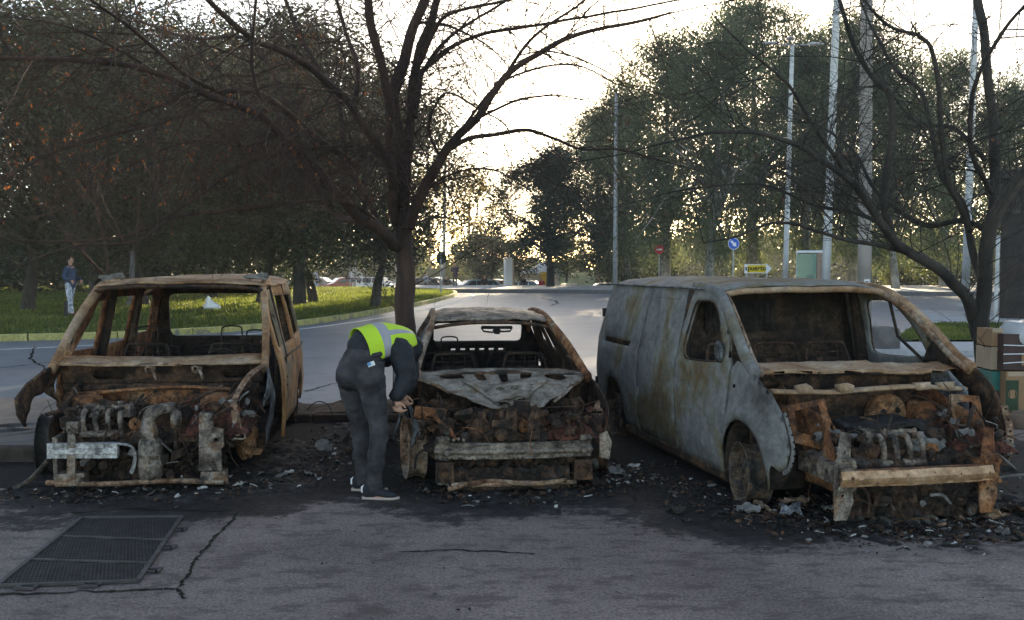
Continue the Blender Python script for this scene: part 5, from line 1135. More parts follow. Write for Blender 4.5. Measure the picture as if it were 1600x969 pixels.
    BX = -.12; mb = MB(); mb.sheet([(-.57, .335), (.57, .335), (.57, .43), (-.57, .43)], lambda x, z: (x + BX, -.02 + .03 * (x / .6) ** 2 - .012 * cos((z - .383) / .045 * pi) + .004 * nv((x, z, 0), 9) + .012 * math.exp(-((x + .2) / .05) ** 2), z + .006 * nv((x, 0, 0), 4)), [circ(-.50, .383, .013, 10), circ(-.44, .37, .006, 6), circ(.53, .383, .008, 8), circ(.1, .40, .005, 6), circ(-.1, .40, .005, 6), circ(.3, .39, .005, 6)], step=.022)
    bb = mb.build('bumper_beam', M['beam_tan'], root, smooth=False, solid=.02)
    mb = MB(); P = [(x + BX, .03 + .03 * (x / .6) ** 2, .34) for x in [-.56 + .112 * k for k in range(11)]]; mb.tube(P, (.008, .045), 6, up=(0, 0, 1), sq=.7); P = [(p[0], p[1], .427) for p in P]; mb.tube(P, (.008, .045), 6, up=(0, 0, 1), sq=.7); mb.build('beam_web', M['rust'], bb)
    # engine
    mb = MB(); mb.box((.05, .60, .42), (.60, .42, .34), (0, 0, .04), .03); mb.box((-.12, .38, .54), (.26, .14, .12), (0, 0, .05), .02); mb.box((-.12, .30, .47), (.18, .10, .10), j=.015)
    mb.lathe([(.0, -.04), (.05, -.04), (.065, 0), (.05, .03)], (.35, .25, .33), 'y', 14, cap=True); mb.lathe([(.0, -.04), (.05, -.04), (.065, 0), (.05, .03)], (.38, .22, .22), 'y', 14, cap=True); junk(((-.4, .5), (.2, .8), (.2, .6)), 120, [(mb, 1)], 23, .06); mb.build('engine', M['rust_dark'], root)
    mb = MB(); mb.sheet([(-.36, .42), (-.1, .35), (.30, .38), (.34, .7), (.2, .9), (-.2, .88), (-.38, .7)], lambda x, y: (x, y, .64 + .05 * nv((x, y, 0), 4) + .03 * nv((x, y, 0), 10) - .1 * (x * x)), step=.04); mb.build('engine_cover', M['char'], root, solid=.03)
    mb = MB(); mb.sheet([(-.02, .55), (.12, .62), (.24, .60), (.28, .52), (.18, .46), (.02, .47)], lambda x, z: (x, .30 + (z - .5) * .5 + .04 * nv((x, z, 0), 9), z), step=.025); mb.ball((.18, .34, .55), (.13, .05, .03), 14, 8, None, .6); mb.build('melted_alloy', M['greyash'], root, solid=.008)
    a, b, c_, d = MB(), MB(), MB(), MB()
    junk(((-.55, .7), (.2, .95), (.3, .60)), 126, [(a, 5), (b, 3), (c_, .7)], 24, .055); junk(((-.55, .6), (.05, .5), (.06, .3)), 82, [(a, 4), (b, 2), (c_, 1)], 25, .05)
    junk(((.35, .8), (.2, .8), (.45, .72)), 60, [(a, 2), (b, 2), (c_, 1.6), (d, .8)], 26, .038); junk(((-.62, -.35), (.2, .6), (.35, .62)), 60, [(b, 3), (c_, 1)], 27, .05)
    for m_, n_, q_ in ((a, 'charred_scrap', 'heap'), (b, 'rusty_scrap', 'rust_dark'), (c_, 'ash_flakes', 'greyash'), (d, 'copper_scrap', 'heap_red')): tag(m_.build(n_, M[q_], root), kind='stuff')
    mb = MB(); wires(mb, ((-.5, .8), (.2, .7), (.35, .75)), 27, 28, .003, .45)
    mb.tube(smooth_path([(.52, .35, .50), (.50, .35, .62), (.54, .38, .72), (.60, .42, .78)], 4), .018, 7); mb.tube([(.60, .42, .78), (.68, .4, .66), (.72, .4, .60)], .007, 5); mb.tube(smooth_path([(-.62, .35, .34), (-.4, .2, .26), (-.42, .12, .10)], 4), .012, 6)
    tag(mb.build('pipes_and_wires', M['rust_dark'], root, smooth=True), kind='stuff')
    engine_top(root, -.10, .42, .58, .42); heap(root, (-.60, .80), (.16, 1.0), .47, .09, 23.1); heap(root, (.35, .82), (.2, .8), .58, .08, 25.2, 'heap_red'); face_heap(root, (-.56, .62), (.06, .50), .18, .09, 27.7)
    for x in (-.55, -.10, .38): seat_frame(root, x, 2.05, .60, .42, .52, .12, 'rust_dark', False, 3)
    mb = MB(); mb.tube([(-.86, 1.35, .9), (0, 1.3, .88), (.86, 1.35, .9)], .03, 10); mb.box((.1, 1.5, .8), (.3, .3, .3), j=.05); mb.build('dash_tube', M['inside'], root)
    wheel(root, (-.86, 1.02, .235), .235, .19, radians(-6), -1, 'steel', slots=12); wheel(root, (.86, 1.02, .235), .235, .19, radians(-6), 1, 'rust_dark')
    wheel(root, (-.84, 4.20, .235), .235, .19, 0, -1, 'steel', slots=12); wheel(root, (.84, 4.20, .235), .235, .19, 0, 1, 'rust_dark')
    for yy in (1.02, 4.2):
        mb = MB(); P = arch(yy, .28, .36, .18); mb.add([(-.91, p[0], p[1]) for p in P] + [(-.58, p[0], p[1]) for p in P], [(i, i + 1, len(P) + i + 1, len(P) + i) for i in range(len(P) - 1)]); mb.build('wheel_housing', M['inside'], root, smooth=True, solid=.01)
    return root
grey_van()
# ================================================================ PEOPLE
def skinmat(): return plain('skin', (.42, .22, .15), .55, var=.08)
M['skin'] = skinmat()
M['denim'] = plain('charcoal_denim', (.046, .043, .046), .9, var=.6, scale=6, bump=.8)
M['jacket'] = plain('black_jacket', (.010, .012, .016), .75, var=.3, scale=8, bump=.2)
M['hivis'] = plain('hi_vis_yellow', (.44, .64, .04), .8, var=.08, scale=6)
M['reflect'] = plain('reflective_tape', (.30, .29, .31), .45, var=.08, scale=20)
M['white'] = plain('white_rubber', (.7, .68, .66), .6, var=.08)
M['sole'] = plain('pinkish_sole', (.38, .29, .25), .7, var=.1)
M['hair'] = plain('dark_hair', (.018, .013, .010), .8)
M['dblue'] = plain('faded_blue_cloth', (.02, .045, .09), .85)
M['patterned'] = plain('mottled_pale_cloth', (.34, .36, .42), .85, var=.8, scale=14)
M['redcloth'] = plain('red_cloth', (.45, .03, .03), .8)
M['darkcloth'] = plain('dark_cloth', (.02, .02, .026), .9)
M['purplecloth'] = plain('dark_purple_cloth', (.035, .025, .055), .9)
M['ltblue'] = plain('light_blue_cloth', (.20, .30, .42), .85)
def chain(mb, pts, radii, n=14, k=4):
    P = smooth_path(pts, k); m = len(P); N = len(pts); R = []
    for i in range(m):
        t = i / k; a = min(int(t), N - 2); f = t - a; A, B = radii[a], radii[a + 1]
        if isinstance(A, tuple): R.append((lerp(A[0], B[0], f), lerp(A[1], B[1], f)))
        else: R.append(lerp(A, B, f))
    mb.tube(P, R, n)
    for e, r in ((P[0], radii[0]), (P[-1], radii[-1])):
        rr = min(r) if isinstance(r, tuple) else r; mb.ball(e, rr * .98, 12, 8)
def bent_person():
    o = gnd(585, 784); root = empty('person', (o.x, o.y, 0), 0, 'person bending over in a yellow reflective vest, black jacket and charcoal jeans beside the small burnt car', 'person')
    root['label'] = 'person bending over in a yellow reflective vest and charcoal jeans beside the small burnt car'
    def a(px, py, Y): return at(px, py, Y) - V((o.x, o.y, 0))
    ra, rk, rh = a(584, 758, 7.86), a(592, 672, 7.86), a(580, 598, 7.96)
    la, lk, lh = a(567, 748, 8.16), a(562, 668, 8.14), a(548, 594, 8.08)
    pel, wst = a(563, 580, 8.03), a(572, 549, 8.10)
    chest, neck = a(603, 541, 8.22), a(642, 541, 8.36); rs, ls = a(628, 549, 8.10), a(632, 531, 8.46)
    re, rw = a(634, 592, 8.04), a(619, 622, 7.98); le, lw = a(640, 588, 8.40), a(630, 612, 8.3)
    # continuous body
    mb = MB()
    chain(mb, [ra + V((0, 0, -.06)), ra, rk, rh, pel], [.038, .04, .048, .065, .085]); chain(mb, [la + V((0, 0, -.06)), la, lk, lh, pel], [.038, .04, .048, .065, .085])
    chain(mb, [pel, wst, chest, neck], [.14, .12, .13, .07]); chain(mb, [chest, rs, re, rw], [.09, .06, .04, .028]); chain(mb, [chest, ls, le, lw], [.09, .06, .04, .028])
    hd = a(636, 572, 8.46); chain(mb, [neck, hd], [.055, .06]); mb.ball(hd, (.085, .10, .11), 14, 10); mb.ball(hd + V((.05, .02, -.08)), (.06, .06, .06), 12, 8); mb.ball(hd + V((.10, .02, -.05)), .018, 8, 6)
    chain(mb, [ra + V((0, 0, -.05)), ra + V((.10, -.01, -.10))], [.04, .035]); chain(mb, [la + V((0, 0, -.05)), la + V((.10, -.01, -.10))], [.04, .035])
    # hands: palm + fingers
    for w_, s in ((rw, 1), (lw, -1)):
        p0 = w_ + V((.0, 0, -.015)); chain(mb, [w_, p0 + V((.008, 0, -.05))], [(.028, .022), (.036, .018)])
        for i in range(4):
            b = p0 + V((-.024 + .019 * i, -.004, -.055)); L = (.034, .04, .038, .03)[i]
            chain(mb, [b, b + V((.012, -.004, -L * .7)), b + V((.034, .004, -L * 1.05)), b + V((.046, .012, -L * .75))], [.0095, .009, .0085, .0075], 8, 3)
        b = p0 + V((.026, -.008, -.02)); chain(mb, [b, b + V((.03, -.006, -.02)), b + V((.048, 0, -.042))], [.012, .0105, .009], 8, 3)
    mb.build('body', M['skin'], root, remesh=.0075, sm_it=2)
    # jeans
    mb = MB()
    chain(mb, [ra + V((0, 0, -.02)), ra.lerp(rk, .35), rk, rk.lerp(rh, .55), rh, pel + V((.04, -.03, .02))], [.060, .066, .074, .096, .118, .125])
    chain(mb, [la + V((0, 0, -.02)), la.lerp(lk, .35), lk, lk.lerp(lh, .55), lh, pel + V((-.03, .03, .02))], [.056, .064, .072, .092, .11, .125])
    mb.ball(pel + V((-.065, -.03, -.02)), (.125, .14, .135), 16, 10); mb.ball(pel + V((.07, -.10, -.03)), (.125, .12, .13), 16, 10); chain(mb, [pel + V((0, 0, .02)), wst + V((.0, 0, -.02))], [.168, .155], 18)
    j = mb.build('jeans', M['denim'], root, remesh=.012, sm_it=4)
    tx = bpy.data.textures.new('folds', 'CLOUDS'); tx.noise_scale = .06; tx.noise_depth = 3
    q = j.modifiers.new('folds', 'DISPLACE'); q.texture = tx; q.strength = .034; q.mid_level = .5
    mb = MB(); c = a(585, 583, 7.855); 
    mb.sheet([(-.075, .075), (.075, .085), (.07, -.05), (.0, -.10), (-.065, -.06)], lambda u, v: c + V((u * .95, .02 + abs(u + .02) * .45 + v * .10, v)), step=.03); pk = mb.build('back_pocket', M['denim'], j, solid=.008, smooth=True)
    mb = MB(); mb.box(a(580, 569, 7.845), (.055, .012, .035), (0, -.35, .1)); mb.build('phone', M['white'], j, bevel=.003)
    mb = MB(); mb.box(a(577, 569, 7.835), (.025, .01, .022), (0, -.35, .1)); mb.build('card', plain('blue_plastic', (.05, .25, .5), .5), j)
    mb = MB(); W = [wst + V((cos(t) * .172, sin(t) * .165, -.015 + .03 * cos(t - .7))) for t in [2 * pi * k / 28 for k in range(29)]]; mb.tube(W, (.022, .006), 6, up=(0, 0, 1)); mb.build('waistband', M['denim'], j, smooth=True)
    # jacket
    mb = MB()
    chain(mb, [wst + V((.0, -.01, .03)), wst.lerp(chest, .5) + V((0, 0, .02)), chest, neck + V((-.03, 0, .0))], [.155, .158, .164, .125], 20)
    chain(mb, [chest + V((.06, -.06, .0)), rs + V((-.01, 0, -.0)), rs.lerp(re, .45) + V((.0, -.01, 0)), re, rw + V((.004, 0, .02))], [.10, .098, .092, .082, .058]); chain(mb, [chest + V((.05, .06, 0)), ls, le, lw + V((0, 0, .02))], [.10, .095, .08, .055])
    chain(mb, [neck, hd + V((.0, .02, .03))], [.10, .09])
    jk = mb.build('jacket', M['jacket'], root, remesh=.012, sm_it=4)
    q = jk.modifiers.new('folds', 'DISPLACE'); q.texture = tx; q.strength = .03; q.mid_level = .5
    mb = MB(); mb.ball(hd + V((-.01, 0, .03)), (.098, .11, .10), 14, 10); mb.build('hair', M['hair'], root, smooth=True)
    # vest wrapped round the back, tape bands as faces of the same cloth
    mb = MB(); sp = smooth_path([wst + V((-.045, -.02, .012)), wst.lerp(chest, .5) + V((0, 0, .025)), chest + V((0, 0, .005)), neck + V((-.035, 0, .0))], 6)
    rad = [.176, .174, .172, .172, .174, .177, .178, .179, .180, .180, .180, .180, .178, .176, .172, .166, .158, .148, .138]
    na = 30; rows = []
    for i, p in enumerate(sp):
        t = (sp[min(i + 1, len(sp) - 1)] - sp[max(i - 1, 0)]).normalized(); u = V((0, 0, 1)) - t * t.z; u.normalize(); w2 = t.cross(u); row = []
        s0 = 2.15 - .75 * (i / (len(sp) - 1)) ** 2
        for k in range(na + 1):
            an = -s0 + 2 * s0 * k / na; r = rad[min(i, 18)] * (1 + .012 * nv((i * .5, k * .3, 0), 1)); row.append(p + u * cos(an) * r + w2 * sin(an) * r)
        rows.append(row)
    n0 = 0
    for row in rows: mb.v += [tuple(p) for p in row]
    for i in range(len(rows) - 1):
        for k in range(na):
            mb.f.append([i * (na + 1) + k, i * (na + 1) + k + 1, (i + 1) * (na + 1) + k + 1, (i + 1) * (na + 1) + k])
            mb.m.append(1 if i in (5, 6, 7) or (k in (7, 8, 21, 22) and i > 7) else 0)
    mb.build('reflective_vest', [M['hivis'], M['reflect']], root, smooth=True, solid=.006)
    # shoes
    for an, dz in ((ra, 0), (la, 0)):
        base = V((an.x - .035, an.y, 0)); sh = empty('shoe', base, radians(-6)); sh.parent = root
        mb = MB(); mb.sheet([(p[0] * 1.0, p[1]) for p in [(-.06, 0), (-.05, .035), (.0, .036), (.10, .046), (.19, .045), (.235, .02), (.24, -.01), (.20, -.04), (.10, -.044), (0, -.036), (-.05, -.034)]], lambda x, y: (x, y, .012 + .012 * max(0, x - .15) * 4), step=.02); mb.build('sole', M['sole'], sh, solid=.016, smooth=True)
        mb = MB(); chain(mb, [(-.02, 0, .05), (.04, 0, .058), (.12, 0, .045), (.20, 0, .035)], [(.042, .036), (.042, .04), (.034, .042), (.020, .036)], 14); chain(mb, [(-.012, 0, .05), (-.012, 0, .085)], [.04, .042]); mb.build('upper', M['jacket'], sh, remesh=.008, sm_it=2)
        mb = MB(); chain(mb, [(-.040, 0, .055), (-.042, 0, .10)], [(.018, .026), (.012, .022)], 10); mb.build('heel_tab', M['white'], sh, smooth=True)
        mb = MB()
        for k in range(4): mb.tube([(.045 + .022 * k, -.024, .088 - .008 * k), (.052 + .022 * k, .024, .088 - .008 * k)], .0035, 5)
        mb.build('laces', M['reflect'], sh)
    return root
bent_person()
def standing(loc, H, rz, top, legs, shoes, label, hair='hair', pose=0, vox=.022, extra=None):
    root = empty('person', loc, rz, label, 'person'); s = H / 1.75
    def p(x, y, z): return V((x, y, z)) * s
    R = lambda *r: [q * s for q in r]
    sw = .10 * pose
    mb = MB()
    for sg in (-1, 1):
        chain(mb, [p(sg * .10, sg * sw, .07), p(sg * .10, sg * sw * .5 + .01, .48), p(sg * .09, 0, .90), p(0, 0, 1.0)], R(.04, .052, .08, .1))
        chain(mb, [p(sg * .10, sg * sw, .05), p(sg * .11, sg * sw - .14, .035)], R(.04, .035))
        chain(mb, [p(sg * .10, 0, 1.40), p(sg * .20, 0, 1.38), p(sg * .25, .02, 1.12), p(sg * .22, -.10 - .1 * pose, .92 + .14 * pose)], R(.07, .05, .038, .028))
        h = p(sg * .22, -.11 - .1 * pose, .88 + .14 * pose); mb.ball(h, (.03 * s, .035 * s, .05 * s), 10, 6)
        for k in range(4): chain(mb, [h + p(0, -.02 + .014 * k, -.03), h + p(-.01 * sg, -.03 + .014 * k, -.085 + .008 * abs(k - 1.5))], R(.009, .007), 6, 2)
        chain(mb, [h + p(-.01 * sg, -.03, 0), h + p(-.02 * sg, -.06, -.03)], R(.011, .008), 6, 2)
    chain(mb, [p(0, 0, .98), p(0, 0, 1.15), p(0, 0, 1.38), p(0, 0, 1.46)], R(.13, .115, .13, .06)); chain(mb, [p(0, 0, 1.44), p(0, -.02, 1.56)], R(.052, .055))
    mb.ball(p(0, -.02, 1.63), tuple(q * s for q in (.075, .09, .115)), 12, 9); mb.ball(p(0, -.115, 1.62), .016 * s, 8, 6); mb.ball(p(.075, -.01, 1.63), .02 * s, 8, 6); mb.ball(p(-.075, -.01, 1.63), .02 * s, 8, 6)
    mb.build('body', M['skin'], root, remesh=vox * .6, sm_it=1)
    mb = MB()
    for sg in (-1, 1): chain(mb, [p(sg * .10, sg * sw, .10), p(sg * .10, sg * sw * .5 + .01, .48), p(sg * .09, 0, .88), p(0, 0, 1.0)], R(.062, .072, .10, .13))
    mb.build('trousers', M[legs], root, remesh=vox, sm_it=2)
    mb = MB(); chain(mb, [p(0, 0, .93), p(0, 0, 1.15), p(0, 0, 1.34), p(0, 0, 1.44)], R(.165, .15, .165, .08))
    for sg in (-1, 1): chain(mb, [p(sg * .10, 0, 1.37), p(sg * .20, 0, 1.36), p(sg * .25, .02, 1.12), p(sg * .22, -.09 - .1 * pose, .95 + .14 * pose)], R(.09, .075, .06, .05))
    mb.build('jacket', M[top], root, remesh=vox, sm_it=2)
    mb = MB(); mb.ball(p(0, .01, 1.66), tuple(q * s for q in (.085, .095, .10)), 12, 8); mb.build('hair', M[hair], root, smooth=True)
    for sg in (-1, 1):
        mb = MB(); chain(mb, [p(sg * .10, sg * sw + .03, .045), p(sg * .11, sg * sw - .16, .035)], R(.05, .04), 10); mb.build('shoe', M[shoes], root, smooth=True)
    return root
x, y = T(110, 31)[:2]
standing((x, y, mound(x, y)), 1.78, radians(80), 'dblue', 'patterned', 'redcloth', 'person in a blue top, pale mottled trousers and red shoes standing on the lawn', pose=1, vox=.018)
standing(T(516, 99, .12), 1.72, radians(100), 'darkcloth', 'darkcloth', 'darkcloth', 'dark-clothed person standing beside the red parked car at the lawn edge', pose=.5)
standing(T(711, 78, .25), 1.75, radians(10), 'purplecloth', 'darkcloth', 'darkcloth', 'person in dark purple top standing alone on the far pavement', pose=1)
standing(T(666, 82, -.45), 1.7, radians(60), 'ltblue', 'darkcloth', 'darkcloth', 'person in a light blue top just right of the bare central trunk', pose=1)
standing(T(698, 84, -.7), 1.7, radians(20), 'darkcloth', 'darkcloth', 'darkcloth', 'dark figure half hidden left of the person in dark purple', pose=.3)
standing(T(757, 84, -.62), 1.65, radians(0), 'darkcloth', 'darkcloth', 'darkcloth', 'grey figure between the teal and the pale parked cars', pose=.3)
standing(T(818, 84, -.72), 1.75, radians(40), 'darkcloth', 'darkcloth', 'darkcloth', 'dark-clothed person just right of the white pillar', pose=1)
standing(T(846, 84, -.85), 1.7, radians(0), 'redcloth', 'darkcloth', 'darkcloth', 'person in a red jacket in front of the pine trunk', pose=.3)
# ================================================================ FAR THINGS: cars, signs, poles, walls
M['glass'] = NT('car_glass').done((.02, .025, .03), .08, 0, .8)
M['tyre'] = plain('tyre_rubber', (.02, .02, .02), .9)
def paint(name, c):
    t = NT(name); t.bump(t.noise(3, 2), .05, .01); t.b.inputs['Coat Weight'].default_value = .5; return t.done(c, .35, .0)
for k, c in dict(white=(.62, .63, .64), red=(.40, .02, .02), silver=(.32, .34, .35), teal=(.05, .20, .24), lblue=(.22, .33, .45), dblue=(.02, .03, .06), grey=(.14, .15, .16)).items(): M['p_' + k] = paint(k + '_car_paint', c)
M['lamp_red'] = plain('red_lens', (.5, .02, .02), .3); M['lamp_clear'] = plain('clear_lens', (.6, .6, .58), .2)
def parked_car(px, Y, zb, rz, colr, label, kind='hatch'):
    x, y, _ = T(px, Y); root = empty('parked_car', (x, y, zb), rz, label, 'car', 'cars parked beyond the lawn and far pavement')
    L, W, H = (4.1, 1.72, 1.47) if kind == 'hatch' else ((4.6, 1.75, 1.42) if kind == 'saloon' else (4.7, 1.8, 1.9))
    if kind == 'van': prof = [(-.5, .35), (-.5, .8), (-.47, 1.05), (-.36, 1.15), (-.24, 1.75), (-.18, 1.88), (.49, 1.9), (.5, .35)]; win = [(-.33, 1.2, -.22, 1.7), (-.20, 1.2, -.02, 1.7), (.01, 1.2, .22, 1.7), (.25, 1.2, .45, 1.7)]
    elif kind == 'saloon': prof = [(-.5, .3), (-.5, .62), (-.46, .75), (-.22, .92), (-.08, 1.36), (.0, 1.41), (.17, 1.40), (.32, 1.02), (.49, .95), (.5, .3)]; win = [(-.13, .95, .03, 1.32), (.05, .95, .22, 1.32)]
    else: prof = [(-.5, .3), (-.5, .62), (-.46, .78), (-.27, .95), (-.12, 1.38), (.0, 1.46), (.32, 1.44), (.44, 1.05), (.49, .9), (.5, .3)]; win = [(-.18, .98, .02, 1.37), (.04, .98, .24, 1.37), (.27, 1.0, .38, 1.33)]
    mb = MB(); n = len(prof)
    rows = []
    for s in (-1, -.94, .94, 1):
        rows.append([(q[0] * L * (1 if abs(s) < 1 else .985), s * (W / 2) * (1 if q[1] < 1.0 else 1 - (q[1] - .95) * .32), q[1] if abs(s) < 1 else min(q[1], q[1] * .985)) for q in prof])
    vs = [p for r in rows for p in r]; fs = [tuple(range(n))[::-1], tuple(3 * n + k for k in range(n))]
    for r in range(3): fs += [(r * n + k, r * n + (k + 1) % n, (r + 1) * n + (k + 1) % n, (r + 1) * n + k) for k in range(n)]
    mb.add(vs, fs); b = mb.build('body', M['p_' + colr], root, bevel=.05)
    for s in (-1, 1):
        mb = MB()
        for (a, z0, c, z1) in win:
            f = lambda xx, zz: (xx, s * (W / 2 * (1 - max(0, zz - .95) * .32) + .006), zz)
            sl = .10 if a < 0 and (a, z0) == (win[0][0], win[0][1]) else 0
            mb.add([f(a * L, z0), f(c * L, z0), f(c * L, z1), f((a + sl) * L, z1)], [(0, 1, 2, 3)])
        mb.build('side_windows', M['glass'], root, solid=.012)
    def quad(name, i, j, m, t0=.1, t1=.92, o=.012):
        a, c = V((prof[i][0] * L, 0, prof[i][1])), V((prof[j][0] * L, 0, prof[j][1])); nrm = V((-(c - a).z, 0, (c - a).x)).normalized() * o
        p0, p1 = a.lerp(c, t0) + nrm, a.lerp(c, t1) + nrm; w0, w1 = W / 2 * (1 - max(0, p0.z - .95) * .32) * .88, W / 2 * (1 - max(0, p1.z - .95) * .32) * .86
        mb = MB(); mb.add([p0 + V((0, -w0, 0)), p0 + V((0, w0, 0)), p1 + V((0, w1, 0)), p1 + V((0, -w1, 0))], [(0, 1, 2, 3)]); mb.build(name, M[m], root, solid=.01)
    k = 3; quad('windscreen', k, k + 1, 'glass'); quad('rear_window', n - 4 if kind != 'van' else n - 2, n - 3 if kind != 'van' else n - 1, 'glass', .1, .92 if kind != 'van' else .45)
    for s in (-1, 1):
        mb = MB(); mb.box((-.492 * L, s * W * .38, .68), (.06, .3, .13)); mb.build('headlight', M['lamp_clear'], root, bevel=.02)
        mb = MB(); mb.box((.49 * L, s * W * .42, .88), (.08, .2, .26)); mb.build('tail_light', M['lamp_red'], root, bevel=.02)
        for xx in (-.31, .31):
            mb = MB(); mb.lathe([(.12, -.1), (.29, -.1), (.315, -.07), (.315, .07), (.29, .1), (.12, .1)], (xx * L, s * (W / 2 - .09), .315), 'y', 18); mb.lathe([(.0, s * .085), (.18, s * .09), (.2, s * .1)], (xx * L, s * (W / 2 - .09), .315), 'y', 14); mb.build('wheel', M['tyre'], root)
    mb = MB(); mb.box((0, 0, .3), (L * .9, W * .9, .25)); mb.build('chassis', M['tyre'], root)
    return root
for c in [(455, 92, -.7, .5, 'lblue', 'pale blue van parked at the left, partly behind the tree trunks', 'van'), (500, 94, -.7, 2.9, 'silver', 'silver hatchback parked just left of the dark-clothed person', 'hatch'),
          (536, 93, -.72, .45, 'red', 'red hatchback parked beyond the lawn', 'hatch'), (549, 99, -.72, .3, 'white', 'white hatchback tucked behind the red one', 'hatch'), (590, 88, -.62, 2.75, 'white', 'white hatchback beyond the lawn left of the bare central trunk', 'hatch'),
          (652, 90, -.72, .3, 'dblue', 'dark blue car just right of the bare central trunk', 'hatch'), (706, 92, -.85, 2.9, 'white', 'white car behind the person in dark purple', 'saloon'), (738, 88, -.85, .35, 'teal', 'teal hatchback parked beyond the far pavement', 'hatch'),
          (774, 90, -.85, 2.7, 'silver', 'pale silver hatchback parked left of the white pillar', 'hatch'), (683, 97, -.75, 2.8, 'grey', 'grey car beside the black-backed round sign', 'hatch'), (831, 92, -1.0, 2.9, 'white', 'white hatchback parked between the white pillar and the pine trunk', 'hatch'),
          (885, 90, -1.2, 0.1, 'white', 'white car right of the pine trunk, only its roof showing', 'saloon'), (940, 90, -1.12, .1, 'white', 'white saloon left of the slender lamp post, only its roof showing', 'saloon')]:
    parked_car(*c)
# camper, marquee, walls
x, y, _ = T(588, 103); root = empty('camper', (x, y, -.72), radians(4), 'long white camper parked behind the white hatchback', 'camper')
mb = MB(); mb.sheet([(-2.6, .4), (2.6, .4), (2.6, 2.2), (2.2, 2.35), (-2.2, 2.35), (-2.6, 1.9)], lambda a, z: (a, 0, z), step=.5); mb.build('body', M['p_white'], root, solid=2.0, bevel=.05)
mb = MB(); mb.add([(.9, -1.02, 1.2), (2.1, -1.02, 1.2), (2.1, -1.02, 1.9), (.9, -1.02, 1.9)], [(0, 1, 2, 3)]); mb.build('window', M['glass'], root, solid=.02)
mb = MB(); mb.box((-.6, 0, 2.42), (2.6, .8, .06)); mb.build('roof_rack', M['tyre'], root)
for a in (-1.6, 1.6):
    mb = MB(); mb.lathe([(.1, -.1), (.33, -.1), (.33, .1), (.1, .1)], (a, -.95, .34), 'y', 16); mb.build('wheel', M['tyre'], root)
def marquee(px, Y, wd, h, label):
    x, y, _ = T(px, Y); root = empty('marquee', (x, y, -.75), .2, label, 'tent'); mb = MB(); a = wd / 2
    mb.add([(-a, -a, h), (a, -a, h), (a, a, h), (-a, a, h), (0, 0, h + wd * .28)], [(0, 1, 4), (1, 2, 4), (2, 3, 4), (3, 0, 4)]); mb.build('canopy', M['white'], root, solid=.03)
    mb = MB(); mb.add([(-a, a, h), (a, a, h), (a, a, 0), (-a, a, 0)], [(0, 1, 2, 3)]); mb.build('back_wall', M['white'], root, solid=.02)
    for sx in (-1, 1):
        for sy in (-1, 1): mb = MB(); mb.tube([(sx * a, sy * a, 0), (sx * a, sy * a, h)], .04, 6); mb.build('leg', M['p_silver'], root)
marquee(600, 112, 3.4, 2.5, 'white peaked marquee roof behind the camper'); marquee(850, 100, 4.0, 1.8, 'pale marquee beside the pine trunk')
def wall(name, px0, px1, Y, z0, z1, mat, label, cat='wall', th=.3):
    a, b = T(px0, Y)[0], T(px1, Y)[0]; o = MB().box(((a + b) / 2, Y, (z0 + z1) / 2), (b - a, th, z1 - z0)).build(name, mat); return tag(o, label, cat)
wall('garden_wall', 860, 985, 108, -.75, 1.0, plain('green_render', (.22, .27, .18), .9, scale=1), 'pale green wall beyond the parked cars right of the pine trunk')
wall('garden_wall', 640, 858, 116, -.75, 1.4, plain('dull_green_render', (.10, .13, .08), .9, scale=1), 'dull green wall behind the parked cars left of the pine trunk')
p = T(794, 79, .25); root = empty('pillar', p, radians(20), 'white upright pillar with a brown side standing on the far pavement', 'pillar')
MB().box((0, 0, 1.08), (.56, .5, 2.16)).build('column', M['white'], root, bevel=.02); MB().box((.36, .04, .95), (.14, .42, 1.86)).build('side_panel', plain('tan_panel', (.38, .24, .14), .8), root)
# yellow panel near pine
p = T(852, 98, -.75); root = empty('banner', p, .1, 'yellow banner panel half hidden by the pine trunk', 'banner'); MB().box((0, 0, 1.2), (1.0, .06, 1.5)).build('panel', plain('yellow_panel', (.6, .40, .04), .7), root); MB().tube([(-.5, 0, 0), (-.5, 0, 2)], .03, 6).build('pole', M['p_silver'], root)
# poles
M['galv'] = plain('galvanised_steel', (.36, .38, .40), .5, .3, var=.15, scale=1.2, bump=.05)
M['pole_white'] = plain('weathered_pale_pole', (.50, .50, .49), .7, 0, var=.22, scale=1.0)
M['pole_conc'] = plain('stained_concrete_pole', (.30, .26, .23), .85, 0, var=.3, scale=.9, bump=.2)
def pole(name, a, b, r0, r1, mat, label, cat, parts=None):
    root = empty(name, (a.x, a.y, max(a.z, 0) * 0 + a.z), 0, label, cat); d = b - a
    MB().tube([d * t for t in (0, .25, .5, .75, 1)], [lerp(r0, r1, t) for t in (0, .25, .5, .75, 1)], 14).build('shaft', mat, root, smooth=True)
    MB().lathe([(r0 * 1.8, 0), (r0 * 1.8, .12), (r0 * 1.05, .16)], (0, 0, 0), 'z', 14).build('base', mat, root)
    if parts: parts(root, d)
    return root
def lum(root, p, dirv, L=.75):
    mb = MB(); q = V(p); e = q + V(dirv) * .9; mb.tube(smooth_path([q - V((0, 0, .25)), q, e], 4), .03, 7); a = mb.build('arm', M['galv'], root)
    mb = MB(); c = e + V(dirv) * L * .45; mb.ball(c, (L * .5 if abs(dirv[0]) > .5 else .15, .15 if abs(dirv[0]) > .5 else L * .5, .07), 12, 7); mb.build('lamp_head', M['p_silver'], root, smooth=True)
def base_at(px, Y): return V((T(px, Y)[0], Y, .25 if 67 < Y < 82 else 0))
pole('lamp_post', base_at(961, 71), at(963, 146, 71), .17, .10, M['galv'], 'slender single lamp post beside the blank end of the grey van', 'lamp post', lambda r, d: lum(r, d, (-.3, -.9, .1), .5))
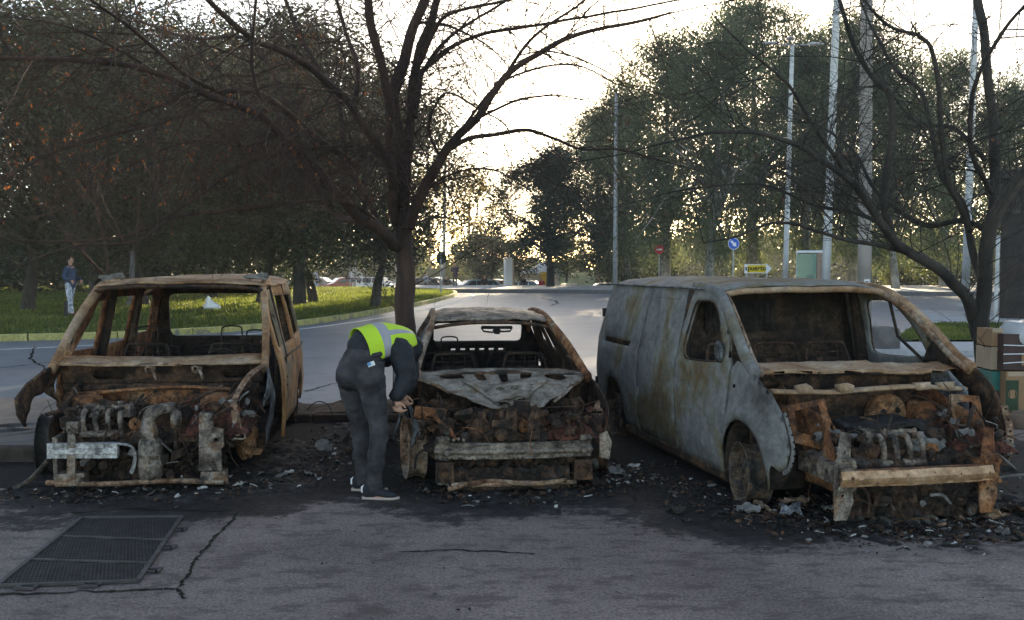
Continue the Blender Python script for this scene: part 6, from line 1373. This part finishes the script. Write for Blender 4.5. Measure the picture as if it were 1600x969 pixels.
pole('lamp_post', base_at(1226, 47), at(1238, 72, 47), .13, .09, M['pole_white'], 'tall pale lamp post with several lamp heads, right of the direction sign', 'lamp post', lambda r, d: [lum(r, d, v) for v in ((-.75, .2, .15), (.9, .2, .12), (-.3, -.8, .1))])
pole('utility_pole', base_at(1289, 40), at(1309, -40, 40), .17, .13, M['pole_white'], 'pale leaning pole immediately right of the glass phone booth', 'pole')
def notice(r, d):
    MB().box((-.0, -.19, 1.25), (.16, .02, .30)).build('notice', M['white'], r); mb = MB()
    for k in range(3): mb.box((-.0, -.203, 1.33 - .08 * k), (.10, .004, .025))
    mb.build('notice_print', M['black'], r)
pole('utility_pole', base_at(1351, 30), at(1355, -60, 30), .20, .165, M['pole_conc'], 'thick brown-grey concrete column with a small white notice', 'pole', notice)
pole('utility_pole', base_at(1508, 45), at(1526, -30, 45), .17, .12, M['pole_white'], 'pale pole seen behind the fork of the bare right tree', 'pole')
pole('utility_pole', T(693, 86, -.6) and V(T(693, 86, -.6)), at(696, 232, 86), .14, .10, M['galv'], 'thin tall pole behind the black-backed round sign', 'pole')
pole('utility_pole', V(T(554, 80, 0)), at(556, 392, 80), .09, .08, M['galv'], 'short grey post beside the red parked car', 'pole')
pole('utility_pole', base_at(1556, 33), at(1560, 368, 33), .06, .06, M['pole_white'], 'thin white drainpipe-like post at the corner of the dark building', 'pole')
pole('utility_pole', V(T(205, 34, .5)), at(207, 392, 34), .09, .08, M['concrete_dark'], 'dull grey post standing among the left tree trunks above the rusty van', 'pole')
# signs
M['sblue'] = plain('sign_blue', (.01, .10, .50), .4, var=.03); M['swhite'] = plain('sign_white', (.75, .75, .75), .4, var=.03); M['sred'] = plain('sign_red', (.5, .02, .03), .4, var=.03); M['sgrey'] = plain('sign_back', (.05, .05, .055), .6); M['syel'] = plain('sign_yellow', (.75, .50, .02), .4, var=.03)
def disc(c, r, y, n=28): 
    mb = MB(); mb.add([(c[0] + r * cos(2 * pi * k / n), y, c[1] + r * sin(2 * pi * k / n)) for k in range(n)], [tuple(range(n))]); return mb
Y = 53; top = at(1146, 381, Y); root = empty('traffic_sign', (top.x, Y, 0), radians(6), 'blue round sign with a white arrow pointing down right on a thin post', 'sign')
MB().tube([(0, 0, 0), (0, 0, top.z + .2)], .035, 8).build('post', M['galv'], root); z = top.z
pl_ = disc((0, z), .30, -.045).build('plate', M['swhite'], root, solid=.01); disc((0, z), .275, -.055).build('face', M['sblue'], pl_, solid=.004)
mb = MB(); A = [(-.06, 0.2), (.06, .2), (.06, -.02), (.14, -.02), (0, -.2), (-.14, -.02), (-.06, -.02)]; t_ = radians(45); mb.add([(x * cos(t_) - y * sin(t_) if False else x * cos(t_) - y * sin(t_), -.062, z + x * sin(t_) + y * cos(t_)) for x, y in A], [tuple(range(7))]); mb.build('arrow', M['swhite'], pl_, solid=.003)
Y = 50; c = at(1184, 420, Y); root = empty('direction_sign', (c.x, Y, 0), radians(2), 'white arrow-shaped direction sign with a yellow panel reading puerto', 'sign')
for sx in (-.55, .45): MB().tube([(sx, .03, 0), (sx, .03, c.z + .2)], .04, 8).build('post', M['galv'], root)
mb = MB(); mb.add([(-.66, -.03, c.z - .22), (.46, -.03, c.z - .22), (.68, -.03, c.z), (.46, -.03, c.z + .22), (-.66, -.03, c.z + .22)], [tuple(range(5))]); b = mb.build('board', M['swhite'], root, solid=.02)
MB().box((-.07, -.045, c.z), (.90, .008, .36)).build('yellow_panel', M['syel'], b); MB().box((-.58, -.045, c.z), (.07, .008, .16)).build('emblem', M['black'], b)
def text(s, size, parent, loc, mat, name='lettering', rot=(pi / 2, 0, 0)):
    cu = bpy.data.curves.new(name, 'FONT'); cu.body = s; cu.size = size; cu.extrude = .002; cu.offset = .008; cu.align_x = 'CENTER'; cu.align_y = 'CENTER'; cu.materials.append(mat)
    tmp = bpy.data.objects.new(name, cu); me = bpy.data.meshes.new_from_object(tmp); bpy.data.objects.remove(tmp); o = bpy.data.objects.new(name, me); col.objects.link(o); o.parent = parent; o.location = loc; o.rotation_euler = rot; return o
tt = text('puerto', .33, b, (-.06, -.054, c.z + .02), M['black'])
Y = 60; c = at(691, 403, Y); root = empty('traffic_sign', (c.x, Y, 0), radians(-35), 'round sign seen from its black back on a grey post at the island tip', 'sign'); root.location = (c.x - .05, Y, 0.1)
MB().tube([(0, -.06, 0), (0, -.06, c.z + .2)], .045, 8).build('post', M['galv'], root); disc((0, c.z - .1), .38, 0).build('plate', M['sgrey'], root, solid=.02)
Y = 72; c = at(1030, 390, Y); root = empty('traffic_sign', (c.x, Y, .25), 0, 'small red round sign in front of the eucalyptus trunks', 'sign'); MB().tube([(0, 0, 0), (0, 0, c.z)], .04, 8).build('post', M['galv'], root)
a = disc((0, c.z - .25), .32, -.05).build('plate', M['sred'], root, solid=.01); MB().box((0, -.07, c.z - .25), (.4, .01, .10)).build('bar', M['swhite'], a)
Y = 92; c = at(547, 397, Y); root = empty('traffic_sign', (c.x, Y, -.75), radians(15), 'narrow blue sign on a post above the red parked car', 'sign'); MB().tube([(0, 0, 0), (0, 0, c.z + 1)], .05, 8).build('post', M['galv'], root); MB().box((.0, -.07, c.z + .75), (.42, .03, .75)).build('plate', M['sblue'], root)
# phone booth
Y = 45; x0, x1 = T(1244, Y)[0], T(1284, Y)[0]; root = empty('phone_booth', ((x0 + x1) / 2, Y, 0), radians(-14), 'glass booth with a tan side wall between the two pale poles', 'booth'); W = x1 - x0
tb = NT('greenish_glass'); tb.b.inputs['Transmission Weight'].default_value = .75; M['gglass'] = tb.done((.35, .62, .55), .12)
MB().box((0, 0, 2.40), (W, .9, .10)).build('roof', M['swhite'], root, bevel=.02); MB().box((W / 2 - .13, 0, 1.2), (.26, .88, 2.34)).build('side_wall', plain('tan_cladding', (.30, .20, .15), .7), root)
MB().box((-.13, -.43, 1.2), (W - .3, .02, 2.2)).build('glass_front', M['gglass'], root); MB().box((-.13, .43, 1.2), (W - .3, .02, 2.2)).build('glass_back', M['gglass'], root); MB().box((-W / 2 + .02, 0, 1.2), (.03, .86, 2.34)).build('frame_post', M['galv'], root); MB().box((.05, .1, 1.1), (.3, .2, .6)).build('telephone', M['tyre'], root)
# far barrier at right, dark building
wall('road_barrier', 1385, 1530, 61.5, 0, .24, M['concrete_dark'], 'low dark concrete barrier along the far side of the road at the right', 'barrier', .3)
wall('road_barrier', 1200, 1384, 63.2, 0, .24, M['concrete_dark'], 'low barrier hidden behind the grey van roof line', 'barrier', .3).hide_render = False
bx0 = T(1562, 34)[0]; root = empty('building', (bx0, 34, 0), radians(-27), 'dark timber-clad building at the right picture edge', 'building')
M['cladding'] = plain('dark_cladding', (.035, .026, .022), .85, var=.4, scale=3)
mb = MB(); mb.box((6, 4, 2.3), (12, 8, 4.6)); mb.build('wall', M['cladding'], root)
mb = MB()
for k in range(46): mb.box((6, -.012, .1 + k * .1), (12, .02, .085))
mb.build('weatherboard', M['cladding'], root)
mb = MB(); mb.box((6.1, 3.8, 4.75), (12.5, 8.6, .3)); mb.build('roof', M['cladding'], root, bevel=.03)
mb = MB(); mb.box((1.4, -.05, 2.6), (.9, .04, .3)); mb.build('vent_grille', M['sgrey'], root)
# concrete block, bollard, bag
b = gnd(1388, 553); o = MB().box((b.x, b.y + .3, .27), (.52, .6, .54), (0, 0, .1), .01).build('concrete_block', M['concrete_dark'], bevel=.08); tag(o, 'weathered concrete block seen through the grey van right window', 'block')
b = T(102, 29.5); zz = mound(b[0], b[1]); root = empty('bollard', (b[0], b[1], zz), 0, 'short dark wooden post on the lawn in front of the person in blue', 'post'); MB().tube([(0, 0, -.1), (0, 0, .25), (.01, 0, .48)], [.06, .055, .05], 8).build('post', M['bark_dark'], root); MB().lathe([(.05, .48), (.04, .5), (0, .505)], (.01, 0, 0), 'z', 10).build('cap', M['bark_dark'], root)
b = T(330, 35); zz = mound(b[0], b[1]); mb = MB(); mb.ball((b[0], b[1], zz + .13), (.26, .18, .18), 16, 10, None, .5); mb.ball((b[0] - .1, b[1], zz + .32), (.10, .08, .16), 12, 8, None, .5); mb.ball((b[0] + .15, b[1], zz + .1), (.16, .14, .12), 12, 8, None, .6); tag(mb.build('plastic_bag', M['white'], smooth=True), 'white plastic bag lying on the lawn, seen through the rusty van', 'bag')
# ================================================================ NEAR THINGS: drain cover, boxes, debris
random.seed(60)
M['iron'] = plain('dark_iron', (.06, .052, .05), .6, .3, var=.4, scale=12, bump=.3)
# expanded-metal cover on the lot
C = [gnd(128, 813), gnd(284, 811), gnd(216, 912), gnd(-4, 920)]; o = C[3].copy()
root = empty('drain_cover', (o.x, o.y, .004), 0, 'diamond-mesh metal drain cover set in the asphalt at the lower left', 'drain cover')
Q = [c - V((o.x, o.y, 0)) for c in C]
def bil(u, v): return Q[3].lerp(Q[2], u).lerp(Q[0].lerp(Q[1], u), v)
mb = MB(); mb.add([bil(0, 0), bil(1, 0), bil(1, 1), bil(0, 1)], [(0, 1, 2, 3)]); mb.v = [(a, b, .004) for a, b, c in mb.v]; mb.build('backing', M['joint'], root)
mb = MB(); nu, nvv = 34, 30
for j in range(nvv):
    for i in range(nu):
        u0, v0 = (i + (.5 if j % 2 else 0)) / nu, j / nvv
        for du in (-.5, .5):
            u1 = u0 + du / nu
            if 0 <= u1 <= 1 and u0 <= 1:
                a, b = bil(u0, v0), bil(u1, (j + 1) / nvv); a.z = b.z = .008; mb.bar(a, b, .007, .008)
mb.build('mesh_plate', M['iron'], root)
mb = MB()
for a, b in ((0, 1), (1, 2), (2, 3), (3, 0)): mb.bar(Q[a] + V((0, 0, .014)), Q[b] + V((0, 0, .014)), .028, .016)
for t in (.33, .68): a, b = bil(0, t), bil(1, t - .1); mb.bar(a + V((0, 0, .016)), b + V((0, 0, .016)), .02, .01)
mb.build('frame', M['iron'], root)
for t, s in ((.12, 1), (.45, 1), (.75, 1)):
    a = bil(1, t); mb = MB(); mb.bar(a + V((0, 0, .012)), a + V((.075, 0, .012)), .02, .012); mb.bar(a + V((.0, .06, .012)), a + V((.075, .06, .012)), .02, .012); mb.bar(a + V((.075, -.01, .012)), a + V((.075, .07, .012)), .02, .012); mb.build('lug', M['iron'], root)
for t in (.17, .62):
    a = bil(t, 0); mb = MB(); mb.bar(a + V((0, 0, .012)), a + V((0, -.06, .012)), .02, .012); mb.bar(a + V((.09, 0, .012)), a + V((.09, -.06, .012)), .02, .012); mb.bar(a + V((-.01, -.06, .012)), a + V((.10, -.06, .012)), .02, .012); mb.build('lug', M['iron'], root)
# round manhole on pavement
c = gnd(17, 671, .13); root = empty('manhole_cover', (c.x, c.y, .13), 0, 'round manhole cover in the pavement at the left picture edge', 'manhole cover')
MB().lathe([(0, .012), (.30, .012), (.31, .006), (.33, .006), (.33, 0)], (0, 0, 0), 'z', 36).build('lid', M['iron'], root)
mb = MB(); mb.lathe([(.33, .0), (.33, .016), (.40, .016), (.41, 0)], (0, 0, 0), 'z', 36); mb.build('ring', M['concrete_dark'], root)
mb = MB()
for k in range(6): mb.lathe([(.04 + .045 * k, .011), (.045 + .045 * k, .018), (.05 + .045 * k, .011)], (0, 0, 0), 'z', 30)
mb.build('lid_ribs', M['iron'], root)
# boxes at right
M['card'] = plain('brown_cardboard', (.30, .17, .09), .85, var=.15, scale=4); M['card2'] = plain('pale_cardboard', (.38, .28, .19), .85, var=.15, scale=4); M['carddark'] = plain('dark_brown_carton', (.06, .03, .025), .7, var=.2); M['cardgreen'] = plain('dark_green_print', (.02, .045, .02), .7); M['tealp'] = plain('teal_plastic', (.01, .13, .11), .5)
tf = NT('clear_film'); tf.b.inputs['Transmission Weight'].default_value = .55; tf.bump(tf.noise(9, 5), .8, .03); M['film'] = tf.done((.8, .82, .84), .25)
def carton(px0, px1, py0, py1, Y, mat, label, dep=.4, rz=0, cat='box', tape=True):
    a, b = at(px0, py1, Y), at(px1, py0, Y); wd, h = b.x - a.x, b.z - a.z
    root = empty('cardboard_box', ((a.x + b.x) / 2, Y + dep / 2, a.z), rz, label, cat)
    MB().box((0, 0, h / 2), (wd - .006, dep, h - .004), j=.004).build('carton', M[mat], root, bevel=.006)
    if tape: MB().box((0, -dep / 2 - .004, h * .93), (wd * .9, .004, .05)).build('tape', M['card2'], root)
    return root, wd, h, dep
gz = 645
carton(1549, 1569, 612, 646, 12.35, 'carddark', 'dark carton at the foot of the left column of boxes', tape=False); carton(1549, 1568, 580, 611, 12.35, 'tealp', 'teal crate-like box low in the left column of boxes', tape=False)
carton(1547, 1565, 543, 578, 12.35, 'card2', 'pale cardboard box resting on the teal one'); carton(1549, 1568, 514, 542, 12.35, 'card', 'small brown cardboard box on top of the left column')
r, wd, h, dp = carton(1570, 1640, 580, 645, 12.2, 'card', 'big orange-brown box with a dark green printed panel at the right edge', .5)
MB().box((-wd / 2 + .08, -dp / 2 - .006, h * .42), (.15, .008, h * .72)).build('printed_panel', M['cardgreen'], r)
mb = MB(); mb.tube([(-wd / 2 + .08 + .05 * cos(t), -dp / 2 - .014, h * .45 + .05 * sin(t)) for t in [2 * pi * k / 24 for k in range(25)]], .004, 5); mb.box((-wd / 2 + .08, -dp / 2 - .014, h * .45), (.06, .004, .09)); mb.build('printed_emblem', M['card'], r)
r, wd, h, dp = carton(1567, 1640, 522, 579, 12.2, 'carddark', 'large dark brown film-wrapped carton on the orange-brown box', .5, tape=False)
MB().box((wd * .06, -dp / 2 - .006, h * .30), (.18, .008, .14)).build('orange_label', M['card'], r)
mb = MB(); 
for k in range(3): mb.tube([(-wd / 2, -dp / 2 - .008, h * (.2 + .25 * k)), (0, -dp / 2 - .010, h * (.24 + .22 * k)), (wd / 2, -dp / 2 - .008, h * (.2 + .25 * k))], (.006, .003), 5)
mb.build('wrap_strands', M['swhite'], r)
mb = MB(); c = at(1600, 522, 12.4); mb.ball(c + V((0, 0, -.02)), (.29, .24, .20), 24, 14, None, .25); tag(mb.build('plastic_sack', M['film'], smooth=True), 'crumpled clear plastic sack bulging over the top of the wrapped carton', 'sack')
mb = MB(); c = gnd(1600, 668); mb.ball(c + V((0, 0, .06)), (.2, .2, .14), 14, 9, None, .15); tag(mb.build('stone', plain('brown_stone', (.16, .11, .08), .9), smooth=True), 'rounded brown stone at the foot of the boxes', 'stone')

# ---- soot crust: low ragged mounds under and around the wrecks
def crust(pts, h, seed, name='soot_crust', mat='crust', label=None, step=.045):
    mb = MB(); cx = sum(p[0] for p in pts) / len(pts); cy = sum(p[1] for p in pts) / len(pts)
    P = [(p.x, p.y) for p in smooth_path([(a, b, 0) for a, b in pts + pts[:1]], 6)][:-1]
    P = [(a + .12 * nv((a, b, seed), 4) + .06 * nv((a, b, seed), 12), b + .12 * nv((a, b, seed + 3), 4) + .06 * nv((a, b, seed + 3), 12)) for a, b in P]
    def f(x, y):
        d = min(((x - a) ** 2 + (y - b) ** 2) for a, b in P) ** .5; k = min(1, d / .18)
        return (x, y, -.012 + k * .014 + k * h * (.9 * nv((x, y, seed), 2.6) + .55 * nv((x, y, seed), 8) + .35 * nv((x, y, seed), 21)))
    mb.sheet(P, f, step=step); o = mb.build(name, M[mat], smooth=False); return tag(o, label or 'crust of soot and burnt residue spread on the asphalt around the wrecks', 'soot', kind='stuff')
M['crust'] = burnt('soot_crust', [(.3, (.010, .009, .009)), (.5, (.020, .017, .016)), (.62, (.05, .042, .038)), (.75, (.11, .10, .095))], scale=6, black=.44, ash=(.26, .25, .24), ash_amt=.66, fine=50)
crust([gnd(-20, 800).xy[:], gnd(120, 790).xy[:], gnd(340, 788).xy[:], gnd(520, 760).xy[:], gnd(548, 700).xy[:], gnd(470, 668).xy[:], (-2.2, 10.6), (-3.6, 10.6), (-4.1, 9.3)], .05, 1)
crust([gnd(640, 775).xy[:], gnd(740, 800).xy[:], gnd(860, 808).xy[:], gnd(960, 775).xy[:], gnd(1000, 740).xy[:], (.9, 10.2), (-.2, 10.5), (-1.1, 9.6)], .045, 2)
crust([gnd(1130, 800).xy[:], gnd(1200, 838).xy[:], gnd(1340, 862).xy[:], gnd(1480, 866).xy[:], gnd(1640, 850).xy[:], gnd(1660, 790).xy[:], (4.0, 9.2), (2.6, 9.2), (1.9, 8.4)], .06, 3)
crust([gnd(470, 700).xy[:], gnd(560, 690).xy[:], gnd(640, 700).xy[:], gnd(610, 668).xy[:], gnd(520, 662).xy[:]], .05, 4)
# ---- rubble: small burnt fragments
def scatter(n, region, mats, seed, smax):
    random.seed(seed); ms = [MB() for _ in mats]
    for _ in range(n):
        x, y, s = region(); k = random.choices(range(len(mats)), [m[1] for m in mats])[0]; mb = ms[k]; s *= smax
        c = V((x, y, .01 + s * .25)); t = random.random()
        if t < .45: mb.ball(c, (s * rnd(.4, 1), s * rnd(.3, .8), s * rnd(.15, .45)), 7, 4, Euler((rnd(-.4, .4), rnd(-.4, .4), rnd(0, 3))).to_matrix(), .7)
        elif t < .8:
            R = Euler((rnd(-.5, .5), rnd(-.5, .5), rnd(0, 3))).to_matrix(); m = random.randint(4, 6); mb.add([c + R @ V((cos(2 * pi * q / m) * s * rnd(.3, 1.2), sin(2 * pi * q / m) * s * rnd(.3, 1), rnd(-.2, .3) * s)) for q in range(m)] + [c + V((0, 0, s * .25))], [(q, (q + 1) % m, m) for q in range(m)])
        else: a = rnd(0, pi); mb.tube([c, c + V((cos(a), sin(a), rnd(0, .3))) * s * 1.2, c + V((cos(a + .4), sin(a + .4), rnd(-.05, .3))) * s * 2.4], s * .12, 4)
    return ms
def band(pts, w):
    def f():
        i = random.randrange(len(pts) - 1); t = random.random(); a, b = gnd(*pts[i]), gnd(*pts[i + 1]); p = a.lerp(b, t)
        return p.x + random.gauss(0, w), p.y + random.gauss(0, w * .8), (random.random() ** 4.5) * .95 + .06
    return f
zones = [([(40, 770), (200, 775), (350, 768), (460, 745), (520, 715)], .20, 900), ([(480, 740), (540, 700), (600, 690), (560, 672)], .25, 400), ([(660, 760), (760, 775), (880, 775), (960, 745), (1000, 725)], .18, 800), ([(1170, 800), (1280, 825), (1400, 835), (1520, 830), (1620, 800)], .22, 1300), ([(1000, 745), (1060, 770), (1130, 790)], .2, 250), ([(1220, 790), (1380, 800), (1560, 790)], .3, 900)]
zones = [(a, b * 1.15, int(c * 3.2)) for a, b, c in zones]
tot = [MB() for _ in range(4)]
for i, (pts, w_, n) in enumerate(zones):
    ms = scatter(n, band(pts, w_), [('char', 5), ('rust_dark', 5), ('ash', .35), ('greyash', .9)], 100 + i, .042)
    for a, b in zip(tot, ms): a.add(b.v, b.f)
for a, m in zip(tot, ('char', 'rust_dark', 'ash', 'greyash')):
    tag(a.build('rubble', M[m]), {'char': 'black charred crumbs strewn under the wrecks', 'rust_dark': 'brown rusty crumbs strewn under the wrecks', 'ash': 'pale ash crumbs strewn under the wrecks', 'greyash': 'grey ash crumbs strewn under the wrecks'}[m], 'rubble', kind='stuff')
ms = scatter(900, lambda: (random.uniform(-6, 6), random.uniform(5.2, 9), random.random() ** 4 * .5 + .05), [('greyash', 2), ('char', 2)], 300, .03)
for a, m in zip(ms, ('greyash', 'char')): tag(a.build('grit', M[m]), 'loose grit scattered over the foreground asphalt', 'grit', kind='stuff')
# ---- larger fragments, each a thing of its own
def frag(px, py, s, mat, label, seed, flat=.4, rz=0, asp=.7):
    random.seed(seed); c = gnd(px, py); mb = MB(); R = Euler((rnd(-.3, .3), rnd(-.3, .3), rz or rnd(0, 3))).to_matrix()
    mb.sheet([(-1, -.3), (-.5, -.9), (.1, -.6), (.7, -.8), (1, .1), (.5, .7), (-.1, .5), (-.7, .8)], lambda u, v: V((c.x, c.y, .02 + s * .2)) + R @ V((u * s, v * s * asp, s * flat * nv((u * 1.5, v * 1.5, seed), 1.3) + s * .12 * nv((u, v, seed), 5))), step=.2)
    return tag(mb.build('burnt_fragment', M[mat], solid=.008), label, 'debris')
for a in [(316, 768, .055, 'ash', 'pale crumpled flake at the end of the rusty van lower crossbar', 1), (312, 779, .04, 'card2', 'small tan flake just below the pale crumpled flake', 2), (372, 762, .05, 'ash', 'pale flake right of the rusty van lower crossbar', 3), (440, 748, .06, 'greyash', 'cluster-edge grey flake between the rusty van and the bending person', 4), (452, 742, .05, 'ash', 'pale flake closest to the rusty van door foot', 5), (482, 744, .05, 'greyash', 'grey flake nearest the bending person', 6),
          (505, 705, .14, 'greyash', 'flat grey sheet fragment behind the bending person', 7), (700, 765, .10, 'greyash', 'grey splintered fragment under the left end of the car crossbar', 8), (870, 762, .12, 'rust_pale', 'tan splintered fragment under the right end of the car crossbar', 9), (960, 742, .13, 'greyash', 'grey curled fragment beside the small car right wheel', 10), (990, 733, .06, 'ash', 'pale flake between the small car and the grey van', 11),
          (1055, 803, .10, 'char', 'flat dark scrap on the open asphalt left of the grey van wheel', 12), (1072, 818, .05, 'char', 'small black lump on the asphalt below the flat dark scrap', 13), (1168, 804, .12, 'greyash', 'ribbed grey fragment in front of the grey van wheel', 14), (1192, 800, .09, 'rust_pale', 'tan curled fragment in front of the grey van wheel', 15), (1235, 805, .14, 'fender_blue', 'bent blue-grey sheet standing in the rubble left of the beam', 16), (1240, 790, .12, 'rust_pale', 'tan standing shard beside the bent blue-grey sheet', 17), (1305, 800, .12, 'greyash', 'grey curved strip in the rubble below the beam left end', 18),
          (1540, 812, .17, 'rust_pale', 'large tan rounded fragment below the beam right end', 19), (1585, 805, .12, 'rust_dark', 'dark rusty fragment at the right picture edge', 20), (1565, 838, .06, 'greyash', 'grey flake in front of the large tan rounded fragment', 21)]:
    frag(*a)
def rod(pts, r, mat, name, label, cat='debris', flat=1.0):
    P = [at(*p) for p in pts]; mb = MB(); mb.tube(smooth_path(P, 5), (r, r * flat), 7); return tag(mb.build(name, M[mat], smooth=True), label, cat)
rod([(1472, 790, 7.3), (1490, 800, 7.2), (1510, 822, 7.1)], .03, 'rust_pale', 'bent_strut', 'bent tan strut lying in the rubble below the beam right end', flat=.4)
rod([(1420, 832, 6.95), (1450, 826, 6.98), (1478, 818, 7.0)], .014, 'rust_pale', 'metal_rod', 'tan rod with a thick end lying in front of the grey van')
rod([(1345, 780, 7.3), (1347, 800, 7.25)], .008, 'ash', 'metal_rod', 'short pale rod sticking up from the rubble under the beam')
rod([(-10, 768, 8.15), (20, 765, 8.2), (45, 752, 8.3), (62, 735, 8.45), (78, 716, 8.6)], .024, 'beam_grey', 'torn_trim', 'torn grey trim strip curling from the rusty van left wheel to the picture edge', flat=.45)
rod([(700, 765, 7.9), (760, 752, 8.0), (830, 756, 8.0), (885, 750, 8.05)], .02, 'rust_pale', 'splintered_batten', 'long splintered tan batten lying under the small car beam', flat=.5)
rod([(480, 640, 11.8), (495, 628, 11.9), (512, 632, 11.8), (520, 650, 11.6)], .006, 'char', 'wire', 'thin black wire arching up from the verge behind the bending person')
# radiator core fins lying in the rubble
c = gnd(1405, 815); root = empty('radiator_core', (c.x, c.y, .05), .25, 'flattened finned radiator core lying in the rubble under the tan beam', 'radiator'); root.rotation_euler = (radians(12), radians(-4), .25)
mb = MB()
for k in range(26): mb.box((-.2 + .016 * k, 0, .01 * sin(k * .6)), (.004, .26 + .05 * sin(k * 1.3), .02), (0, .2, 0))
mb.build('fins', M['greyash'], root)
for y_ in (-.12, .13): MB().tube([(-.22, y_, 0), (0, y_ + .01, .02), (.22, y_, 0)], .009, 6).build('tank_edge', M['rust_dark'], root)
# ================================================================ AIR
hm = bpy.data.materials.new('thin_haze'); hm.use_nodes = True; ht = hm.node_tree; ht.nodes.clear()
ho = ht.nodes.new('ShaderNodeOutputMaterial'); hv = ht.nodes.new('ShaderNodeVolumePrincipled')
hv.inputs['Color'].default_value = (.92, .94, .96, 1); hv.inputs['Density'].default_value = .0006; hv.inputs['Anisotropy'].default_value = .35
ht.links.new(hv.outputs[0], ho.inputs['Volume'])
hz = MB().box((0, 120, 14.1), (560, 400, 31.8)).build('haze', hm); tag(hz, 'thin pale haze veiling the far trees', 'haze', kind='stuff')
